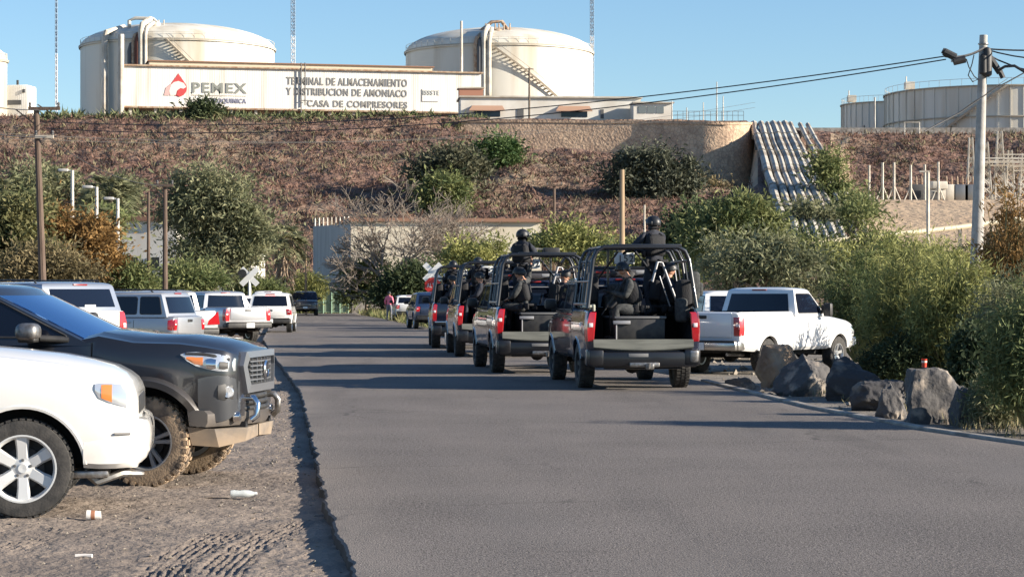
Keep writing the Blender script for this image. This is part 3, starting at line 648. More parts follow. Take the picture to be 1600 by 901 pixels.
def text(s, parent, loc, h, wid, m, name='lettering', rot=(R(90), 0, 0), ext=.03, space=1.0, bold=.008):
    c = bpy.data.curves.new(name, 'FONT'); c.body = s; c.size = h/.70; c.extrude = ext; c.space_character = space if space != 1.0 else 1.15; c.offset = bold*h/.70
    o = bpy.data.objects.new(name, c); COL.objects.link(o); bpy.context.view_layer.update()
    dx = max(o.dimensions.x, .01); sx = wid/dx
    me = bpy.data.meshes.new_from_object(o.evaluated_get(bpy.context.evaluated_depsgraph_get())); bpy.data.objects.remove(o); bpy.data.curves.remove(c)
    me.transform(Matrix.Diagonal((sx, 1, 1, 1))); me.materials.clear()
    o = link(name, me, m, parent); o.location = loc; o.rotation_euler = rot; return o

# big lettered building
A0 = Vector((Xp(193, 330), 330, 0)); A1 = Vector((Xp(752, 342), 342, 0)); LF = (A1-A0).length; ang = math.atan2(A1.y-A0.y, A1.x-A0.x)
zb0 = Zy(165.5, 330); zt0 = Zy(103, 330)
r = empty('industrial_building', (A0.x, A0.y, 25.5), ang, 'long white corrugated building with grey company lettering and red logo on stilts', 'building')
zb_, zt_ = zb0-25.5, zt0-25.5
mb = MB(); mb.box((LF/2, 6, (zb_+zt_)/2), (LF, 12, zt_-zb_)); mb.build('wall', WWALL, r, smooth=None)
mb = MB(); mb.box((LF/2, 5.9, zt_+.12), (LF+.5, 12.6, .22)); mb.box((LF/2, 5.9, zb_-.12), (LF+.2, 12.3, .24)); mb.build('eave', RUST, r, smooth=None)
mb = MB(); mb.box((LF*.475, 8, zt_+.75), (LF*.80, 7, 1.0), mi=0); mb.box((LF*.475, 8, zt_+1.32), (LF*.81, 7.6, .14), mi=1); mb.build('roof', [mat('cream_roof', (.62, .52, .38), .7), ROOFB], r, smooth=None)
for k in range(15):
    mb = MB(); mb.box((1+k*(LF-2)/14, .5, zb_/2-.1), (.45, .45, zb_-.3)); mb.build('column', PWHITE, r, smooth=None)
for k in range(7):
    mb = MB(); u = 6+k*7.5; mb.box((u, 2.5, 1.9), (random.uniform(1.5, 3.5), 2, 3.0)); mb.build('equipment', [PWHITE, DGREY, RUST][k % 3], r, smooth=None)
def U(px): return (px-193)/(752-193)*LF
def V_(y): return (165.5-y)/(165.5-103)*(zt_-zb_)+zb_
vs = .958
def line_(s, x0, x1, yb, yt, m=LET, sp=1.0, f=1.0):
    h = (yb-yt)/F*336; text(s, r, (U(x0), -.05, V_(yb)), h, U(x1)-U(x0), m, space=sp, rot=(R(90), 0, 0), bold=.022)
line_('PEMEX', 296, 380, 142, 127, mat('letter_soft_grey', (.24, .25, .22), .7)); line_('PETROQUIMICA', 316, 380, 158, 151, mat('letter_blue_grey', (.25, .25, .33), .7))
mb = MB(); mb.box((U(338), -.04, V_(146.5)), (U(380)-U(296), .05, .10)); mb.build('underline', PWHITE, r, smooth=None)
line_('TERMINAL DE ALMACENAMIENTO', 443, 633, 126.5, 115); line_('Y DISTRIBUCION DE AMONIACO', 443, 633, 143, 132); line_('CASA DE COMPRESORES', 475, 633, 161, 151)
# emblem: drop with bird head
def flat(name, pts, m, off): 
    mb = MB(); mb.prism(pts, lambda a, c: (U(a), 0, V_(c)), lambda a, c: (U(a), -off, V_(c))); return mb.build(name, m, r, smooth=None)
drop = [(276, 113)]+[(276+13*math.sin(a), 136-13*math.cos(a)) for a in np.linspace(R(50), R(310), 22)]
flat('logo_drop', drop, LOGOR, .05)
flat('logo_bird', [(262, 141), (265, 131), (269, 127), (276, 125), (284, 128), (288, 134), (284, 137), (279, 136), (274, 140), (272, 147), (264, 148)], mat('logo_white', (.72, .66, .60), .7), .08)
flat('logo_feathers', [(254, 148), (257, 136), (264, 130), (268, 131), (264, 139), (262, 148)], LOGOP, .07)
flat('logo_beak', [(273, 147), (275, 140), (281, 138), (286, 141), (284, 147), (278, 150)], LOGOR, .10)
mb = MB(); q0, q1 = U(656), U(682)
for (a, c, e, f_) in ((656, 130, 656.8, 150), (656, 149.3, 682, 150)): mb.box(((U(a)+U(e))/2, -.04, (V_(c)+V_(f_))/2), (max(U(e)-U(a), .1), .05, max(V_(c)-V_(f_), .1)))
mb.build('notice_frame', LET, r, smooth=None); text('ISSSTE', r, (U(658), -.04, V_(139)), .7, U(684)-U(658), mat('faded_letters', (.42, .42, .38), .8))
mb = MB(); mb.tube([(U(465), -.4, 3), (U(465), -.4, V_(105)+1.2)], .09, 5); mb.tube([(U(471), -.4, V_(160)), (U(471), -.4, V_(92))], .09, 5); mb.tube([(U(465), -.4, V_(152)), (U(476), -.4, V_(152))], .07, 5); mb.build('downpipe', DGREY, r)
mb = MB(); mb.tube([(U(192)-.3, -.5, 0), (U(192)-.3, -.5, 14.2)], .45, 10)
mb.build('vent_pipe', PWHITE, r)

def cyl_tank(name, label, pxc, d, rpx, y_sh, y_top, zbase, group=None, dome=True, ribs=0, mtl=CREAM, rings=()):
    x = Xp(pxc, d); Rr = rpx*d/F; r = empty(name, (x, d, zbase), 0, label, 'tank', group); hs = Zy(y_sh, d)-zbase
    mb = MB(); mb.lathe([(Rr, 0), (Rr, hs)], 96); mb.build('wall', mtl, r, smooth=40)
    if dome:
        dh = Zy(y_top, d)-Zy(y_sh, d); pr = [(Rr+.25, hs-.25), (Rr+.25, hs+.1)]+[(Rr*math.cos(a), hs+.1+dh*math.sin(a)) for a in np.linspace(.02, 1.57, 14)]
        mb = MB(); mb.lathe(pr, 96); mb.build('roof', mtl, r, smooth=40)
    mb = MB()
    for z in [hs+.1]+[hs*q for q in rings]: mb.lathe([(Rr, z-.18), (Rr+.30, z-.18), (Rr+.30, z), (Rr, z)], 96)
    mb.build('rim_band', mat('tank_band', (.40, .36, .29), .8), r, smooth=40)
    if ribs:
        mb = MB()
        for k in range(ribs):
            a = 2*math.pi*k/ribs; mb.box((math.cos(a)*Rr, math.sin(a)*Rr, hs/2), (.3, .22, hs), Matrix.Rotation(a, 3, 'Z'))
        mb.build('stiffener', mtl, r, smooth=None)
    mb = MB(); zt = hs+1.1
    for k in range(60):
        a = 2*math.pi*k/60; mb.tube([(math.cos(a)*Rr, math.sin(a)*Rr, hs), (math.cos(a)*Rr, math.sin(a)*Rr, zt)], .03, 3, cap=False)
    mb.tube([(math.cos(a)*Rr, math.sin(a)*Rr, zt) for a in np.linspace(0, 2*math.pi, 61)], .035, 3, cap=False); mb.build('railing', PWHITE, r, smooth=None, fix=False)
    return r, Rr, hs
def stairs(r, Rr, a0, a1, z0, z1, m=mat('stair_tan', (.42, .35, .26), .8)):
    mb = MB(); n_ = 22
    for k in range(n_+1):
        a = a0+(a1-a0)*k/n_; z = z0+(z1-z0)*k/n_; mb.box((math.cos(a)*(Rr+.35), math.sin(a)*(Rr+.35), z), (.7, .5, .12), Matrix.Rotation(a, 3, 'Z'))
    for e in (0, .9):
        mb.tube([(math.cos(a0+(a1-a0)*k/n_)*(Rr+.7), math.sin(a0+(a1-a0)*k/n_)*(Rr+.7), z0+(z1-z0)*k/n_+e) for k in range(n_+1)], .22 if e == 0 else .05, 4)
    mb.build('staircase', m, r, smooth=None)
TG = 'big white domed storage tanks on the hill'
t1, R1, h1 = cyl_tank('storage_tank', 'domed white tank behind the left end of the long lettered building', 278, 372, 150, 77, 41, 25.5, TG)
t2, R2, h2 = cyl_tank('storage_tank', 'domed white tank behind the right end of the long lettered building', 780, 376, 146, 84, 47, 25.5, TG)
def tank_pipes(r, Rr, hs, dpx, d, items):
    """pipe bundle standing off the front of the tank"""
    for (dx, r_, top, m) in items:
        y0 = -math.sqrt(max(Rr*Rr-dx*dx, 1))-1.1; mb = MB()
        mb.tube([(dx, y0, 0), (dx, y0, hs+top-1), (dx+.2, y0+.3, hs+top), (dx*.75, y0+4, hs+top+1.3)], r_, 8); mb.build('pipe', m, r)
S = 372/F
tank_pipes(t1, R1, h1, 0, 372, [((187-278)*S, .5, 1.2, PWHITE), ((228-278)*S, .35, -1, DGREY), ((234-278)*S, .28, .5, RUST), ((241-278)*S, .5, .3, mat('red_brown_pipe', (.12, .04, .025), .8)), ((246-278)*S, .45, 2.2, PWHITE), ((253-278)*S, .3, 1.6, PWHITE)])
mb = MB(); ax = (221-278)*S; bx = (266-278)*S; yy = -R1+2
mb.tube([(ax, yy+2, h1-.5), (ax, yy+2, h1+3.3), (ax+1, yy+2, h1+3.7), (bx-1, yy+2, h1+3.6), (bx, yy+2, h1+2.8), (bx, yy+2, h1)], .30, 8)
mb.tube([(ax+1.5, yy+2, h1+2.4), (bx, yy+2, h1+2.7)], .2, 6)
for q in np.linspace(bx-2.5, bx+.8, 5): mb.tube([(q, yy+2, h1), (q, yy+2, h1+3.4)], .12, 5)
mb.lathe([(.1, 0), (.9, .2), (1.1, .9), (.7, 1.6), (.1, 1.8)], 12, (bx-.5, yy+2, h1+1.3)); mb.build('pipe_bridge', PWHITE, t1)
stairs(t1, R1, R(272), R(303), h1-.2, h1-9)
tank_pipes(t2, R2, h2, 0, 376, [((745-780)*S, .3, .8, RUST), ((751-780)*S, .45, .2, DGREY), ((758-780)*S, .40, 1.8, PWHITE), ((766-780)*S, .34, 1.4, PWHITE)])
mb = MB(); bx = (775-780)*S; yy = -R2+2
for q in np.linspace(bx-1.6, bx+2.4, 6): mb.tube([(q, yy+1.5, h2-.3), (q+random.uniform(-.3, .3), yy+1.5, h2+3.6)], .12, 5)
mb.tube([(bx-4.5, yy+2, h2+.8), (bx-.6, yy+2, h2+3.9), (bx+1.0, yy+2, h2+4.0), (bx+2.8, yy+2, h2+1.5)], .3, 7)
mb.lathe([(.1, 0), (.9, .2), (1.1, .9), (.7, 1.6), (.1, 1.8)], 12, (bx+.4, yy+1.5, h2+1)); mb.build('pipe_bridge', RUST, t2)
stairs(t2, R2, R(262), R(262+48), h2+.5, 7)
t3, R3, h3 = cyl_tank('storage_tank', 'big cream floating roof tank cut by the right edge of the photo', 1560, 350, 175, 149, 100, 23.2, 'cream tanks on the right hill', False, 56, rings=(.52,))
stairs(t3, R3, R(262), R(262-38), h3, 1.2)
t4, R4, h4 = cyl_tank('storage_tank', 'small grey cream tank left of the big floating roof tank', 1392, 385, 76, 165, 120, 23.2, 'cream tanks on the right hill', False, 40, rings=(.2,))
text('107', t4, ((1338-1392)*385/F, -R4*.72-.3, h4*.52), 1.3, 2.2, DGREY)
for (t, Rr, hh) in ((t3, R3, h3), (t4, R4, h4)):
    mb = MB(); mb.lathe([(.01, hh-1.2), (Rr-.1, hh-1.2)], 64); mb.build('roof', CREAM, t, smooth=None)
    mb = MB(); mb.box((-Rr*.86, -Rr*.38, hh+.9), (1.4, 1.4, 1.1)); mb.tube([(-Rr*.86-.5, -Rr*.38, hh), (-Rr*.86-.5, -Rr*.38, hh+2.3)], .1, 5); mb.build('platform', PWHITE, t)
# left edge tank and small block
t5, R5, h5 = cyl_tank('storage_tank', 'pale yellow tank sliver at the left edge of the photo', -32, 350, 42, 95, 70, 25.6, None)
r = empty('small_building', (Xp(26, 352), 352, 25.6), R(-8), 'small white rounded block building beside the tank at the left edge', 'building')
mb = MB(); mb.rbox((0, 2, 4.4), (3.7, 4, 8.8), .35); mb.build('wall', WWALL, r); mb = MB(); mb.box((-.4, -.04, 6.0), (2.3, .1, .75)); mb.build('window', DGREY, r)
for z_ in (7.8, 3.8): mb = MB(); mb.box((1.2, -.1, z_), (.4, .3, .5)); mb.build('lamp', DGREY, r); mb = MB(); mb.tube([(-.6, 2, 8.8), (-.6, 2, 9.7)], .2, 8); mb.build('roof_vent', DGREY, r)
# low white building and annex
d_ = 315; r = empty('office_building', (Xp(720, d_), d_, 25.2), R(4), 'low white flat roofed building right of the lettered building with two awnings', 'building')
Lw = (1003-720)*d_/F; zt = Zy(152, d_)-25.2
mb = MB(); mb.box((Lw/2, 4, zt/2), (Lw, 8, zt)); mb.build('wall', mat('white_plaster', (.72, .69, .62), .8, col2=(.6, .55, .47), scale=.4), r, smooth=None)
mb = MB(); mb.box((Lw/2, 3.9, zt+.1), (Lw+.5, 8.5, .22)); mb.build('roof', PWHITE, r, smooth=None)
AWN = mat('brown_awning', (.40, .24, .16), .8)
for (a, b_) in ((738, 785), (874, 922)):
    u0, u1 = (a-720)*d_/F, (b_-720)*d_/F; mb = MB(); zz = Zy(167, d_)-25.2; mb.add([(u0-.5, -1.1, zz-.5), (u1+.3, -1.1, zz-.5), (u1, -.02, zz+.2), (u0, -.02, zz+.2), (u0-.5, -1.1, zz-.62), (u1+.3, -1.1, zz-.62), (u1, -.02, zz+.05), (u0, -.02, zz+.05)], [(0, 1, 2, 3), (7, 6, 5, 4), (0, 4, 5, 1), (1, 5, 6, 2), (3, 7, 4, 0)]); mb.build('awning', AWN, r, smooth=None)
    mb = MB(); mb.box(((u0+u1)/2, -.03, zz-.95), (u1-u0-.6, .1, .8)); mb.build('window', GLASS, r, smooth=None)
for px in (811, 816, 942): mb = MB(); mb.box(((px-720)*d_/F, -.04, Zy(177, d_)-25.2), (.45, .1, 1.3)); mb.build('door', DGREY, r, smooth=None)
mb = MB(); mb.box((1.7, 6, zt+.9), (3.4, 3, 1.5)); mb.box((1.7, 6, zt+1.75), (3.8, 3.4, .2), mi=1); mb.build('roof_unit', [mat('brown_box', (.36, .17, .11), .8), PWHITE], r, smooth=None)
r = empty('guard_hut', (Xp(990, 312), 312, 25.0), R(4), 'small white hut with wide windows at the right end of the low white building', 'hut')
Lh = 60*312/F; zt = Zy(161, 312)-25; mb = MB(); mb.box((Lh/2, 2, zt/2), (Lh, 4, zt)); mb.build('wall', MATS['white_plaster'], r, smooth=None)
mb = MB(); mb.box((Lh/2+.1, 1.9, zt+.08), (Lh+.5, 4.6, .16)); mb.build('roof', PWHITE, r, smooth=None)
for k in range(3): mb = MB(); mb.box((1.2+k*1.25, -.03, zt-.95), (1.05, .08, .95)); mb.build('window', mat('hut_glass', (.16, .18, .18), .2), r, smooth=None)
# railing along the wall
r = empty('guard_rail', (Xp(1050, 300), 300, 24.9), 0, 'thin grey railing on top of the stone wall', 'railing'); mb = MB()
Lr = 112*300/F
for k in range(14): mb.tube([(k*Lr/13, 0, -.3), (k*Lr/13, 0, 1.1)], .04, 4)
for z in (.55, 1.1): mb.tube([(0, 0, z), (Lr, 0, z)], .04, 4)
mb.build('rail', STEEL, r)
PG = 'thin white posts on the stone wall'
for px, yt in ((1050, 158), (1073, 168), (1099, 160), (1120, 128), (1130, 150)):
    o = MB().tube([(0, 0, -.5), (0, 0, Zy(yt, 303)-24.9)], [.09, .06], 6).build('post', PWHITE); o.location = (Xp(px, 303), 303, 24.9); tag(o, {1050: 'leftmost thin white post beside the small hut', 1073: 'shortest thin post on the railing', 1099: 'thin post in the middle of the stone wall railing', 1120: 'tallest thin white post on the stone wall', 1130: 'thicker white post right of the tallest one'}[px], 'post', PG)
# masts
def mast(px, d, ytop, w_, lab, yb):
    z0 = 25.5; zt = Zy(ytop, d)-z0; r = empty('radio_mast', (Xp(px, d), d, z0), 0, lab, 'mast', 'guyed lattice radio masts'); a = [(w_*math.cos(q), w_*math.sin(q)) for q in (R(90), R(210), R(330))]
    n_ = int(zt/1.1); s1 = MB(); s2 = MB()
    for k in range(n_):
        z, z2 = k*zt/n_, (k+1)*zt/n_; s = s1 if (k//10) % 2 else s2
        for i in range(3):
            p0, p1 = a[i], a[(i+1) % 3]; s.tube([(p0[0], p0[1], z), (p0[0], p0[1], z2)], .07, 3, cap=False); s.tube([(p0[0], p0[1], z), (p1[0], p1[1], z2)], .045, 3, cap=False); s.tube([(p1[0], p1[1], z), (p0[0], p0[1], z2)], .045, 3, cap=False)
    s1.build('white_section', mat('mast_white', (.75, .75, .74), .5), r, smooth=None, fix=False); s2.build('grey_section', mat('mast_grey', (.30, .38, .46), .5), r, smooth=None, fix=False)
mast(88, 430, -60, .22, 'thinnest radio mast against the sky at the left', 0); mast(458, 400, -60, .42, 'blue and white banded radio mast behind the lettered building', 0); mast(925, 400, -60, .36, 'radio mast at the right edge of the right domed tank', 0)
o = MB().tube([(0, 0, 0), (0, 0, Zy(33, 350)-25.5)], [.28, .2], 8).build('vent_stack', PWHITE); o.location = (Xp(721, 350), 350, 25.5); tag(o, 'slim white vent stack in front of the right domed tank', 'vent stack')
r = empty('utility_pole', (Xp(827, 309), 309, 25.2), 0, 'thin brown pole in front of the low white building', 'pole'); MB().tube([(0, 0, -.5), (0, 0, Zy(106, 309)-25.2)], [.16, .12], 6).build('shaft', BARK, r); MB().box((0, 0, Zy(108, 309)-25.2), (1.2, .12, .12)).build('crossarm', BARK, r)
# crest parapet at right
o = MB().box((0, 0, 0), (430*302/F, .5, 1.0)).build('parapet', CONC, smooth=None); o.location = (Xp(1415, 302), 302.5, Zy(204, 302)-.1); tag(o, 'low pale concrete parapet along the right hill crest', 'parapet')
r = empty('pipe_frame', (Xp(1425, 300), 300, 23.0), 0, 'small white goalpost frame on the right hill crest', 'frame'); MB().tube([(-1, 0, -.5), (-1, 0, 1.5), (1, 0, 1.5), (1, 0, -.5)], .1, 6).build('pipe', PWHITE, r)
r = empty('lamp_post', (Xp(1367, 305), 305, 23.0), 0, 'thin white lamp post in front of the small grey cream tank', 'lamp post'); MB().tube([(0, 0, -.5), (0, 0, Zy(152, 305)-23)], .1, 6).build('pole', PWHITE, r)

# slope pipes
SPM = mat('slope_pipe', (.44, .41, .35), .7, col2=(.27, .23, .18), scale=.35, stretch=(1, 1, 1), lo=.48, hi=.58)
pos = ['leftmost', 'second from left', 'third from left', 'fourth from left', 'fifth from left', 'fourth from right', 'third from right', 'second from right', 'rightmost']
for k, (pt, pb_, rr) in enumerate([(1178, 1232, .42), (1189, 1250, .38), (1199, 1266, .30), (1208, 1280, .42), (1217, 1294, .34), (1226, 1308, .42), (1235, 1322, .30), (1250, 1342, .26), (1262, 1362, .26)]):
    top = 300.5; base = P(pt, 200, top); r = empty('pipeline', base, 0, 'white pipe running down the slope, %s of the nine side by side' % pos[k], 'pipeline', 'white pipes running down the slope')
    pts = []
    for i in range(21):
        t = i/20; d = top-t*78; px = pt+(pb_-pt)*t; pts.append(Vector((Xp(px, d), d, hz(px, d)*.35+.65*np.interp(d, (222, 235, 270, 300.5), (5.5, 8.2, 15.6, 23.6))+.75))-base)
    ctrl = pts; rr *= 1.2; mb = MB(); mb.tube(ctrl, rr, 8); mb.build('pipe', SPM, r)
    mb = MB()
    for q in ctrl[1::2]: mb.box(q-Vector((0, 0, .5)), (rr*2.1, .35, 1.0))
    mb.build('support', CONC, r, smooth=None)
    mb = MB()
    for q, q2 in zip(ctrl[2::3], ctrl[3::3]): mb.tube([q, q+(q2-q).normalized()*.3], rr*1.2, 8)
    mb.build('flange', mat('flange_grey', (.24, .21, .17), .7), r)
# long pipe below the substation
r = empty('pipeline', P(1200, 386, 215), 0, 'long pale yellow pipe running along the foot of the tan slope', 'pipeline'); b0 = P(1200, 386, 215)
pp = [P(1200, 384, 200)-b0, P(1262, 379, 205)-b0, P(1300, 377, 207)-b0, P(1400, 366, 209)-b0, P(1500, 355, 211)-b0, P(1580, 344, 213)-b0, P(1640, 338, 214)-b0]
MB().tube(pp, .24, 8).build('pipe', mat('yellow_pipe', (.66, .57, .40), .6), r)
mb = MB()
for q in pp[1:]: mb.box(q-Vector((0, 0, 2.2)), (.3, .3, 4.0))
mb.build('support', CONC, r, smooth=None)
r = empty('lamp_post', P(1450, 366, 207), 0, 'white post standing by the long pale pipe below the substation', 'lamp post'); MB().tube([(0, 0, -1), (0, 0, 98*207/F)], .17, 8).build('pole', PWHITE, r); MB().box((-.3, 0, 98*207/F), (1.0, .3, .15)).build('lamp_head', PWHITE, r)
# substation
SG = 'lightning posts of the substation'
labs = ['leftmost slim post on the substation terrace', 'second slim tripod post from left on the terrace', 'third slim tripod post from left on the terrace', 'fourth slim post from left on the terrace', 'slim post left of the white cabinet', 'slim post right of the white cabinet']
for k, (px, yt, tri) in enumerate([(1358, 258, 0), (1379, 254, 1), (1397, 254, 1), (1423, 258, 1), (1445, 257, 0), (1466, 253, 1)]):
    d = 258; z0 = 12.2; r = empty('terrace_post', (Xp(px, d), d, z0), 0, labs[k], 'post', SG); zt = Zy(yt, d)-z0; MB().tube([(0, 0, 0), (0, 0, zt)], .14, 6).build('shaft', PWHITE, r)
    if tri:
        mb = MB()
        for a in (R(180), R(0), R(90)): mb.tube([(math.cos(a)*.8, math.sin(a)*.8, 0), (0, 0, zt*.42)], .07, 5)
        mb.build('brace', PWHITE, r)
r = empty('switch_cabinet', (Xp(1462, 259), 259, 12.2), 0, 'white electrical cabinet on the substation terrace', 'cabinet'); mb = MB(); mb.rbox((0, 0, .85), (2.1, 1.2, 1.1), .05); mb.rbox((0, 0, 1.9), (2.5, 1.5, .9), .1); mb.build('body', PWHITE, r); MB().box((0, -.63, .7), (.9, .05, .8)).build('door', DGREY, r)
for k, (px, wpx) in enumerate([(1483, 1.4), (1436, 2.2), (1500, 1.8), (1516, 1.6)]):
    r = empty('transformer', (Xp(px, 261), 261, 12.2), 0, ['pale narrow transformer right of the white cabinet', 'dark transformer left of the white cabinet', 'grey transformer between the cabinet and the concrete pole', 'grey transformer nearest the concrete pole'][k], 'transformer', 'substation transformers'); mb = MB(); mb.rbox((0, 0, 1.1), (wpx, 1.3, 2.0), .1)
    mb.build('tank', [PWHITE, DGREY, STEEL, STEEL][k], r); mb = MB()
    for q in (-.3, .3): mb.lathe([(.12, 2.0), (.14, 2.2), (.08, 2.3), (.14, 2.4), (.08, 2.5), (.12, 2.6), (.05, 3.1)], 8, (q, 0, 0))
    mb.build('insulator', RUST, r)
for k, (px, yt, wd) in enumerate([(1517, 215, 7), (1540, 222, 9), (1562, 205, 9), (1578, 235, 8), (1600, 240, 9)]):
    d = 262+k; z0 = 12.2; r = empty('lattice_gantry', (Xp(px, d), d, z0), 0, ['leftmost white lattice tower of the substation', 'white lattice tower just right of the concrete pole', 'tallest white lattice tower of the substation', 'shorter white lattice tower, second from right edge', 'white lattice tower cut by the right edge'][k], 'lattice tower', 'substation lattice towers'); zt = Zy(yt, d)-z0; w0 = wd*d/F; mb = MB(); n_ = 7
    for i in range(n_):
        za, zb2 = i*zt/n_, (i+1)*zt/n_; wa, wb = w0*(1-.65*i/n_), w0*(1-.65*(i+1)/n_)
        for (sx, sy, tx, ty) in ((-1, -1, 1, -1), (1, -1, 1, 1), (1, 1, -1, 1), (-1, 1, -1, -1)):
            mb.tube([(sx*wa, sy*wa, za), (sx*wb, sy*wb, zb2)], .09, 4, cap=False); mb.tube([(sx*wa, sy*wa, za), (tx*wb, ty*wb, zb2)], .06, 3, cap=False); mb.tube([(tx*wa, ty*wa, za), (sx*wb, sy*wb, zb2)], .06, 3, cap=False)
    mb.build('frame', PWHITE, r, fix=False); mb = MB()
    if k < 4:
        for e in (0, .5): mb.tube([(0, 0, zt*.62+e), ((1600-px)*d/F, 0, zt*.62+e)], .1, 4)
        for q in np.linspace(0, (1600-px)*d/F, 8): mb.tube([(q, 0, zt*.62), (q+.4, 0, zt*.62+.5)], .05, 3)
        mb.build('beam', PWHITE, r)
# ------------------------------------------------------------------ WAREHOUSE, WHITE HOUSE
d0 = 190; r = empty('warehouse', (Xp(548, d0), d0, GZ), R(6), 'long cream warehouse with a grey shaded end wall behind the leafless tree', 'building')
zt = Zy(346, d0)-GZ; zb_ = Zy(441, d0)-GZ; Lw = 300*d0/F
mb = MB(); mb.box((Lw/2, 9, zt/2), (Lw, 18, zt)); mb.build('wall', mat('cream_plaster', (.64, .58, .46), .8, col2=(.52, .45, .34), scale=.5, stretch=(1, 1, .3)), r, smooth=None)
# grey end wall swings back to the left
e0 = Vector((0, 0, 0)); e1 = Vector((-(548-491)*d0/F*1.0, 5.0, 0)); mb = MB()
nn = Vector((e1.y, -e1.x, 0)).normalized()
mb.add([tuple(e0+Vector((-.01, .0, 0))), tuple(e1), tuple(e1+Vector((3, 12, 0))), (0, 17.9, 0), (-.01, 0, zt-.25), (e1.x, e1.y, zt-.25), (e1.x+3, e1.y+12, zt-.25), (0, 17.9, zt-.25)], [(0, 1, 5, 4), (1, 2, 6, 5), (2, 3, 7, 6), (4, 5, 6, 7), (3, 0, 4, 7)])
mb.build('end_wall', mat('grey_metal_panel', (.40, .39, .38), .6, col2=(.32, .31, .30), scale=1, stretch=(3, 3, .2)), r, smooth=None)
mb = MB(); mb.box((Lw/2-.0, 8.9, zt+.15), (Lw+.4, 18.6, .3)); mb.build('roof', ROOFB, r, smooth=None)
mb = MB(); mb.add([(e1.x-.6, e1.y-.5, zb_), (.1, -.6, zb_), (Lw, -.5, zb_), (Lw, -.02, zb_), (0, -.02, zb_), (e1.x-.2, e1.y+.1, zb_), (e1.x-.6, e1.y-.5, 0), (.1, -.6, 0), (Lw, -.5, 0)], [(0, 1, 4, 5), (1, 2, 3, 4), (0, 6, 7, 1), (1, 7, 8, 2)]); mb.build('plinth', CONC, r, smooth=None)
for k in range(9):
    mb = MB(); q = e0.lerp(e1, (k+.5)/9); mb.tube([q+Vector((0, .3, zt-.3)), q+Vector((0, .3, zt+.45))], .07, 5); mb.build('roof_post', PWHITE, r)
mb = MB(); mb.tube([e1+nn*.12+Vector((0, 0, zt*.58)), e0+nn*.12+Vector((0, 0, zt*.58))], .06, 5); mb.build('rail', DGREY, r); mb = MB(); q = e0.lerp(e1, .45)+nn*.2; mb.box(q+Vector((0, 0, zt*.585)), (1.0, .3, .35)); mb.build('wall_box', DGREY, r)
d0 = 172; r = empty('white_house', (Xp(185, d0), d0, GZ), R(-5), 'white walled house with brown roof edge behind the dark wooden poles', 'house'); Lh = 92*d0/F; zt = Zy(345, d0)-GZ
MB().box((Lh/2, 4, zt/2), (Lh, 8, zt)).build('wall', MATS['white_plaster'], r, smooth=None); MB().box((Lh/2, 3.9, zt+.15), (Lh+.4, 8.6, .3)).build('roof', ROOFB, r, smooth=None)
MB().box((Lh+2.6, 5, zt*.36), (5.4, 6, zt*.72)).build('annex', MATS['white_plaster'], r, smooth=None)
for u in (.25, .62): MB().box((Lh*u, -.03, zt*.55), (.8, .08, 1.0)).build('window', GLASS, r, smooth=None)
# green gate/fence stub by warehouse
r = empty('fence', (Xp(492, 183), 183, GZ), 0, 'pale green mesh fence at the end of the road below the warehouse', 'fence'); mb = MB(); Lf = 52*183/F
for k in range(5): mb.tube([(k*Lf/4, 0, 0), (k*Lf/4, 0, 1.9)], .05, 5)
for z in (.2, 1.0, 1.85): mb.tube([(0, 0, z), (Lf, 0, z)], .03, 4)
mb.build('post_and_rail', mat('green_paint', (.22, .34, .24), .7), r); mb = MB(); mb.box((Lf*.5, .06, 1.0), (Lf, .02, 1.6)); mb.build('panel', mat('pale_green_panel', (.25, .32, .22), .8), r, smooth=None)

# ------------------------------------------------------------------ POLES, SIGNS, WIRES
WOODD = mat('dark_pole_wood', (.085, .055, .04), .9, col2=(.14, .10, .075), scale=3, stretch=(4, 4, .4), bump=.4, bscale=12)
WOODL = mat('pale_pole_wood', (.40, .29, .18), .9, col2=(.30, .21, .13), scale=3, stretch=(4, 4, .4))
def wood_pole(px, d, ytop, rad, m, label, arms=(), cat='utility pole', group='wooden utility poles', name='utility_pole', lean=0):
    r = empty(name, (Xp(px, d), d, GZ), 0, label, cat, group); zt = Zy(ytop, d)-GZ; MB().tube([(0, 0, -.3), (lean, 0, zt)], [rad*1.2, rad*.8], 10).build('shaft', m, r)
    for (yy, wd, mm) in arms:
        z = Zy(yy, d)-GZ; mb = MB(); mb.box((0, -.12, z), (wd, .1, .13)); mb.build('crossarm', mm, r, smooth=None)
        for s in (-.45, .45):
            mb = MB(); mb.lathe([(.03, 0), (.06, .03), (.04, .08), (.065, .12), (.03, .2)], 8, (s*wd, -.12, z+.06)); mb.build('insulator', DGREY, r)
    return r
r = wood_pole(70, 92, 168, .14, WOODD, 'tallest wooden utility pole, standing left behind the parked white suv', [(170, 1.3, WOODD), (214, .75, PWHITE)], lean=-.35)
mb = MB(); q = Zy(190, 92)-GZ; mb.tube([(-.3, 0, q+.7), (.8, 0, q), (1.1, 0, q-.6)], .03, 4); mb.tube([(-.3, 0, q-.2), (-1.2, 0, q+.5)], .03, 4); mb.build('brace', WOODD, r)
wood_pole(258, 108, 290, .12, WOODD, 'dark wooden pole with a crossarm in front of the grey green tree', [(290, .8, WOODD)])
wood_pole(232, 118, 300, .09, WOODD, 'thin dark pole left of the crossarm pole by the white house')
wood_pole(972, 92, 265, .12, WOODL, 'pale wooden pole rising behind the nearest police pickup cage')
wood_pole(866, 200, 288, .15, WOODD, 'thin brown pole on the slope behind the second police pickup', [(290, 1.4, WOODD)])
wood_pole(1007, 110, 320, .06, PWHITE, 'short thin white post beside the pale wooden pole', cat='post', name='post')
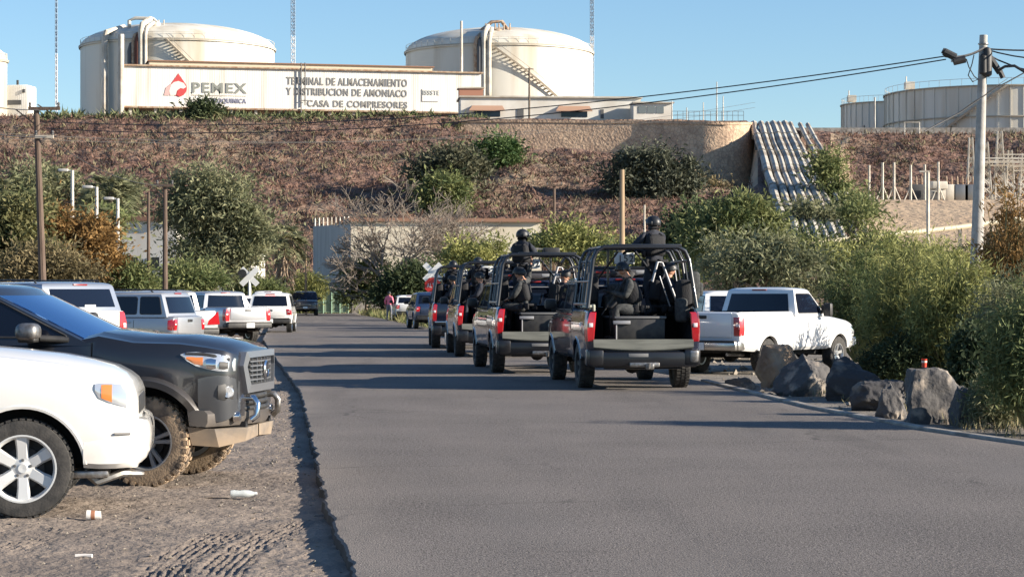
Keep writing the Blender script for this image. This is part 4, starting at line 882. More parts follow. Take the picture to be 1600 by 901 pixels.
wood_pole(478, 172, 392, .09, WOODL, 'pale post between the palm and the grey warehouse end', cat='post', name='post')
wood_pole(367, 165, 400, .13, PWHITE, 'white post left of the left railroad crossing sign', cat='post', name='post')
wood_pole(352, 168, 375, .10, WOODD, 'thin dark pole in front of the grey green tree trunk')
wood_pole(182, 150, 312, .10, WOODL, 'pale wooden pole behind the rightmost street lamp')
# street lamps
for k, (px, d, yt, lab) in enumerate([(113, 123, 266, 'leftmost and tallest white street lamp'), (151, 123, 292, 'middle white street lamp'), (184, 125, 310, 'rightmost and lowest white street lamp')]):
    r = empty('street_lamp', (Xp(px, d), d, GZ), 0, lab, 'street lamp', 'white street lamps on the left'); zt = Zy(yt, d)-GZ
    MB().tube([(0, 0, 0), (0, 0, zt)], [.11, .09], 8).build('pole', mat('lamp_white', (.5, .48, .44), .6), r)
    mb = MB(); mb.tube([(0, 0, zt-.05), (-.35, 0, zt)], .05, 6); mb.rbox((-.5, 0, zt), (.55, .3, .16), .05); mb.build('lamp_head', MATS['lamp_white'], r)
# concrete pole
d = 60; cz = Zy(55, d)-GZ; r = empty('concrete_pole', (Xp(1521, d), d, GZ), 0, 'tall pale concrete pole carrying cables and black splice boxes', 'utility pole')
lx = Xp(1537, d)-Xp(1521, d)
mb = MB(); mb.tube([(0, 0, -.3), (lx*.5, 0, cz*.5), (lx, 0, cz)], [.20, .15, .105], 12); mb.build('shaft', mat('pole_concrete', (.42, .40, .37), .85, col2=(.32, .30, .27), scale=5, bump=.3, bscale=25), r)
zz = Zy(98, d)-GZ; mb = MB(); mb.lathe([(.06, -.40), (.13, -.34), (.14, .25), (.10, .36), (.03, .4)], 12, (lx+.06, -.16, zz)); mb.lathe([(.04, -.3), (.11, -.25), (.11, .2), (.03, .27)], 12, (lx-.05, -.2, zz-.05)); mb.build('splice_box', BLACK, r)
mb = MB(); mb.tube([(lx+.15, -.1, zz+.12), (lx+.42, -.1, zz-.28)], .09, 8); mb.tube([(lx+.4, -.1, zz-.2), (lx+.5, -.1, zz-.42)], .07, 8); mb.build('cable_clamp', BLACK, r)
for z_ in (zz+.5, zz-.35): mb = MB(); mb.lathe([(.14, -.02), (.145, 0), (.14, .02)], 12, (lx*.98, 0, z_)); mb.build('band', STEEL, r)
WB = Vector((Xp(1521, d), d, GZ))
def wire(pts, rad, label, group='overhead cables', m=BLACK, name='cable'):
    base = Vector(pts[0]); o = MB().tube([Vector(q)-base for q in pts], rad, 5).build(name, m, fix=False); o.location = base; return tag(o, label, 'cable', group)
def sag(a, b, s, n_=24):
    return [a.lerp(b, i/n_)-Vector((0, 0, 4*s*(i/n_)*(1-i/n_))) for i in range(n_+1)]
P0 = P(1477, 88, 58.5); P1 = P(1478, 93, 58.5); top = P(1536, 76, 60)
wire(sag(top+Vector((0, -.15, 0)), P0, .10, 8), .035, 'thick black cable curving from the concrete pole to the hanging splice case')
wire(sag(P0, P(70, 190, 92), .75, 60), .017, 'upper of the two long cables leaving the concrete pole to the left')
wire(sag(P1, P(66, 200, 92), .85, 60), .017, 'lower of the two long cables leaving the concrete pole to the left')
wire(sag(P(-60, 158, 80), P(70, 172, 92), .1, 8), .02, 'short cable between the left edge of the photo and the tallest wooden pole')
wire(sag(P(-60, 200, 80), P(74, 214, 92), .1, 8), .02, 'low cable at the left edge reaching the white crossarm')
wire(sag(P(74, 214, 92), P(258, 290, 108), .5, 12), .018, 'thin cable from the tallest wooden pole down to the crossarm pole')
wire(sag(top, P(1680, 76, 60), .05, 6), .022, 'upper cable leaving the concrete pole to the right edge')
wire(sag(top, P(1680, 92, 58), .12, 6), .02, 'second cable leaving the concrete pole to the right edge')
wire([P(1543, 85, 60), P(1560, 94, 60), P(1590, 106, 59.5), P(1660, 122, 59)], .022, 'straight thin cable dropping right from the concrete pole')
wire([P(1560, 110, 59.8), P(1570, 104, 59.5), P(1585, 103, 59.2), P(1600, 112, 59), P(1640, 130, 58.5)], .04, 'thick black cable looping right from the cable clamp')
wire([P(1604, 112, 58), P(1575, 128, 57.9), P(1555, 138, 57.8), P(1500, 176, 57.6), P(1445, 205, 57)], .018, 'thin slanting guy cable crossing the big cream tank')
wire([P(1510, 92, 58.6), P(1514, 105, 58.6), P(1522, 119, 59), P(1528, 124, 60), P(1520, 128, 59.5), P(1513, 118, 59), P(1519, 100, 59), P(1522, 86, 59)], .015, 'thin black cable loop hanging left of the concrete pole')
r = empty('splice_case', P(1480, 82, 58.4), 0, 'black cable splice case hanging on the cables left of the concrete pole', 'splice case')
mb = MB(); mb.tube([(-.08, 0, .02), (.22, 0, -.13)], .105, 10); mb.tube([(-.12, 0, .05), (-.06, 0, .02)], .08, 10); mb.build('upper_barrel', BLACK, r)
mb = MB(); mb.tube([(.16, -.05, -.25), (.46, -.05, -.18)], .10, 10); mb.build('lower_barrel', BLACK, r)
mb = MB(); mb.box((.18, 0, -.17), (.14, .1, .16)); mb.build('clamp', STEEL, r)
for k, (ya, yb, d1, lab) in enumerate([(203, 208, 200, 'upper thin wire strung across the hillside'), (212, 200, 205, 'lower thin wire strung across the hillside')]):
    wire(sag(P(-80, ya, d1), P(1180, yb-40, d1+90), 2.5, 40), .02, lab, group='thin wires across the hillside')

# railroad signs
def crossbuck(px, d, yc, arm, label, stop=False):
    r = empty('railroad_crossing_sign', (Xp(px, d), d, GZ), 0, label, 'railroad sign', 'railroad crossing signs'); z = Zy(yc, d)-GZ; L = arm*d/F
    MB().tube([(0, 0, 0), (0, 0, z+.1)], .06 if stop else .09, 8).build('post', mat('sign_white', (.78, .77, .73), .5), r)
    mb = MB()
    for s, yy in ((1, -.07), (-1, -.10)): mb.box((0, yy, z), (L, .025, L*.24), Matrix.Rotation(R(45*s), 3, 'Y'))
    mb.build('crossbuck', MATS['sign_white'], r, smooth=None)
    if stop:
        zz = Zy(446, d)-GZ; rr = .42; mb = MB(); mb.prism([(rr*math.cos(R(22.5+45*i)), rr*math.sin(R(22.5+45*i))) for i in range(8)], lambda a, b: (a, -.09, zz+b), lambda a, b: (a, -.12, zz+b)); sp_ = mb.build('stop_plate', mat('stop_red', (.62, .04, .03), .5), r, smooth=None)
        text('ALTO', sp_, (-.28, -.125, zz-.1), .22, .56, MATS['sign_white'], ext=.004)
    else:
        mb = MB(); mb.lathe([(.01, -.1), (.26, -.1), (.26, -.02), (.01, -.02)], 20, (-.42, -.1, z+.18), axis='y'); mb.build('signal_disc', BLACK, r)
crossbuck(390, 132, 432, 36, 'white crossbuck railroad sign at the far end of the parked cars')
crossbuck(676, 112, 425, 36, 'white crossbuck sign over a red stop plate beside the farthest police pickup', True)

# ------------------------------------------------------------------ BOULDERS, LITTER
def boulder(px0, px1, ytop, yb, d, m, label, seed, prof=None, dep=.8, name='boulder'):
    bm = bmesh.new(); bmesh.ops.create_icosphere(bm, subdivisions=5, radius=1); g = random.Random(seed)
    wx = (px1-px0)*d/F/2; h = Zy(ytop, d)-GZ+.10; off = Vector((g.uniform(0, 50), g.uniform(0, 50), g.uniform(0, 50)))
    cuts = [(Vector((g.gauss(0, 1), g.gauss(0, 1), g.gauss(0, .8))).normalized(), g.uniform(.62, .86)) for _ in range(11)]
    if prof: cuts += [(Vector(a).normalized(), b) for a, b in prof]
    for v in bm.verts:
        q = v.co.copy()
        for nrm, c in cuts:
            e = q.dot(nrm)-c
            if e > 0: q -= nrm*e*.93
        q *= 1+.15*(mnoise.fractal(q*1.6+off, 1.0, 2.0, 5))+.06*mnoise.fractal(q*5+off, .9, 2.0, 5)
        v.co = Vector((q.x*wx*1.1, q.y*wx*dep, (q.z+.62)*h/1.5))
    me = bpy.data.meshes.new(name); bm.to_mesh(me); bm.free()
    o = link(name, me, m, smooth=42); o.location = (Xp((px0+px1)/2, d), d, GZ-.06); return tag(o, label, 'boulder', 'boulders along the right kerb')
RK1 = mat('tan_rock', (.40, .29, .19), .9, col2=(.24, .17, .12), scale=2.2, bump=.8, bscale=6, bdist=.06, detail=10)
RK2 = mat('grey_rock', (.085, .08, .078), .9, col2=(.32, .27, .22), scale=3.2, bump=.9, bscale=6, bdist=.06, lo=.5, hi=.62, detail=10)
RK3 = mat('dark_rock', (.045, .043, .045), .9, col2=(.17, .15, .13), scale=3, bump=.9, bscale=6, bdist=.06, lo=.5, hi=.65, detail=10)
boulder(1174, 1256, 545, 602, 41.5, RK1, 'tan boulder with a lit right face in front of the white pickup rear wheel', 3, [((-1, -.4, .1), .5), ((.8, -.6, .3), .55)])
boulder(1210, 1306, 556, 615, 38.2, RK2, 'grey brown sloping boulder, second from the left', 5, [((-.75, -.4, .7), .42), ((.5, -.3, .9), .6)])
boulder(1284, 1380, 562, 620, 36.4, RK3, 'dark blue grey boulder, third from the left', 8, [((0, -.5, .8), .55), ((.6, 0, .8), .6)])
boulder(1332, 1412, 588, 642, 33.4, RK3, 'low dark boulder in front of the third one', 12, [((0, -.2, 1), .6)])
boulder(1368, 1420, 606, 647, 31.4, RK2, 'smallest boulder, wedged left of the biggest one', 14, [((.8, 0, .6), .45)])
big = boulder(1400, 1520, 570, 655, 30.2, RK2, 'biggest boulder, with a small red cup on top', 17, [((-1, 0, .05), .6), ((.1, -1, .2), .6), ((0, 0, 1), .7), ((.8, -.1, .8), .62)])
boulder(1480, 1535, 600, 662, 29.6, RK2, 'weedy boulder touching the right side of the biggest one', 19, [((.7, 0, .7), .5)])
boulder(1130, 1178, 592, 606, 40.4, RK2, 'flat low stone left of the tan boulder', 23, dep=.6)
bpy.context.view_layer.update()
def topz(o, x, y):
    ok_, loc, nn_, ii = o.ray_cast(Vector((x-o.location.x, y-o.location.y, 5)), Vector((0, 0, -1))); return loc.z+o.location.z if ok_ else 1
bx, by = Xp(1443, 30.2), 30.15; r = empty('cup', (bx, by, topz(big, bx, by)-.005), 0, 'small red cup standing on top of the biggest boulder', 'cup')
mb = MB(); mb.lathe([(.001, 0), (.030, 0), (.038, .11), (.040, .115), (.034, .11), (.001, .01)], 20); mb.build('body', mat('red_cup', (.6, .06, .03), .4), r, smooth=60)
mb = MB(); mb.lathe([(.033, .065), (.0365, .065), (.038, .09), (.033, .09)], 20); mb.build('band', mat('cup_band', (.75, .6, .5), .5), r, smooth=60)
# litter on the dirt
def put(px, y): d = (F*(H+.07))/(y-HY); x = Xp(px, d); return Vector((x, d, gz(x, d)))
b_ = put(380, 775); r = empty('plastic_bottle', b_+Vector((0, 0, .04)), R(5), 'crushed clear plastic bottle lying on the dirt', 'bottle')
mb = MB(); mb.lathe([(.001, -.11), (.030, -.105), (.034, -.08), (.028, -.03), (.033, 0), (.030, .05), (.018, .085), (.013, .10)], 16, axis='x'); mb.build('body', mat('clear_plastic', (.75, .78, .76), .15, coat=1, transl=.3), r, smooth=50)
mb = MB(); mb.lathe([(.014, .10), (.015, .10), (.015, .118), (.001, .12)], 12, axis='x'); mb.build('cap', PLATE, r)
b_ = put(147, 808); r = empty('paper_cup', b_+Vector((0, 0, .035)), R(3), 'white paper cup lying on its side near the front wheel', 'cup'); mb = MB(); mb.lathe([(.001, -.055), (.040, -.055), (.040, -.04), (.030, .05), (.028, .055), (.028, .05), (.036, -.04)], 18, axis='x'); mb.build('body', mat('paper_white', (.75, .70, .64), .7), r, smooth=50)
mb = MB(); mb.lathe([(.037, -.02), (.0385, -.02), (.036, .01), (.034, .01)], 18, axis='x'); mb.build('printed_band', mat('print_brown', (.35, .15, .08), .6), r, smooth=50)
b_ = put(131, 870); o = MB().tube([(-.055, 0, .018), (0, .004, .022), (.055, 0, .018)], [.012, .010, .014], 7).build('paper_scrap', MATS['paper_white']); o.location = b_; tag(o, 'small rolled white paper scrap in the dirt at bottom left', 'paper scrap')
b_ = put(340, 775); o = MB().tube([(-.16, .01, .01), (-.05, 0, .016), (.1, -.01, .012)], [.004, .006, .004], 5).build('stick', BARK); o.location = b_; tag(o, 'thin dry stick lying left of the crushed bottle', 'stick')

# ------------------------------------------------------------------ VEHICLES
def section(s, x):
    """half section (y,z) bottom to top at station x"""
    w, zb, zt, cr = interp(s['st'], x); h = zt-zb
    zm = zb+h*.62
    if s.get('crisp'):
        return [(max(a, 0), b) for a, b in [(0, zb), (w*.6, zb), (w-.09, zb), (w-.03, zb+.07), (w-.008, zb+h*.30), (w, zm), (w-.006, zt-min(.17, h*.25)), (w-.022, zt-.045), (w-.05, zt-.008), (w-.14, zt+.006), (w-.20, zt+.006+cr*.5), (0, zt+.006+cr)]]
    pts = [(0, zb), (w*.6, zb), (w-.09, zb), (w-.03, zb+.07), (w-.008, zb+h*.30), (w, zm), (w-.012, zt-min(.16, h*.2)), (w-.035, zt-.06), (w-.085, zt-.012), (w-.20, zt+cr*.35), (w*.5, zt+cr*.8), (0, zt+cr)]
    return [(max(a, 0), b) for a, b in pts]
def y_at(s, x, z):
    pts = section(s, x)[3:9]
    if z <= pts[0][1]: return pts[0][0]
    for a, b in zip(pts, pts[1:]):
        if a[1] <= z <= b[1]: return a[0]+(b[0]-a[0])*(z-a[1])/(b[1]-a[1]+1e-9)
    return pts[-1][0]
def spec(**k):
    s = dict(foh=.95, wb=3.6, roh=1.2, w=.98, r=.39, rim=.25, tw=.26, zb=.45, zcowl=1.24, znose=1.12, zbed=1.36, zbelt=1.24, zroof=1.88, cowl=-.55, rf=-1.25, rr=-3.0, rb=-3.15, kind='pickup', paint=WHITE, spokes=6, arch=.07, tumble=.14, crown=.03, open=False, nose_w=.16, rimm=ALLOY, bump=BLACK)
    s.update(k); xf = s['foh']; xr = -(s['wb']+s['roh']); w = s['w']; zb = s['zb']; s['xr'] = xr
    zr = s['zbed'] if s['kind'] == 'pickup' else s['zbelt']; zk = s['zbelt']; pk = s['kind'] == 'pickup'
    st = [(xr, w-.05, zb+.12, zr-.03, 0), (xr+.03, w-.025, zb+.06, zr-.01, 0), (xr+.12, w-.01, zb+.03, zr, 0), (xr+.6, w, zb, zr, 0)]
    if pk: st += [(s['rb']-.03, w, zb, zr, 0), (s['rb']-.02, w, zb, zk, 0)]
    st += [(s['cowl']-.35, w, zb, zk, 0), (s['cowl']-.05, w-.005, zb, s['zcowl'], s['crown']), (-.1, w-.01, zb, s['zcowl']*.55+s['znose']*.45+.02, s['crown']+.015), (xf-.45, w-.03, zb, s['znose']+.02, s['crown']+.01), (xf-.22, w-.06, zb, s['znose']-.02, s['crown']), (xf-.10, w-.5*s['nose_w'], zb, s['znose']-.06, s['crown']*.7), (xf-.03, w-.8*s['nose_w'], zb+.02, s['znose']-.13, .01), (xf, w-s['nose_w']-.02, zb+.06, s['znose']-.20, 0)]
    if 'st' not in k: s['st'] = st
    return s

def boolean(o, cutter):
    md = o.modifiers.new('b', 'BOOLEAN'); md.operation = 'DIFFERENCE'; md.object = cutter; md.solver = 'EXACT'; md.use_self = True
    bpy.context.view_layer.update(); dg = bpy.context.evaluated_depsgraph_get()
    me = bpy.data.meshes.new_from_object(o.evaluated_get(dg)); o.modifiers.clear(); o.data = me; bpy.data.objects.remove(cutter)
    me.polygons.foreach_set('use_smooth', [True]*len(me.polygons)); me.set_sharp_from_angle(angle=R(32))

def wheel(parent, x, side, s, name='wheel'):
    """side=+1 left (y+), -1 right"""
    w, r, tw = s['w'], s['r'], s['tw']; yc = side*(w-tw/2-.025); rim = s['rim']
    hub = MB(); o_ = side
    hub.lathe([(.01, -o_*tw*.35), (rim*.93, -o_*tw*.35), (rim*.93, -o_*tw*.25), (.01, -o_*tw*.22)], 28, axis='y'); hub.lathe([(.01, o_*tw*.02), (rim*.62, o_*tw*.02), (rim*.62, o_*tw*.08), (.01, o_*tw*.08)], 24, axis='y')
    wo = hub.build(name, mat('brake_dark', (.03, .03, .032), .5, metal=.5), parent); wo.location = (x, yc, r)
    t = MB(); h = tw/2; pr = [(rim*.97, -h*.80), (rim*1.03, -h*.92), (r*.88, -h*.99), (r*.955, -h*.93), (r-.013, -h*.80), (r-.010, -h*.3), (r-.010, h*.3), (r-.013, h*.80), (r*.955, h*.93), (r*.88, h*.99), (rim*1.03, h*.92), (rim*.97, h*.80)]
    t.lathe(pr, 56, axis='y', close=True)
    nb = s.get('tread', 44); rg = .012*s.get('tr_h', 1)
    for i in range(nb):
        a = 2*math.pi*i/nb
        for q, (yy, ww) in enumerate(((-h*.60, h*.48), (-h*.02, h*.40), (h*.58, h*.48))):
            aa = a+(.5 if q == 1 else 0)*2*math.pi/nb; Rm = Matrix.Rotation(-aa, 3, 'Y'); t.box(Rm @ Vector((r-rg/2+.001, yy, 0)), (rg*1.3, ww, 2*math.pi*r/nb*.66), Rm)
        if s.get('lug'):
            for sg in (-1, 1): Rm = Matrix.Rotation(-a, 3, 'Y'); t.box(Rm @ Vector((r*.945, sg*h*.90, 0)), (r*.09, h*.22, 2*math.pi*r/nb*.55), Rm)
    t.build('tyre', s.get('rub', RUB), wo, smooth=30)
    m = MB(); f = o_*h
    m.lathe([(rim*.80, -f*.7), (rim*.985, -f*.75), (rim*.90, -f*.3), (rim*.92, f*.55), (rim*1.02, f*.86), (rim*1.02, f*.93), (rim*.97, f*.93), (rim*.90, f*.62)], 48, axis='y')
    n_ = s['spokes']; sw = s.get('sw', .5)
    for i in range(n_):
        a = 2*math.pi*i/n_+s.get('rot', .2)
        subs = (-.17, .17) if s.get('split') else (0,)
        for e in subs:
            Rm = Matrix.Rotation(-(a+e), 3, 'Y'); wd = rim*sw*(.45 if s.get('split') else 1); r0, r1 = rim*.20, rim*.95
            vs = []
            for (rr, ww, dep) in ((r0, wd*.75, f*.52), (r0+(r1-r0)*.5, wd*.72, f*.66), (r1, wd*.9, f*.74)):
                for (zz, yy) in ((-ww/2, dep-o_*.03), (-ww/2*.7, dep), (ww/2*.7, dep), (ww/2, dep-o_*.03)): vs.append(Rm @ Vector((rr, yy, zz)))
            fs = []
            for k in (0, 4): fs += [(k+j, k+j+1, k+5+j, k+4+j) for j in range(3)]
            m.add(vs, fs)
    m.lathe([(.001, f*.60), (rim*.13, f*.62), (rim*.17, f*.56), (rim*.34, f*.54), (rim*.36, f*.40)], 24, axis='y')
    for i in range(5 if n_ != 6 else 5):
        a = 2*math.pi*i/5+.3; m.lathe([(.001, f*.62), (rim*.045, f*.61), (rim*.05, f*.5)], 8, (math.cos(a)*rim*.25, 0, math.sin(a)*rim*.25), 'y', mi=1)
    m.build('rim', [s['rimm'], DGREY], wo, smooth=35, fix=True)
    return wo

def arch(parent, s, x, side, m, r0=0, wd=.07, out=.018):
    r = s['r']+s['arch']-.004; w = s['w']; mb = MB(); k = 24; a0 = math.asin(max(-.9, min(.9, (s['zb']+.015-s['r'])/r))); a1 = math.pi-a0
    for i in range(k+1):
        a = a0+(a1-a0)*i/k; c, sn = math.cos(a), math.sin(a)
        for (rr, o_) in ((r-.004, -.06), (r-.002, out), (r+wd*.6, out+.004), (r+wd, .002), (r+wd, -.03)):
            xx, zz = x+c*rr, s['r']+sn*rr; yy = y_at(s, xx, max(zz, s['zb']+.02)); mb.v.append((xx, side*(yy+o_), zz))
        if i: mb.f += [((i-1)*5+j, (i-1)*5+j+1, i*5+j+1, i*5+j) for j in range(4)]; mb.m += [0]*4
    return mb.build('wheel_arch', m, parent, smooth=40)

def side_panel(name, parent, s, cols, side, m, out=.012, back=.03, smooth=30):
    """cols: (x, zlo, zhi) following the body side"""
    mb = MB(); K = 4
    for (x, z0, z1) in cols:
        for j in range(K): z = z0+(z1-z0)*j/(K-1); mb.v.append((x, side*(y_at(s, x, z)+out*(1 if 0 < j < K-1 else .6)), z))
        mb.v.append((x, side*(y_at(s, x, z1)-back), z1)); mb.v.append((x, side*(y_at(s, x, z0)-back), z0))
    n_ = K+2
    for i in range(1, len(cols)):
        for j in range(n_): a = (i-1)*n_+j; b_ = (i-1)*n_+(j+1) % n_; mb.f.append((a, b_, b_+n_, a+n_)); mb.m.append(0)
    mb.f.append(tuple(range(n_))); mb.f.append(tuple(len(mb.v)-n_+j for j in range(n_))); mb.m += [0, 0]
    return mb.build(name, m, parent, smooth=smooth)

def car(s, name, loc, heading, label, cat, group=None):
    r = empty(name, loc, heading, label, cat, group); w, zb = s['w'], s['zb']; paint = s['paint']
    # ---- lower body
    st = s['st']; xs = []
    for a, b_ in zip(st, st[1:]):
        n_ = max(1, int((b_[0]-a[0])/.16)); xs += [a[0]+(b_[0]-a[0])*i/n_ for i in range(n_)]
    xs.append(st[-1][0]); mb = MB(); ns_ = 22
    for x in xs:
        h = section(s, x); mb.v += [(x, a, c) for a, c in h]+[(x, -a, c) for a, c in h[-2:0:-1]]
    for i in range(1, len(xs)): mb.f += [((i-1)*ns_+j, (i-1)*ns_+(j+1) % ns_, i*ns_+(j+1) % ns_, i*ns_+j) for j in range(ns_)]
    mb.f += [tuple(range(ns_)), tuple((len(xs)-1)*ns_+j for j in reversed(range(ns_)))]; mb.m = [0]*len(mb.f)
    body = mb.build('body', [paint, DARKM], r, smooth=32)
    ct = MB(); ra = s['r']+s['arch']
    for x in (0, -s['wb']):
        for sd_ in (-1, 1): ct.lathe([(.001, sd_*(w-.34)), (ra, sd_*(w-.34)), (ra, sd_*(w+.3)), (.001, sd_*(w+.3))], 40, (x, 0, s['r']), 'y', mi=1)
    pk = s['kind'] == 'pickup'
    if pk:
        x0 = s['xr']+(-.2 if s['open'] else .06); x1 = s['rb']-.07; ct.box(((x0+x1)/2, 0, 1.4), (x1-x0, 2*(w-.12), 1.10), mi=1)
    # door gaps
    dl = s.get('doors')
    if dl is None: dl = [s['cowl']-.1, (s['cowl']+s['rb'])/2-.1, s['rb']+.12] if s.get('crew', True) else [s['cowl']-.1, s['rb']+.15]
    for x in dl:
        for sd_ in (-1, 1): ct.box((x, sd_*w, (zb+.10+s['zbelt'])/2+.02), (.012, .05, s['zbelt']-zb-.08), mi=1)
    if pk:
        for sd_ in (-1, 1): ct.box((s['rb']-.035, sd_*w, .95), (.022, .07, 1.3), mi=1)
    for sd_ in (-1, 1):   # bonnet shut line
        ct.box(((s['cowl']+s['foh'])/2, sd_*(w-.125), s['zcowl']-.0), (abs(s['foh']-s['cowl'])-.25, .012, .03), Matrix.Rotation(math.atan2(s['zcowl']-s['znose'], s['foh']-s['cowl']), 3, 'Y'), mi=1)
    cu = ct.build('cut', [paint, DARKM], smooth=None); cu.parent = r; boolean(body, cu)
    # ---- cabin
    zk, zr = s['zbelt']-.03, s['zroof']; tb = s['tumble']; cf = .16
    def lv(z):
        t = (z-zk)/(zr-zk); t = max(0, min(1, t)); e = t
        return (w-.02-tb*t, s['cowl']+.06+(s['rf']-s['cowl']-.06)*e, s['rb']+(s['rr']-s['rb'])*e)
    def outline(wd, xf, xr_, cf_=cf, n1=10):
        o_ = [(xf-cf_*abs(q)**2.4, wd*q) for q in np.linspace(-1, 1, n1*2+1)]
        o_ += [(xr_+.07*abs(q)**3, wd*q) for q in np.linspace(1, -1, 9)]; return o_
    zs = [zk, zk+(zr-zk)*.33, zk+(zr-zk)*.66, zr-.075]; rings = []
    for z in zs: rings.append([(a, b_, z) for a, b_ in outline(*lv(z))])
    wt, xt, xrt = lv(zr-.075)
    for (dw, dz, dx) in ((.018, .035, .04), (.06, .062, .11), (.16, .082, .25), (.36, .098, .45)):
        rings.append([(a, b_, zr-.075+dz) for a, b_ in outline(wt-dw, xt-dx, xrt+dx*.5)])
    mb = MB(); n_ = len(rings[0])
    for rg in rings: mb.v += rg
    for i in range(1, len(rings)): mb.f += [((i-1)*n_+j, (i-1)*n_+(j+1) % n_, i*n_+(j+1) % n_, i*n_+j) for j in range(n_)]
    mb.f += [tuple(range(n_)), tuple((len(rings)-1)*n_+j for j in range(n_))]; mb.m = [0]*len(mb.f)
    mb.build('roof', s.get('roofm', paint), r, smooth=40)
    # ---- glass
    z0, z1 = zk+.07, zr-.12
    def slab(name, grid, off, m=GLASS):
        """grid rows of points; off outward vector"""
        R_, C_ = len(grid), len(grid[0]); mb = MB()
        for rw in grid: mb.v += [tuple(Vector(q)+off) for q in rw]
        mb.f = [(i*C_+j, i*C_+j+1, (i+1)*C_+j+1, (i+1)*C_+j) for i in range(R_-1) for j in range(C_-1)]
        nb = len(mb.v)
        for rw in grid: mb.v += [tuple(Vector(q)-off*2) for q in rw]
        bd = [(0, j) for j in range(C_)]+[(i, C_-1) for i in range(1, R_)]+[(R_-1, j) for j in range(C_-2, -1, -1)]+[(i, 0) for i in range(R_-2, 0, -1)]
        bi = [i*C_+j for i, j in bd]; mb.f += [(bi[k], bi[(k+1) % len(bi)], bi[(k+1) % len(bi)]+nb, bi[k]+nb) for k in range(len(bi))]
        mb.m = [0]*len(mb.f); return mb.build(name, m, r, smooth=40)
    g = []
    for z in np.linspace(z0-.03, z1+.02, 6):
        wd, xf, _ = lv(z); q_ = .925; g.append([(xf-cf*abs(q)**2.4, wd*q, z) for q in np.linspace(-q_, q_, 15)])
    dxz = (lv(z1)[1]-lv(z0)[1]); nv = Vector((z1-z0, 0, -dxz)).normalized(); slab('windshield', g, nv*.007, s.get('wsm', GLASS))
    g = []
    for z in np.linspace(z0+(.0 if pk else .02), z1, 4):
        wd, _, xb = lv(z); q_ = .84; g.append([(xb+.07*abs(q)**3, wd*q, z) for q in np.linspace(q_, -q_, 9)])
    dxz = (lv(z1)[2]-lv(z0)[2]); nv = Vector((-(z1-z0), 0, dxz)).normalized(); slab('rear_window', g, nv*.007)
    wins = s.get('wins')
    if wins is None: wins = [(s['rb']+.12, (s['cowl']+s['rb'])/2-.14), ((s['cowl']+s['rb'])/2-.06, s['cowl'])] if s.get('crew', True) else [(s['rb']+.10, s['rb']+.30), (s['rb']+.38, s['cowl'])]
    for (xa, xb) in wins:
        def fx(z): return min(xb, lv(z)[1]-cf-.05)
        def rx(z): return max(xa, lv(z)[2]+.13)
        if fx(z1) < rx(z1)+.05: top = [(fx(z1)*.5+rx(z0)*.5, z1-.1)]
        else: top = [(fx(z1), z1), (rx(z1), z1)]
        poly = roundpoly([(rx(z0), z0), (fx(z0)-.01, z0)]+top, .05, 4)
        for sd_ in (-1, 1):
            mb = MB(); mb.prism(poly, lambda a, c: (a, sd_*(lv(c)[0]-.02), c), lambda a, c: (a, sd_*(lv(c)[0]+.006), c)); mb.build('side_window', GLASS, r, smooth=None)
            if s.get('trim', True):
                mb = MB(); pp_ = poly+[poly[0]]; mb.tube([(a, sd_*(lv(c)[0]+.003), c) for a, c in pp_], .011, 4); mb.build('window_seal', BLACK, r, smooth=60)
    # ---- running gear
    for x in (0, -s['wb']):
        for sd_ in (-1, 1):
            wheel(r, x, sd_, s)
            arch(r, s, x, sd_, s.get('archm', paint), out=s.get('arch_out', .012), wd=s.get('arch_w', .05))
    mb = MB(); mb.box((-s['wb']/2, 0, zb-.03), (s['wb']*.78, 2*w-.75, .16)); mb.box(((s['xr']-s['wb'])/2+.1, 0, zb+.02), (s['roh']*.8, 2*w-.8, .10))
    for x in (0, -s['wb']): mb.tube([(x, -(w-.2), s['r']), (x, w-.2, s['r'])], .045, 8); mb.lathe([(.01, -.16), (.12, -.1), (.15, 0), (.12, .1), (.01, .16)], 12, (x, 0, s['r']), 'x')
    for sd_ in (-1, 1): mb.box((-s['wb']/2, sd_*.48, zb-.02), (s['wb']+1.6, .08, .14))
    mb.build('chassis', DARKM, r); mb = MB(); mb.tube([(-s['wb']-.3, -.5, zb-.08), (s['xr']+.12, -.55, zb-.06)], .035, 8); mb.build('exhaust_pipe', STEEL, r)
    # ---- rear
    xr = s['xr']; zt = s['zbed'] if pk else s['zbelt']; tl = s.get('tl', (.42, .15)); ty = zt-.07-tl[0]/2+s.get('tlz', 0)
    for sd_ in (-1, 1):
        z0_, z1_ = ty-tl[0]/2, ty+tl[0]/2
        if not s.get('tri'):
            o_ = side_panel('taillight', r, s, [(xr-.012, z0_+.03, z1_-.03), (xr+.0, z0_, z1_), (xr+.06, z0_, z1_), (xr+tl[1], z0_+.02, z1_-.02)], sd_, LENSR, .014, s.get('tlin', .13))
            mb = MB(); y_ = y_at(s, xr+.03, ty)-.075; mb.rbox((xr-.008, sd_*y_, ty+tl[0]*.06), (.03, .07, tl[0]*.14), .006); mb.build('reversing_lamp', LENSW, o_)
        else:
            mb = MB(); pl = [(0, z1_+.04), (.05, z0_), (-.34, z0_-.02), (-.30, z0_+.10)]
            y_ = w-.03; mb.prism(pl, lambda a, c: (xr+.05, sd_*(y_+a), c), lambda a, c: (xr-.02, sd_*(y_+a-.02), c)); mb.build('taillight', LENSR, r, smooth=None)
    yb = 2*(w-.06); bm_ = s['bump']
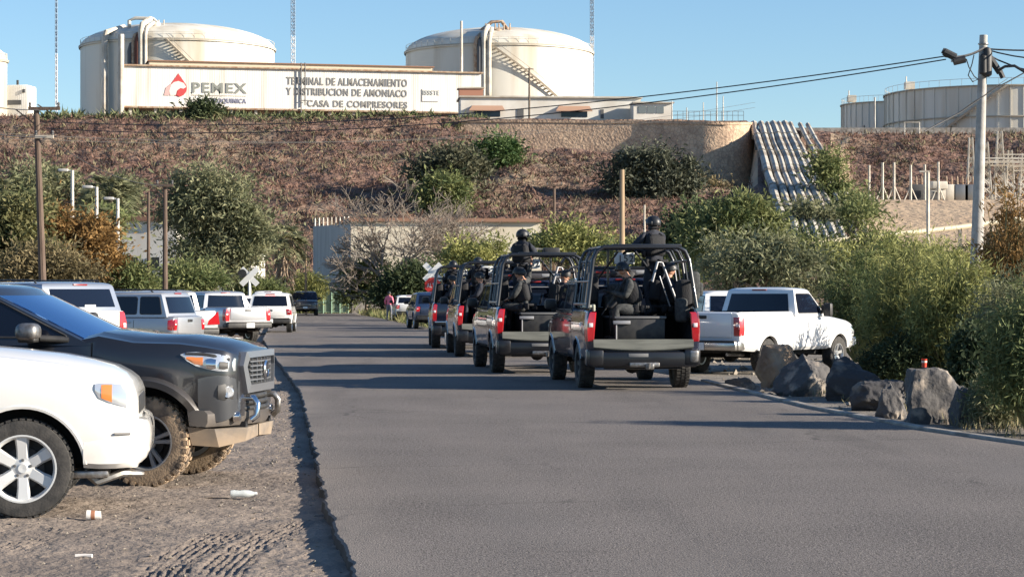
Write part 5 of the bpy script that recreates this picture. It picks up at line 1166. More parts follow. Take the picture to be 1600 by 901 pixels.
    if s.get('rbump') == 'thin':
        mb = MB(); mb.rbox((xr-.04, 0, zb+.03), (.14, yb*.97, .26), .035); mb.rbox((xr+.02, 0, zb-.09), (.06, yb*.72, .10), .02)
        for sd_ in (-1, 1): mb.rbox((xr+.07, sd_*(w-.07), zb+.06), (.28, .09, .28), .03); mb.rbox((xr-.05, sd_*(w-.18), zb+.06), (.14, .26, .27), .035)
        mb.rbox((xr+.0, 0, zb+.23), (.08, yb*.9, .10), .015)
        mb.build('rear_bumper', [bm_, BLACK], r)
    elif s.get('rbump', True):
        mb = MB(); mb.rbox((xr-.07, 0, zb+.13), (.20, yb, .20), .04); mb.rbox((xr-.12, 0, zb+.22), (.14, yb*.98, .05), .015, mi=1)
        for sd_ in (-1, 1): mb.rbox((xr+.06, sd_*(w-.08), zb+.13), (.28, .10, .19), .03)
        mb.build('rear_bumper', [bm_, BLACK], r)
    if s.get('plate', True): mb = MB(); mb.rbox((xr-.185, 0, zb+.12), (.012, .32, .16), .004); mb.build('licence_plate', PLATE, r)
    if s.get('gate', True) and not s['open']:
        yg = w-.12-(.10 if not s.get('tri') else .0); mb = MB(); mb.rbox((xr-.004, 0, (zb+.28+zt)/2), (.03, 2*yg-.04, zt-zb-.34), .012); gt = mb.build('tailgate' if pk else 'hatch', paint, r); mb = MB(); mb.rbox((xr-.025, 0, zt-.12), (.02, .26, .07), .01); mb.build('handle', BLACK, gt)
    # ---- front
    xf = s['foh']; zn = s['znose']
    if s.get('front', True):
        yw = w-s['nose_w']-.05; mb = MB(); mb.rbox((xf+.01, 0, (zn-.22+zb+.32)/2), (.05, 2*yw*.62, zn-zb-.48), .02)
        for k in range(4): mb.rbox((xf+.038, 0, zb+.36+k*(zn-zb-.62)/3), (.015, 2*yw*.58, .025), .005, mi=1)
        mb.build('grille', [BLACK, s.get('grillem', STEEL)], r)
        for sd_ in (-1, 1):
            side_panel('headlight', r, s, [(xf-.34, zn-.20, zn-.13), (xf-.2, zn-.28, zn-.12), (xf-.08, zn-.31, zn-.13), (xf-.01, zn-.31, zn-.17)], sd_, LENSC, .012, .12)
        mb = MB(); mb.rbox((xf+.03, 0, zb+.14), (.20, 2*(w-.12), .22), .05); mb.build('front_bumper', s.get('fbump', paint), r); mb = MB(); mb.rbox((xf+.135, 0, zb+.18), (.012, .32, .14), .004); mb.build('licence_plate', PLATE, r)
    # ---- mirrors and handles
    if s.get('mirrors', True):
        for sd_ in (-1, 1):
            mb = MB(); xm = s['cowl']-.32; mb.rbox((xm, sd_*(w+.10), zk+.16), (.12, .22, .19), .045, mi=0); mb.tube([(xm-.02, sd_*(w-.06), zk+.05), (xm, sd_*(w+.05), zk+.10)], .028, 6); mb.build('mirror', s.get('mirm', BLACK), r)
    for xh in s.get('handles', [d_ + .18 for d_ in dl[1:]]):
        for sd_ in (-1, 1):
            mb = MB(); yy = y_at(s, xh, zk-.12); mb.rbox((xh, sd_*(yy+.018), zk-.13), (.19, .03, .032), .01); mb.build('door_handle', s.get('hm', paint), r)
    if s.get('rails'):
        for sd_ in (-1, 1):
            mb = MB(); yy = w-tb-.10; mb.tube([(s['rr']+.3, sd_*yy, zr-.02), (s['rr']+.4, sd_*yy, zr+.055), (s['rf']-.5, sd_*yy, zr+.055), (s['rf']-.4, sd_*yy, zr-.02)], .018, 6); mb.build('roof_rail', s.get('railm', BLACK), r)
    if s.get('tlight', True): mb = MB(); mb.rbox((xrt+.03, 0, zr-.035), (.06, .36, .03), .008); mb.build('brake_light', mat('brake_lens', (.25, .02, .02), .3), r)
    s['lv'] = lv; s['zk'] = zk
    return r

def hd(px_dir): return math.atan2(px_dir[1], px_dir[0])
def locate(s, lx, ly, wx, wy, th, z=GZ):
    return (wx-(lx*math.cos(th)-ly*math.sin(th)), wy-(lx*math.sin(th)+ly*math.cos(th)), z)

# ---- 1. white pickup front, nearest
s = spec(foh=.98, w=.985, r=.385, rim=.258, tw=.25, wb=3.1, roh=1.15, zb=.40, zcowl=1.30, znose=1.05, zbelt=1.25, zroof=1.84, cowl=-.62, rf=-1.4, crown=.045, paint=WHITE, spokes=6, sw=.50, rimm=ALLOYL, arch=.085, arch_out=.006, arch_w=.03, front=False, crisp=True, nose_w=.26, rot=.55, crew=True, archm=WHITE, zbed=1.30)
xf = s['foh']; w_ = s['w']
s['st'] = [q for q in s['st'] if q[0] < -.3]+[(-.12, w_, .40, 1.245, .045), (.25, w_-.008, .40, 1.20, .045), (.50, w_-.03, .40, 1.15, .045), (.66, w_-.055, .385, 1.11, .04), (.76, w_-.085, .375, 1.06, .035), (.82, w_-.115, .375, 1.02, .025), (.85, w_-.145, .375, .975, .02), (.865, w_-.18, .375, .94, .01)]
th = R(7); L1 = locate(s, 0, -s['w'], Xp(34, 17.2), 17.2, th, -.085)
r1 = car(s, 'pickup_truck', L1, th, 'white pickup cut by the left edge, nearest the camera, silver six spoke wheel', 'pickup truck', 'vehicles parked on the left')
for sd_ in (-1, 1):
    o = side_panel('headlight', r1, s, [(.55, .975, 1.035), (.58, .925, 1.04), (.66, .89, 1.04), (.74, .865, 1.03), (.79, .85, 1.02)], sd_, LENSC, .012, .08)
    side_panel('marker_lamp', o, s, [(.60, .925, 1.028), (.63, .912, 1.03), (.68, .893, 1.028)], sd_, LENSO, .017, .02)
    side_panel('side_marker', r1, s, [(.70, .635, .655), (.75, .635, .655), (.82, .635, .655)], sd_, mat('marker_grey', (.2, .19, .18), .4), .020, .02)
    mb = MB(); tb_ = [(.462, .385, .66, .008), (.58, .375, .70, .010), (.70, .375, .73, .012), (.80, .38, .75, .013), (.845, .39, .76, .012), (.895, .41, .75, 0), (.93, .44, .73, 0), (.95, .49, .70, 0), (.96, .54, .66, 0)]
    yo = [0, 0, 0, 0, 0, .775-.07, .62, .48, .36]
    for i, (x, z0_, z1_, o_) in enumerate(tb_):
        yy = y_at(s, x, .55)+o_ if i < 5 else yo[i]
        for (a, z) in ((yy-.3, z0_), (yy-.06, z0_), (yy-.012, z0_+.04), (yy, (z0_+z1_)/2), (yy-.004, z1_-.02), (yy-.02, z1_), (yy-.3, z1_)): mb.v.append((x, sd_*a, z))
        if i: mb.f += [((i-1)*7+j, (i-1)*7+(j+1) % 7, i*7+(j+1) % 7, i*7+j) for j in range(7)]; mb.m += [0]*7
    mb.f += [tuple(range(7)), tuple(56+j for j in range(7))]; mb.m += [0, 0]
    mb.build('front_bumper_corner', WHITE, r1, smooth=40)
mb = MB(); mb.rbox((.87, 0, .58), (.16, 1.05, .30), .06); mb.build('front_bumper', WHITE, r1)
mb = MB(); mb.rbox((.85, 0, .85), (.05, 1.0, .15), .02); mb.build('grille', BLACK, r1)
mb = MB(); mb.tube([(.46, -.78, .36), (.56, -.76, .27), (.66, -.74, .30), (.74, -.7, .33), (.9, -.55, .31)], [.035, .04, .03, .035, .02], 7); mb.rbox((.5, -.5, .33), (.3, .7, .06), .02); mb.build('skid_bracket', STEEL, r1)

# ---- 2. graphite pickup
s = spec(foh=.88, w=.945, r=.385, rim=.238, tw=.27, wb=3.57, roh=1.1, zb=.50, zcowl=1.30, znose=1.20, zbelt=1.24, zroof=1.735, cowl=-.36, rf=-1.42, rr=-3.0, rb=-3.2, crown=.045, paint=GREY, spokes=5, sw=.5, split=True, rimm=ALLOY, arch=.10, arch_out=.045, arch_w=.085, front=False, crisp=True, wsm=GLASSB, nose_w=.22, lug=True, tr_h=1.6, tread=34, rub=RUBD, mirrors=False, archm=dusty(mat('graphite_flare', (.035, .038, .045), .35, metal=.4, coat=.8), amt=.3), zbed=1.32)
w_ = s['w']
s['st'] = [q for q in s['st'] if q[0] < -.4]+[(-.10, w_, .50, 1.245, .055), (.30, w_-.02, .52, 1.235, .06), (.52, w_-.055, .56, 1.205, .055), (.66, w_-.09, .60, 1.18, .045), (.725, w_-.15, .60, 1.155, .04), (.765, w_-.25, .60, 1.14, .035), (.782, w_-.36, .60, 1.12, .02)]
th = R(-6.5); L2 = locate(s, 0, -s['w'], Xp(224, 20.0), 20.0, th, -.085)
r2 = car(s, 'pickup_truck', L2, th, 'graphite grey pickup with muddy off road tyres parked behind the nearest white one', 'pickup truck', 'vehicles parked on the left')
r2.scale = (1.04, 1, 1.045)
GR2 = mat('gunmetal_trim', (.26, .27, .29), .3, metal=.6)
for sd_ in (-1, 1):
    o = side_panel('headlight', r2, s, [(.32, 1.13, 1.14), (.37, 1.085, 1.155), (.45, 1.04, 1.16), (.55, 1.01, 1.15), (.64, .995, 1.14), (.70, .99, 1.12), (.755, .995, 1.10)], sd_, LENSC, .014, .06)
    side_panel('amber_lamp', o, s, [(.37, 1.095, 1.12), (.44, 1.055, 1.12), (.51, 1.045, 1.115)], sd_, LENSO, .020, .02)
    side_panel('headlight_bezel', o, s, [(.36, 1.13, 1.153), (.50, 1.128, 1.155), (.60, 1.11, 1.14), (.72, 1.08, 1.105)], sd_, BLACK, .019, .02)
    side_panel('projector_lamp', o, s, [(.54, 1.02, 1.10), (.58, 1.01, 1.105), (.62, 1.02, 1.095)], sd_, CHROME, .028, .02)
    side_panel('projector_lamp', o, s, [(.65, 1.015, 1.075), (.685, 1.01, 1.075), (.71, 1.015, 1.07)], sd_, BLACK, .022, .02)
    # fender skin / bumper corner in gunmetal
    side_panel('bumper_corner', r2, s, [(.47, .60, .93), (.55, .57, .95), (.64, .56, .96), (.71, .58, .95), (.75, .62, .93), (.775, .66, .90)], sd_, mat('bumper_grey_paint', (.085, .088, .095), .3, metal=.5, coat=.6), .022, .05)
    fl = side_panel('fog_lamp_bezel', r2, s, [(.64, .755, .875), (.69, .745, .885), (.745, .75, .87)], sd_, BLACK, .034, .03)
    mb = MB(); yy = y_at(s, .72, .8); mb.lathe([(.001, sd_*.0), (.045, sd_*.005), (.05, -sd_*.02)], 14, (.715, sd_*(yy+.045), .815), 'y'); mb.build('fog_lamp', LENSC, fl)
    # mirror
    mb = MB(); mb.rbox((-.98, sd_*1.07, 1.33), (.20, .22, .15), .06, seg=3); mb.rbox((-.98, sd_*1.05, 1.265), (.16, .18, .05), .02, mi=1); mb.tube([(-.68, sd_*.90, 1.26), (-.90, sd_*1.0, 1.275)], .03, 8, mi=1); mb.build('mirror', [STEEL, BLACK], r2, smooth=50)
mb = MB(); mb.tube([(-.30, -.55, 1.275), (-.34, -.2, 1.305), (-.40, .10, 1.335)], .012, 5); mb.build('wiper', BLACK, r2)
# grille with surround
mb = MB(); hexo = [(-.64, .98), (-.57, 1.10), (.57, 1.10), (.64, .98), (.54, .74), (-.54, .74)]; hexi = [(-.55, .97), (-.49, 1.045), (.49, 1.045), (.55, .97), (.46, .81), (-.46, .81)]
for k in range(6):
    a, b_, c, d_ = hexo[k], hexo[(k+1) % 6], hexi[(k+1) % 6], hexi[k]; mb.prism([a, b_, c, d_], lambda u, v: (.74-.12*abs(u), u, v+.055), lambda u, v: (.882-.15*abs(u)**1.6, u, v+.055))
g_ = mb.build('grille', GR2, r2, smooth=30)
mb = MB(); mb.prism(hexi, lambda u, v: (.70-.12*abs(u), u, v+.055), lambda u, v: (.835-.15*abs(u)**1.6, u, v+.055)); mb.build('grille_mesh', BLACK, g_, smooth=None)
mb = MB()
for v_ in (.85, .89, .93, .97, 1.01): mb.tube([(.852-.15*abs(u)**1.6, u, v_+.055) for u in np.linspace(-.42, .42, 9)], .009, 4)
for u in np.linspace(-.36, .36, 7): mb.tube([(.852-.15*abs(u)**1.6, u, .875), (.852-.15*abs(u)**1.6, u, 1.095)], .008, 4)
mb.build('grille_bar', GR2, g_, smooth=60)
mb = MB(); mb.lathe([(.07, -.012), (.085, 0), (.07, .012)], 20, (.868, 0, .985), 'x'); mb.build('badge', CHROME, g_)
mb = MB()
for z_, xx in ((.76, .83), (.71, .84), (.66, .85)): mb.tube([(xx-.32*abs(u)**1.8, u, z_) for u in np.linspace(-.75, .75, 13)], .022, 6)
mb.build('lower_grille', BLACK, r2, smooth=60)
# steel front bumper
mb = MB(); pts = []
us = np.linspace(-.93, .93, 17); pf = [(0, .55), (.04, .52), (.05, .60), (.0, .66), (-.12, .68)]
for i, u in enumerate(us):
    xx = .85-.34*abs(u)**2.2
    for (a, z) in ((-.16, .53), (-.02, .52), (.0, .56), (.0, .63), (-.03, .66), (-.18, .665)): mb.v.append((xx+a, u, z))
    if i: mb.f += [((i-1)*6+j, (i-1)*6+(j+1) % 6, i*6+(j+1) % 6, i*6+j) for j in range(6)]; mb.m += [0]*6
mb.f += [tuple(range(6)), tuple(16*6+j for j in range(6))]; mb.m += [0, 0]
fb = mb.build('front_bumper', dusty(mat('steel_bumper', (.09, .085, .085), .35, metal=.5, coat=.3), z0=.45, z1=.7, amt=.5), r2, smooth=35)
for sd_ in (-1, 1):
    mb = MB(); mb.tube([(.83, sd_*.46, .56), (.88, sd_*.44, .60), (.885, sd_*.43, .70), (.85, sd_*.42, .75), (.76, sd_*.42, .75)], .03, 8); mb.build('bull_bar', CHROME if sd_ < 0 else STEEL, fb, smooth=60)
    mb = MB(); mb.lathe([(.001, .03), (.045, .025), (.05, -.03), (.001, -.04)], 14, (.76, sd_*.66, .60), 'x'); mb.build('spot_lamp', CHROME, fb)
    mb = MB(); mb.add([(.38, sd_*.92, .52), (.60, sd_*.84, .50), (.82, sd_*.55, .50), (.80, sd_*.52, .38), (.62, sd_*.76, .34), (.40, sd_*.84, .36), (.38, sd_*.5, .50), (.40, sd_*.45, .34), (.80, sd_*.02, .5), (.80, sd_*.02, .40)], [(0, 1, 4, 5), (1, 2, 3, 4), (2, 8, 9, 3), (5, 4, 3, 9, 7), (0, 5, 7, 6), (0, 6, 8, 2, 1)]); mb.build('skid_plate', dusty(mat('dusty_skid', (.13, .12, .11), .7, metal=.2, col2=(.26, .21, .16), scale=6), z0=.3, z1=.52, amt=.6, dust=(.34, .25, .17)), r2, smooth=None)
mb = MB(); mb.lathe([(.16, -.012), (.18, 0), (.16, .012)], 22, (-.95, .38, 1.22), 'x'); mb.build('steering_wheel', BLACK, r2)

# ---- dark car hood between the graphite pickup and the white suv
s = spec(kind='sedan', foh=.9, w=.90, r=.33, rim=.21, tw=.21, wb=2.7, roh=.9, zb=.40, zcowl=1.34, znose=1.20, zbelt=1.28, zroof=1.66, cowl=-.12, rf=-.95, rr=-2.6, rb=-3.2, paint=BLACKP)
th = R(-3); car(s, 'car', locate(s, s['foh'], -.5, Xp(268, 27.5), 27.5, th, GZ), th, 'dark car showing only its bonnet between the graphite pickup and the white suv', 'car', 'vehicles parked on the left')
# ---- white suv, big
s = spec(kind='suv', foh=.95, w=1.0, r=.40, rim=.26, wb=3.3, roh=1.25, zb=.45, zcowl=1.22, znose=1.10, zbelt=1.42, tumble=.07, zroof=1.95, cowl=-.55, rf=-1.25, rr=-4.25, rb=-4.45, paint=mat('white_suv_paint', (.66, .64, .58), .35, coat=1), tl=(.62, .12), tlz=.04, doors=[-.65, -1.75, -2.85], wins=[(-4.2, -3.0), (-2.9, -1.8), (-1.72, -.55)], roofm=mat('suv_roof', (.30, .33, .38), .3, metal=.4, coat=1), rails=True)
def rear_at(s, px, d, th, ly): return locate(s, s['xr'], ly, Xp(px, d), d, th, GZ)
th = R(143); r_ = car(s, 'suv', rear_at(s, 200, 44.5, th, -s['w']), th, 'large white suv with a sticker on its rear window, behind the graphite pickup', 'suv', 'vehicles parked on the left')
mb = MB(); lv = s['lv']; mb.rbox((lv(1.5)[2]-.012, -.12, 1.44), (.012, .28, .17), .004); mb.build('window_sticker', PLATE, r_)
mb = MB(); mb.tube([(s['xr']-.03, -.62, 1.12), (s['xr']-.035, .1, 1.12), (s['xr']-.03, .5, 1.10), (s['xr']-.03, .5, 1.05), (s['xr']-.03, -.3, 1.04)], .012, 5); mb.build('trim_strip', STEEL, r_)
# ---- silver small suv
s = spec(kind='suv', foh=.82, w=.90, r=.35, rim=.22, tw=.22, wb=2.57, roh=.85, zb=.38, zcowl=1.22, znose=1.10, zbelt=1.20, zroof=1.78, cowl=-.5, rf=-.95, rr=-3.1, rb=-3.30, paint=SILVER, tl=(.26, .16), tlz=-.02, doors=[-.6, -1.55, -2.35], wins=[(-3.1, -2.5), (-2.42, -1.6), (-1.52, -.5)], rails=True, tumble=.10, trim=True)
th = R(163); car(s, 'suv', rear_at(s, 320, 56, th, -s['w']), th, 'silver small suv with dark roof rails showing its shaded left side', 'suv', 'vehicles parked on the left')
# ---- silver pickup (triangular lamp)
s = spec(foh=.95, w=.92, r=.38, rim=.22, wb=3.05, roh=1.2, zb=.50, zcowl=1.2, znose=1.1, zbed=1.25, zbelt=1.20, zroof=1.82, cowl=-.55, rf=-1.2, rr=-2.65, rb=-2.75, paint=mat('silver_grey_paint', (.40, .40, .40), .4, metal=.4, coat=.6), tri=True, tl=(.34, .1))
th = R(118); car(s, 'pickup_truck', rear_at(s, 343, 66, th, -s['w']), th, 'silver pickup with triangular red tail lamp, right of the silver small suv', 'pickup truck', 'vehicles parked on the left')
# ---- silver nissan-like pickup
s = spec(foh=.9, w=.925, r=.38, rim=.22, wb=3.15, roh=1.2, zb=.52, zcowl=1.2, znose=1.1, zbed=1.28, zbelt=1.20, zroof=1.80, cowl=-.55, rf=-1.2, rr=-2.75, rb=-2.85, paint=SILVER, tl=(.42, .14))
th = R(126); r_ = car(s, 'pickup_truck', rear_at(s, 424, 78, th, -s['w']), th, 'silver pickup with upright red tail lamps and a white plate at its bumper corner', 'pickup truck', 'vehicles parked on the left')
# ---- white suv rear, far
s = spec(kind='suv', foh=.85, w=.92, r=.36, rim=.22, tw=.23, wb=2.66, roh=.95, zb=.42, zcowl=1.12, znose=1.0, zbelt=1.10, zroof=1.70, cowl=-.5, rf=-1.05, rr=-3.05, rb=-3.40, paint=WHITE, tl=(.24, .16), doors=[-.6, -1.6, -2.4], wins=[(-3.0, -2.5), (-2.42, -1.65), (-1.55, -.5)])
th = R(92); r_ = car(s, 'suv', locate(s, s['xr'], 0, Xp(421, 94), 94, th, GZ+.05), th, 'white suv seen from behind with a lit red brake light above its rear window', 'suv', 'vehicles parked on the left')
mb = MB(); mb.rbox((s['rr']-.03, 0, 1.60), (.05, .42, .05), .01); mb.build('brake_lamp', mat('lit_brake', (1, .05, .04), .4, emit=2.5), r_)
s2 = dict(s)
for k, (px, d, th_, lab, kw) in enumerate([
    (392, 108, 120, 'white car roof seen between the silver pickup and the white suv', {}),
    (372, 90, 128, 'white car behind the cab of the silver pickup', {}),
    (262, 72, 150, 'white car showing only its roof behind the silver small suv', dict(zroof=1.80)),
    (455, 125, 93, 'white van like car roof behind the white suv with the lit brake light', dict(zroof=1.86))]):
    kk = dict(kind='suv', foh=.85, w=.90, r=.34, rim=.22, tw=.22, wb=2.6, roh=.9, zb=.38, zcowl=1.05, znose=.95, zbelt=1.05, zroof=1.62, cowl=-.5, rf=-1.15, rr=-2.9, rb=-3.3, paint=WHITE, tl=(.2, .15), doors=[-.6, -1.6, -2.4], wins=[(-3.0, -2.4), (-2.3, -1.6), (-1.5, -.5)]); kk.update(kw)
    s = spec(**kk); th = R(th_)
    car(s, 'car', locate(s, s['xr'], 0, Xp(px if k != 3 else 418, d), d, th, GZ), th, lab, 'car', 'vehicles parked on the left')
# ---- black oncoming suv
s = spec(kind='suv', foh=.95, w=.98, r=.38, rim=.24, wb=2.9, roh=1.0, zb=.42, zcowl=1.18, znose=1.10, zbelt=1.15, zroof=1.78, cowl=-.5, rf=-1.1, rr=-3.5, rb=-3.8, paint=BLACKP, doors=[-.6, -1.7, -2.6], wins=[(-3.5, -2.7), (-2.6, -1.75), (-1.65, -.5)])
th = R(-84); car(s, 'suv', locate(s, s['foh'], 0, Xp(477, 165), 165, th, 0), th, 'black suv driving towards the camera at the far end of the road', 'suv')
# ---- far right cars
s = spec(kind='suv', foh=.8, w=.86, r=.32, rim=.2, tw=.2, wb=2.55, roh=.8, zb=.34, zcowl=1.05, znose=.92, zbelt=1.0, zroof=1.52, cowl=-.5, rf=-1.1, rr=-2.7, rb=-3.1, paint=WHITE, tl=(.2, .15), doors=[-.6, -1.5, -2.3], wins=[(-2.8, -2.35), (-2.25, -1.55), (-1.45, -.5)])
th = R(97); car(s, 'car', locate(s, s['xr'], 0, Xp(641, 134), 134, th, 0), th, 'small white car parked beside the person in pink', 'car', 'cars parked along the far right kerb')
s = spec(kind='suv', foh=.9, w=.92, r=.36, rim=.23, tw=.22, wb=2.75, roh=.95, zb=.4, zcowl=1.12, znose=1.0, zbelt=1.10, zroof=1.68, cowl=-.5, rf=-1.1, rr=-3.2, rb=-3.5, paint=BLUEP, tl=(.22, .15), doors=[-.6, -1.6, -2.4], wins=[(-3.1, -2.5), (-2.42, -1.65), (-1.55, -.5)])
th = R(99); car(s, 'suv', locate(s, s['xr'], 0, Xp(680, 103), 103, th, 0), th, 'dark blue suv parked under the red stop sign', 'suv', 'cars parked along the far right kerb')
# ---- white single cab pickup on the right
s = spec(foh=.92, w=.985, r=.385, rim=.22, wb=3.25, roh=1.2, zb=.50, zcowl=1.24, znose=1.12, zbed=1.36, zbelt=1.27, zroof=1.86, cowl=-.55, rf=-1.15, rr=-1.98, rb=-2.12, crew=False, doors=[-.62, -1.93], wins=[(-1.92, -.55)], paint=mat('bright_white_paint', (.80, .79, .77), .3, coat=1), tl=(.40, .12), tlz=-.05, bump=mat('chrome_bumper', (.5, .48, .45), .25, metal=.9), spokes=5, arch_out=.02)
th = R(54); r_ = car(s, 'pickup_truck', rear_at(s, 1159, 47.5, th, -s['w']), th, 'white single cab pickup parked behind the boulders with branch shadows on its door', 'pickup truck')
for sd_ in (-1, 1): mb = MB(); mb.rbox((s['cowl']-.30, sd_*(s['w']+.14), 1.38), (.14, .20, .30), .04); mb.build('mirror_head', BLACK, r_)
text('FX4', r_, (s['xr']+.42, -(s['w']+.012), 1.24), .07, .26, mat('decal_grey', (.3, .3, .3), .6), ext=.002)
s = spec(kind='suv', foh=.9, w=.94, r=.37, rim=.23, wb=2.8, roh=1.0, zb=.42, zcowl=1.18, znose=1.05, zbelt=1.16, zroof=1.80, cowl=-.5, rf=-1.1, rr=-3.3, rb=-3.7, paint=MATS['bright_white_paint'], doors=[-.6, -1.6, -2.5], wins=[(-3.3, -2.6), (-2.5, -1.65), (-1.55, -.5)])
th = R(100); car(s, 'suv', locate(s, s['xr'], s['w'], Xp(1102, 57), 57, th, GZ), th, 'white suv mostly hidden behind the white single cab pickup', 'suv')

# ------------------------------------------------------------------ POLICE PICKUPS
ps = spec(foh=.92, w=1.0, r=.395, rim=.245, tw=.27, wb=3.73, roh=1.20, zb=.50, zcowl=1.30, znose=1.20, zbed=1.40, zbelt=1.32, zroof=1.93, cowl=-.60, rf=-1.35, rr=-2.95, rb=-3.08, paint=NAVY, open=True, plate=False, tl=(.50, .10), rbump='thin', tlz=0, tlin=.09, tread=36, bump=mat('bumper_black_paint', (.008, .008, .01), .35, coat=.3), rimm=BLACK, hm=NAVY)
XR = ps['xr']; BF = .85
pol = car(ps, 'police_pickup', (0, 0, 0), 0, 'x', 'police pickup')
# bed wall facings, load board, bench
mb = MB(); mb.v = []; k = 0
for i, u in enumerate(np.linspace(-.86, .86, 15)):
    sagz = .05*(1-(u/.86)**2); 
    for (a, z) in ((XR+.03, BF+.02), (XR-.035, BF+.015), (XR-.045, BF-.0), (XR-.075, BF-.11-sagz), (XR-.06, BF-.13-sagz), (XR+.02, BF-.10)): mb.v.append((a, u, z))
    if i: mb.f += [((i-1)*6+j, (i-1)*6+(j+1) % 6, i*6+(j+1) % 6, i*6+j) for j in range(6)]; mb.m += [0]*6
mb.f += [tuple(range(6)), tuple(84+j for j in range(6))]; mb.m += [0, 0]
mb.build('load_board', BOARD, pol, smooth=35)
mb = MB(); mb.rbox((XR+1.05, 0, BF+.19), (1.5, .86, .36), .02); mb.rbox((XR+1.05, 0, BF+.385), (1.54, .90, .04), .01, mi=1); mb.build('bench', [BLACK, mat('bench_top', (.13, .13, .13), .7)], pol)
mb = MB(); mb.tube([(XR+.28, .42, BF), (XR+.28, .42, BF+.3)], .016, 6); mb.rbox((XR+.27, .33, BF+.30), (.05, .30, .06), .01); mb.build('bench_stay', CAGEL, pol)
# rear bumper details
mb = MB(); mb.rbox((XR-.10, 0, .44), (.14, .52, .08), .02); mb.rbox((XR-.20, -.08, .41), (.10, .14, .10), .02); mb.tube([(XR-.16, -.05, .40), (XR-.30, -.05, .40), (XR-.30, -.05, .47)], .028, 7); mb.build('tow_hitch', STEEL, pol)
mb = MB(); mb.rbox((XR-.112, .10, .60), (.012, .34, .06), .004); mb.build('bumper_step', mat('step_grey', (.16, .16, .16), .6), pol)
mb = MB(); mb.rbox((XR-.065, -.86, .58), (.14, .16, .22), .04); mb.build('bumper_corner', STEEL, pol)
# cage
cg = [XR+.10, XR+.85, XR+1.72]; ztop = 2.44; wt_ = .78; wb2 = .94; zr_ = 1.40
def hoop(x, lean=0):
    a = [(x-lean*.0, -wb2, zr_), (x+lean, -wt_-.05, ztop-.22), (x+lean, -wt_+.02, ztop-.07), (x+lean, -wt_+.14, ztop), (x+lean, wt_-.14, ztop), (x+lean, wt_-.02, ztop-.07), (x+lean, wt_+.05, ztop-.22), (x, wb2, zr_)]
    return a
mb = MB(); mb.tube(hoop(cg[0], .12), .036, 8); cage = mb.build('roll_cage', CAGE, pol, smooth=60)
for x in cg[1:]: mb = MB(); mb.tube(hoop(x, .06), .03, 8); mb.build('hoop', CAGE, cage, smooth=60)
for sd_ in (-1, 1):
    for yy, zz in ((sd_*(wt_-.10), ztop-.01), (sd_*(wt_+.03), ztop-.24)):
        mb = MB(); mb.tube([(cg[0]+.12, yy, zz), (cg[2]+.06, yy, zz), (cg[2]+.45, yy*.96, zz-.12)], .026, 7); mb.build('roof_bar', CAGE, cage, smooth=60)
    mb = MB(); mb.tube([(cg[0]+.02, sd_*wb2, 1.46), (cg[2], sd_*wb2, 1.46)], .03, 7); mb.tube([(cg[0]+.08, sd_*.89, 1.85), (cg[2]+.03, sd_*.89, 1.85)], .022, 7); mb.build('side_bar', CAGE, cage, smooth=60)
    mb = MB(); mb.tube([(cg[0]+.10, sd_*(.94), 1.44), (cg[0]+.16, sd_*(wt_+.045), ztop-.2)], .012, 6); mb.build('edge_tube', CAGEL, cage, smooth=60)
mb = MB(); mb.tube([(cg[1], -.76, 1.42), (cg[1]+.05, -.48, 2.18), (cg[1]+.05, -.40, 2.20), (cg[1], -.30, 1.85)], .024, 7); mb.tube([(cg[1]+.04, -.62, 1.42), (cg[1]+.06, -.44, 1.95)], .015, 6); mb.build('a_frame', CAGEL, cage, smooth=60)
for sd_ in (-1, 1):
    for xq in (cg[0]+.45, cg[1]+.42): mb = MB(); mb.tube([(xq, sd_*.935, 1.42), (xq+.06, sd_*.83, 2.18), (xq+.06, sd_*.72, 2.42)], .018, 6); mb.build('side_upright', CAGE, cage, smooth=60)
mb = MB()
for yy in (-.45, 0, .45): mb.tube([(cg[0]+.12, yy, ztop), (cg[2]+.06, yy, ztop)], .018, 6)
mb.tube([(cg[2]+.02, -.8, 1.75), (cg[2]+.02, .8, 1.75)], .02, 6); mb.build('roof_rack', CAGE, cage, smooth=60)
mb = MB(); mb.tube([(cg[2], -.86, 2.10), (cg[2], .86, 2.10)], .028, 7); mb.tube([(cg[2], -.35, 1.45), (cg[2], -.35, ztop)], .024, 7); mb.tube([(cg[2], .35, 1.45), (cg[2], .35, ztop)], .024, 7); mb.build('cross_bar', CAGE, cage, smooth=60)
mb = MB(); mb.tube([(cg[2]-.05, -.86, 1.46), (cg[1], .0, 2.38)], .02, 6); mb.tube([(cg[2]-.05, .86, 1.46), (cg[1], .3, 2.38)], .02, 6); mb.build('diagonal_brace', CAGE, cage, smooth=60)
mb = MB(); mb.rbox((cg[2]+.55, 0, 2.02), (.30, 1.25, .13), .04); lb = mb.build('light_bar', mat('lightbar_grey', (.07, .07, .08), .3), pol)
mb = MB(); mb.rbox((cg[2]+.55, .38, 2.025), (.31, .30, .07), .03); mb.build('red_lamp', mat('light_red', (.55, .05, .04), .3), lb); mb = MB(); mb.rbox((cg[2]+.55, -.40, 2.025), (.31, .40, .09), .03); mb.build('blue_lamp', mat('light_clear', (.40, .41, .43), .3), lb)
mb = MB(); mb.rbox((cg[0]+.14, -.10, ztop+.03), (.10, 1.2, .04), .015); mb.build('grab_rail', CAGE, cage)
mb = MB(); mb.rbox((cg[2]+.04, .05, 2.27), (.02, .36, .20), .005); pn = mb.build('number_plate', PLATE, cage); text('152', pn, (cg[2]+.025, .17, 2.21), .12, .25, DGREY, rot=(R(90), 0, R(-90)), ext=.003)
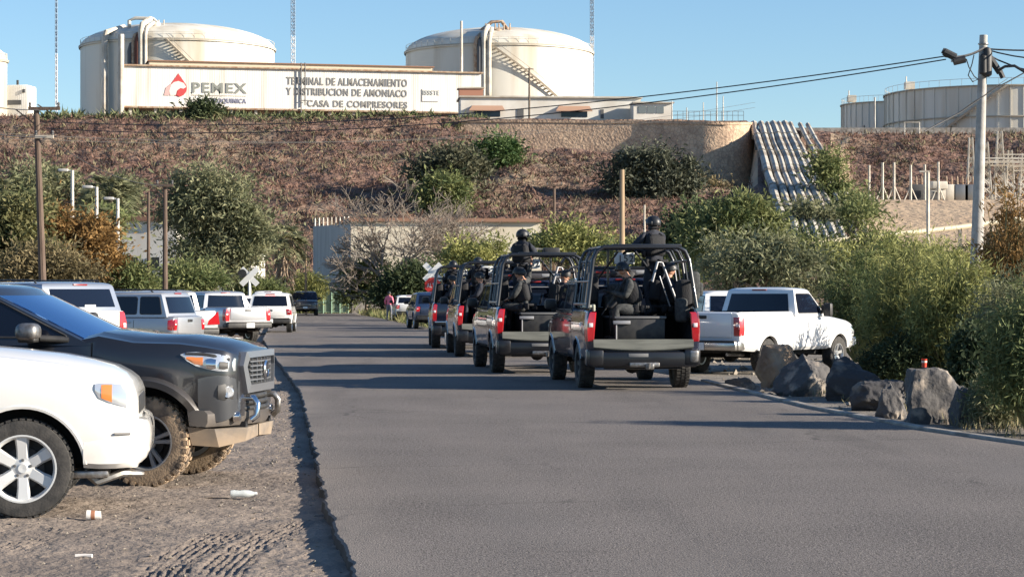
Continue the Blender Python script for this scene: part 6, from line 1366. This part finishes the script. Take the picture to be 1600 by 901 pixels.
# rear cab window frame
mb = MB(); lv = ps['lv']
for (y0_, y1_) in ((-.62, .62),):
    pts = [(lv(1.40)[2]-.02, y0_, 1.40), (lv(1.78)[2]-.02, y0_, 1.78), (lv(1.78)[2]-.02, y1_, 1.78), (lv(1.40)[2]-.02, y1_, 1.40), (lv(1.40)[2]-.02, y0_, 1.40)]; mb.tube(pts, .014, 5)
mb.build('window_frame', CAGEL, pol)
# packs hanging on the right of the cage
def pack(x, y, z, sc, m=VEST):
    mb = MB(); mb.rbox((x, y, z), (.34*sc, .22*sc, .46*sc), .07*sc, seg=3); mb.rbox((x-.02, y+(.10 if y > 0 else -.10)*sc, z-.06), (.24*sc, .12*sc, .22*sc), .04*sc, seg=2); return mb.build('gear_bag', m, pol, smooth=60)
pack(cg[1]+.1, -1.02, 1.78, 1.1, UNI2); pack(cg[1]+.55, -1.02, 1.70, 1.0); pack(cg[1]-.3, -.80, 1.62, 1.15); pack(cg[2]-.1, .70, 1.58, 1.3); pack(cg[2]-.15, .25, 1.55, 1.2, UNI2); pack(XR+.35, -.72, 1.36, .9, UNI2); pack(cg[1]+.2, .74, 1.72, 1.0); pack(cg[2]-.2, -.45, 1.62, 1.25)
mb = MB(); mb.rbox((XR+.35, .90, 1.425), (.34, .16, .05), .02); mb.rbox((XR+.30, .82, 1.40), (.26, .05, .12), .02); mb.build('folded_rag', mat('pale_rag', (.45, .45, .36), .9), pol)
# side stripe decals
for sd_ in (-1, 1): side_panel('side_stripe', pol, ps, [(XR+.55, 1.08, 1.15), (XR+.7, 1.08, 1.15)], sd_, STRAP, .003, .01)
for sd_ in (-1, 1): side_panel('rear_quarter', pol, ps, [(XR+.16, .78, 1.36), (XR+.26, .78, 1.37), (XR+.32, .8, 1.37)], sd_, mat('silver_quarter', (.14, .16, .19), .18, metal=.8, coat=1), .004, .01)

def pplace(o, px_left, d, slope):
    th = math.atan2(1, slope); wl = Xp(px_left, d)
    o.location = locate(ps, XR, ps['w'], wl, d, th, 0); o.rotation_euler = (0, 0, th); return th
pols = [pol]+[copy_tree(pol) for _ in range(3)]
PLC = [(914, 38.0, -.105), (774, 45.6, -.110), (713, 57.5, -.085), (674, 66.5, -.058)]
LB = ['navy police pickup nearest the camera, black cage over its open bed', 'second navy police pickup of the convoy, just ahead of the nearest one', 'third navy police pickup, squeezed between the second and the farthest', 'farthest navy police pickup with POLICIA on its closed tailgate']
for o, pl, lb in zip(pols, PLC, LB): pplace(o, *pl); o['label'] = lb; o['group'] = 'convoy of navy police pickups'
for o in pols[1:]:
    for ch in list(o.children):
        if ch.name.startswith('folded_rag'): bpy.data.objects.remove(ch)
# farthest pickup: closed tailgate with lettering, plate
p4 = pols[3]
for ch in list(p4.children):
    if ch.name.startswith('load_board') or ch.name.startswith('bumper_corner'): bpy.data.objects.remove(ch)
mb = MB(); mb.rbox((XR+.02, 0, 1.08), (.06, 1.70, .58), .02); g4 = mb.build('tailgate', NAVY, p4); text('POLICIA', g4, (XR-.015, .52, 1.08), .14, 1.0, STRAP, rot=(R(90), 0, R(-90)), ext=.003)
mb = MB(); mb.rbox((XR-.17, .45, .34), (.03, .32, .30), .01); mb.build('licence_plate', mat('dusty_plate', (.42, .42, .4), .6), p4)
mb = MB(); mb.rbox((XR-.16, 0, .80), (.06, 1.8, .05), .015); mb.build('bumper_trim', CHROME, p4)

# ------------------------------------------------------------------ PEOPLE
def person_mesh(J, hands=True, scale=1.0):
    """J: joints dict, returns skinned mesh. chain radii in metres"""
    vs = []; es = []; rs = []
    def v(p_, r_): vs.append(tuple(p_)); rs.append(r_ if isinstance(r_, tuple) else ((r_*1.12, r_*1.12) if r_ > .055 else (r_, r_))); return len(vs)-1
    def e(a, b_): es.append((a, b_))
    pe = v(J['pelvis'], .15); wa = v(Vector(J['pelvis']).lerp(J['chest'], .45), .125); ch = v(J['chest'], .165); nk = v(J['neck'], .078)
    e(pe, wa); e(wa, ch); e(ch, nk)
    hd_ = Vector(J['head']); n0 = Vector(J['neck']); h1 = v(n0.lerp(hd_, .5), .075); h2 = v(hd_, .098); up = (hd_-n0).normalized(); h3 = v(hd_+up*.085, .075); e(nk, h1); e(h1, h2); e(h2, h3)
    fdir = Vector(J.get('face', (1, 0, 0))).normalized(); no = v(hd_+fdir*.085-up*.015, .022); e(h2, no); cn = v(hd_+fdir*.055-up*.075, .045); e(h1, cn)
    for s_ in ('l', 'r'):
        sh_ = v(J['sh'+s_], .085); el = v(J['el'+s_], .060); wr = v(J['wr'+s_], .032); e(ch, sh_); m_ = v(Vector(J['sh'+s_]).lerp(J['el'+s_], .5), .070); e(sh_, m_); e(m_, el)
        m2 = v(Vector(J['el'+s_]).lerp(J['wr'+s_], .45), .045); e(el, m2); e(m2, wr)
        if hands:
            d_ = (Vector(J['wr'+s_])-Vector(J['el'+s_])).normalized(); pn_ = Vector(J.get('palm'+s_, (0, 0, -1))); sd2 = d_.cross(pn_).normalized(); pa = v(Vector(J['wr'+s_])+d_*.06, (.038, .02)); e(wr, pa)
            for q, (off, ln) in enumerate(((-.032, .07), (-.011, .082), (.011, .078), (.031, .062))):
                b0 = Vector(J['wr'+s_])+d_*.09+sd2*off; a = v(b0, .010); b1 = v(b0+d_*ln*.5+pn_*.01, .009); b2 = v(b0+d_*ln*.8+pn_*.035, .0075); e(pa, a); e(a, b1); e(b1, b2)
            tb_ = Vector(J['wr'+s_])+d_*.03-sd2*.04; a = v(tb_, .012); b1 = v(tb_+d_*.045-sd2*.02+pn_*.01, .010); e(pa, a); e(a, b1)
        hp = v(J['hip'+s_], .098); kn = v(J['kn'+s_], .072); an = v(J['an'+s_], .043); e(pe, hp); m_ = v(Vector(J['hip'+s_]).lerp(J['kn'+s_], .5), .095); e(hp, m_); e(m_, kn)
        m2 = v(Vector(J['kn'+s_]).lerp(J['an'+s_], .4), .060); e(kn, m2); e(m2, an); fd = Vector(J.get('toe'+s_, (1, 0, 0))).normalized(); hl = v(Vector(J['an'+s_])+Vector((0, 0, -.045))-fd*.02, .045); to = v(Vector(J['an'+s_])+Vector((0, 0, -.06))+fd*.15, (.045, .03)); e(an, hl); e(hl, to)
    me = bpy.data.meshes.new('p'); me.from_pydata(vs, es, []); o = bpy.data.objects.new('p', me); COL.objects.link(o)
    sk = o.modifiers.new('s', 'SKIN'); sk.use_smooth_shade = True; sk.branch_smoothing = .5; su = o.modifiers.new('u', 'SUBSURF'); su.levels = 2; su.render_levels = 2
    for q, r_ in zip(me.skin_vertices[0].data, rs): q.radius = r_; q.use_root = False
    me.skin_vertices[0].data[0].use_root = True
    bpy.context.view_layer.update(); m2 = bpy.data.meshes.new_from_object(o.evaluated_get(bpy.context.evaluated_depsgraph_get())); bpy.data.objects.remove(o)
    return m2
def J_stand(lean=0, armf='rest', zsh=1.45):
    L = lean; J = dict(pelvis=(0, 0, .95), chest=(L*.8, 0, 1.30), neck=(L, 0, 1.50), head=(L+.03, 0, 1.615))
    for s_, q in (('l', 1), ('r', -1)):
        J['sh'+s_] = (L*.9, q*.185, 1.42); J['hip'+s_] = (0, q*.095, .90); J['kn'+s_] = (.04, q*.12, .50); J['an'+s_] = (-.02, q*.13, .09)
        if armf == 'rest': J['el'+s_] = (L*.9+.12, q*.27, 1.17); J['wr'+s_] = (L*.9+.32, q*.10, 1.15)
        elif armf == 'down': J['el'+s_] = (L*.9-.03, q*.26, 1.14); J['wr'+s_] = (.05, q*.27, .89)
        elif armf == 'gun': J['el'+s_] = (L*.9+.15, q*.27, 1.22); J['wr'+s_] = (L*.9+.38, q*.06, 1.32)
    return {k: Vector(v) for k, v in J.items()}
def J_sit(lean=0, arm='knee'):
    """pelvis at origin height 0 = seat top"""
    J = dict(pelvis=(0, 0, .11), chest=(lean*.7+.02, 0, .46), neck=(lean+.03, 0, .66), head=(lean+.07, 0, .79))
    for s_, q in (('l', 1), ('r', -1)):
        J['sh'+s_] = (lean*.85, q*.185, .58); J['hip'+s_] = (.02, q*.10, .10); J['kn'+s_] = (.44, q*.17, .13); J['an'+s_] = (.46, q*.16, -.32)
        if arm == 'knee': J['el'+s_] = (lean*.8+.12, q*.26, .34); J['wr'+s_] = (.36, q*.14, .28)
        if arm == 'gun': J['el'+s_] = (lean*.8+.1, q*.25, .34); J['wr'+s_] = (lean+.32, q*.05+.04, .42)
    return {k: Vector(v) for k, v in J.items()}
def person(loc, rz, J, label, uni=UNI, helmet=True, vest=True, patch=None, gloves=True, face=SKIN, top=None, legs=None, group=None, glasses=False, hair=None, pack_=False):
    r = empty('person', loc, rz, label, 'person', group)
    me = person_mesh(J); body = link('body', me, [uni, face, legs or uni, VEST], r)
    hd_ = J['head']; wl, wr_ = J['wrl'], J['wrr']; n0 = J['neck']
    mi_ = []
    for p_ in me.polygons:
        c = p_.center; k = 0
        if (c-hd_).length < .17 and c.z > n0.z+.01: k = 1
        elif min((c-wl-(wl-J['ell']).normalized()*.09).length, (c-wr_-(wr_-J['elr']).normalized()*.09).length) < .115: k = 3 if gloves else 1
        elif c.z < J['pelvis'].z-.0 and legs: k = 2
        elif min((c-J['anl']).length, (c-J['anr']).length) < .19 and c.z < J['anl'].z+.06: k = 3
        mi_.append(k)
    me.polygons.foreach_set('material_index', mi_); me.polygons.foreach_set('use_smooth', [True]*len(me.polygons))
    f = Vector(J.get('face', (1, 0, 0))).normalized(); a = math.atan2(f.y, f.x); up = (hd_-n0).normalized()
    # eyes
    if face is SKIN:
        mb = MB()
        for q in (-.032, .032):
            c = hd_+f*.092+Vector((-math.sin(a), math.cos(a), 0))*q+up*.012; mb.lathe([(.001, .008), (.008, .005), (.010, 0)], 8, c, 'z')
        mb.build('eyes', BLACK, r)
    if helmet:
        mb = MB(); n_ = 22; rows = []
        for i, ph in enumerate(np.linspace(R(90), R(-22), 10)):
            for j in range(n_):
                t = 2*math.pi*j/n_; low = ph if ph > 0 else ph*(1.0 if abs(math.cos(t/2)) < .75 else .25)
                x, y, z = .142*math.cos(low)*math.cos(t), .124*math.cos(low)*math.sin(t), .130*math.sin(low); mb.v.append((x-.012, y, z))
        for i in range(9): mb.f += [(i*n_+j, i*n_+(j+1) % n_, (i+1)*n_+(j+1) % n_, (i+1)*n_+j) for j in range(n_)]; mb.m += [0]*n_
        mb.rbox((.125, 0, .045), (.03, .06, .05), .01)
        for q in (-1, 1): mb.rbox((-.015, q*.118, -.005), (.10, .03, .07), .012)
        h = mb.build('helmet', HELM, r, smooth=50); h.location = hd_+up*.030; h.rotation_euler = (0, 0, a)
    elif hair:
        mb = MB(); mb.lathe([(.001, .13), (.06, .118), (.098, .07), (.108, .02), (.10, -.02)], 20); h = mb.build('hair', hair, r); h.location = hd_+up*.02-f*.012; 
    if glasses: 
        mb = MB(); mb.rbox((.105, 0, .0), (.03, .16, .06), .014); mb.tube([(.09, .08, 0), (-.05, .11, .02)], .008, 5); mb.tube([(.09, -.08, 0), (-.05, -.11, .02)], .008, 5); h = mb.build('goggles', GLASS, r); h.location = hd_+up*.02; h.rotation_euler = (0, 0, a)
    if vest:
        c = J['chest']; t = (J['neck']-J['pelvis']).normalized(); q = t.to_track_quat('Z', 'Y'); sd_ = (J['shl']-J['shr']); ya = math.atan2(-sd_.x, sd_.y)
        Rm = Matrix.Rotation(math.atan2(t.x, t.z), 3, 'Y'); mb = MB(); mb.rbox(c-t*.06, (.30, .37, .40), .09, Rm, seg=3)
        for (yy, zz) in ((-.11, -.12), (0, -.13), (.11, -.12)): mb.rbox(c-t*.06+Rm @ Vector((.165, yy, zz)), (.06, .09, .14), .018, Rm)
        for yy in (-.10, .10): mb.tube([c+Rm @ Vector((.14, yy, .08)), c+Rm @ Vector((.04, yy, .19)), c+Rm @ Vector((-.13, yy, .10))], .025, 6)
        if pack_: mb.rbox(c+Rm @ Vector((-.2, 0, -.04)), (.16, .28, .36), .05, Rm, seg=3)
        mb.build('vest', VEST, r, smooth=50)
    mb = MB()
    for s_ in ('l', 'r'):
        k_ = J['kn'+s_]; d2 = (k_-(J['hip'+s_]+J['an'+s_])/2); d2 = d2.normalized() if d2.length > .05 else Vector((1, 0, 0)); q = d2.to_track_quat('X', 'Z').to_matrix(); mb.rbox(k_+d2*.07, (.04, .12, .15), .018, q)
    if vest: mb.build('knee_pads', VEST, r)
    if vest:
        pl = J['pelvis']; mb = MB(); t_ = [pl+Vector((.165*math.cos(a_), .19*math.sin(a_), .05)) for a_ in np.linspace(0, 2*math.pi, 17)]; mb.tube(t_, .024, 6)
        for a_ in (70, 110, 250, 290, 180): mb.rbox(pl+Vector((.17*math.cos(R(a_)), .205*math.sin(R(a_)), .02)), (.09, .06, .13), .018)
        mb.build('belt', VEST, r)
    if patch:
        for s_ in patch:
            q = 1 if s_ == 'l' else -1; c = J['sh'+s_].lerp(J['el'+s_], .38)+Vector((0, q*.066, 0)); mb = MB(); mb.rbox(c, (.085, .02, .095), .009, seg=2); mb.build('shoulder_patch', STRAP, r)
    return r
def rifle(loc, rot, label, group='rifles held by the police'):
    r = empty('rifle', loc, 0, label, 'rifle', group); r.rotation_euler = rot
    mb = MB(); mb.rbox((0, 0, 0), (.34, .045, .07), .01); mb.tube([(.17, 0, .01), (.52, 0, .01)], .011, 7); mb.rbox((.26, 0, .01), (.20, .045, .045), .012); mb.rbox((.02, 0, .055), (.16, .03, .03), .008); mb.build('receiver', BLACK, r)
    mb = MB(); mb.rbox((.05, 0, -.11), (.05, .028, .17), .008, Matrix.Rotation(R(12), 3, 'Y')); mb.build('magazine', BLACK, r)
    mb = MB(); mb.rbox((-.28, 0, -.02), (.24, .035, .10), .012); mb.rbox((-.10, 0, -.08), (.04, .03, .10), .008); mb.build('stock', BLACK, r); return r
def onpol(i, lx, ly, z):
    o = pols[i]; th = o.rotation_euler.z; return Vector((o.location.x+lx*math.cos(th)-ly*math.sin(th), o.location.y+lx*math.sin(th)+ly*math.cos(th), z)), th
BZ = BF+.405
PG_ = 'police riding on the pickups'
def put_person(i, lx, ly, z, turn, J, label, **k):
    p_, th = onpol(i, lx, ly, z); return person(p_, th+R(turn), J, label, group=PG_, **k)
# nearest pickup
J = J_stand(.04); J['face'] = Vector((.9, .5, 0)); J['wrl'] = Vector((.30, .36, 1.17)); J['ell'] = Vector((.16, .34, 1.22)); J['wrr'] = Vector((.34, .22, 1.16)); J['elr'] = Vector((.26, -.16, 1.12)); J['pelvis'] = Vector((0, 0, .92))
put_person(0, XR+1.30, -.42, BZ-.01, 20, J, 'police in helmet standing on the nearest pickup, hands resting on the cage top', patch='r', glasses=False, gloves=False, face=mat('balaclava', (.014, .014, .016), .9))
J = J_sit(.18, 'gun'); J['head'] = J['head']+Vector((.03, .02, 0)); J['face'] = Vector((.5, .9, 0)); J['knl'] = Vector((.42, .24, .14)); J['anl'] = Vector((.40, .26, -.33))
put_person(0, XR+.62, -.03, BZ, 84, J, 'police in helmet and grey camouflage seated on the left of the nearest pickup bed', uni=UNI2, patch='r', glasses=True)
p_, th = onpol(0, XR+.62, .32, 1.70); rifle(p_, (R(0), R(55), th+R(95)), 'black rifle held upright by the seated man on the nearest pickup')
J = J_sit(.05, 'knee'); put_person(0, XR+1.15, -.55, BZ, -80, J, 'police seated on the right of the nearest pickup bed behind the cage bars', pack_=True)
p_, th = onpol(0, XR+1.55, -.42, 2.42); rifle(p_, (0, R(-8), th-R(30)), 'black rifle slung in front of the man standing on the nearest pickup')
# second pickup
J = J_stand(.05, 'gun'); J['face'] = Vector((.9, -.6, 0))
put_person(1, XR+1.55, .30, BZ-.02, -35, J, 'police in helmet standing on the second pickup, turned to the right', patch='l', glasses=True, face=mat('balaclava', (0, 0, 0)))
J = J_sit(.10, 'knee'); J['elr'] = Vector((.10, -.40, .72)); J['wrr'] = Vector((.06, -.44, 1.02)); J['shr'] = Vector((.08, -.20, .62)); J['palmr'] = Vector((1, 0, 0))
put_person(1, XR+.62, .28, BZ, 65, J, 'police in camouflage seated on the second pickup with one raised hand gripping the cage', uni=UNI2, gloves=False, patch='r')
J = J_sit(.05, 'knee'); J['face'] = Vector((.6, .8, 0))
put_person(1, XR+.60, -.42, BZ-.05, -70, J, 'police with a backpack seated on the right of the second pickup bed', helmet=False, hair=BLACK, pack_=True)
p_, th = onpol(1, XR+1.75, .05, 2.58); rifle(p_, (0, 0, th-R(40)), 'black rifle across the chest of the man standing on the second pickup')
mb = MB(); mb.rbox((0, 0, 0), (.30, .34, .16), .03); o = mb.build('ammunition_box', BLACK); p_, th = onpol(1, XR+1.6, -.35, 2.53); o.location = p_; o.rotation_euler = (0, 0, th); tag(o, 'small black box on the cage top of the second pickup', 'box')
# third and fourth
J = J_stand(.05, 'gun'); put_person(2, XR+1.2, .35, BF-.02, 0, J, 'left of the two police standing low on the third pickup', patch='lr', gloves=True, face=mat('balaclava', (0, 0, 0)))
J = J_stand(.02, 'gun'); put_person(2, XR+1.3, -.35, BF-.02, -30, J, 'right of the two police standing low on the third pickup', pack_=True, face=mat('balaclava', (0, 0, 0)))
J = J_stand(.02, 'rest'); put_person(3, XR+1.1, .30, BF+.02, 20, J, 'left of the two police standing on the farthest pickup', patch='lr')
J = J_stand(.02, 'gun'); put_person(3, XR+1.3, -.45, BF, -10, J, 'right of the two police standing on the farthest pickup', pack_=True)
J = J_sit(.05, 'knee'); put_person(2, XR+.6, .25, BZ, 80, J, 'police seated on the left of the third pickup bed')
J = J_sit(.05, 'knee'); put_person(3, XR+.6, .25, BZ, 80, J, 'police seated on the left of the farthest pickup bed', patch='r')
# civilian in pink
J = J_stand(0, 'down'); person((Xp(608, 140), 140, 0), R(70), J, 'person in a pink shirt and grey trousers standing beside the small white car', uni=mat('pink_shirt', (.85, .20, .27), .8), helmet=False, hair=BLACK, vest=False, gloves=False, legs=mat('grey_trousers', (.18, .18, .2), .8))
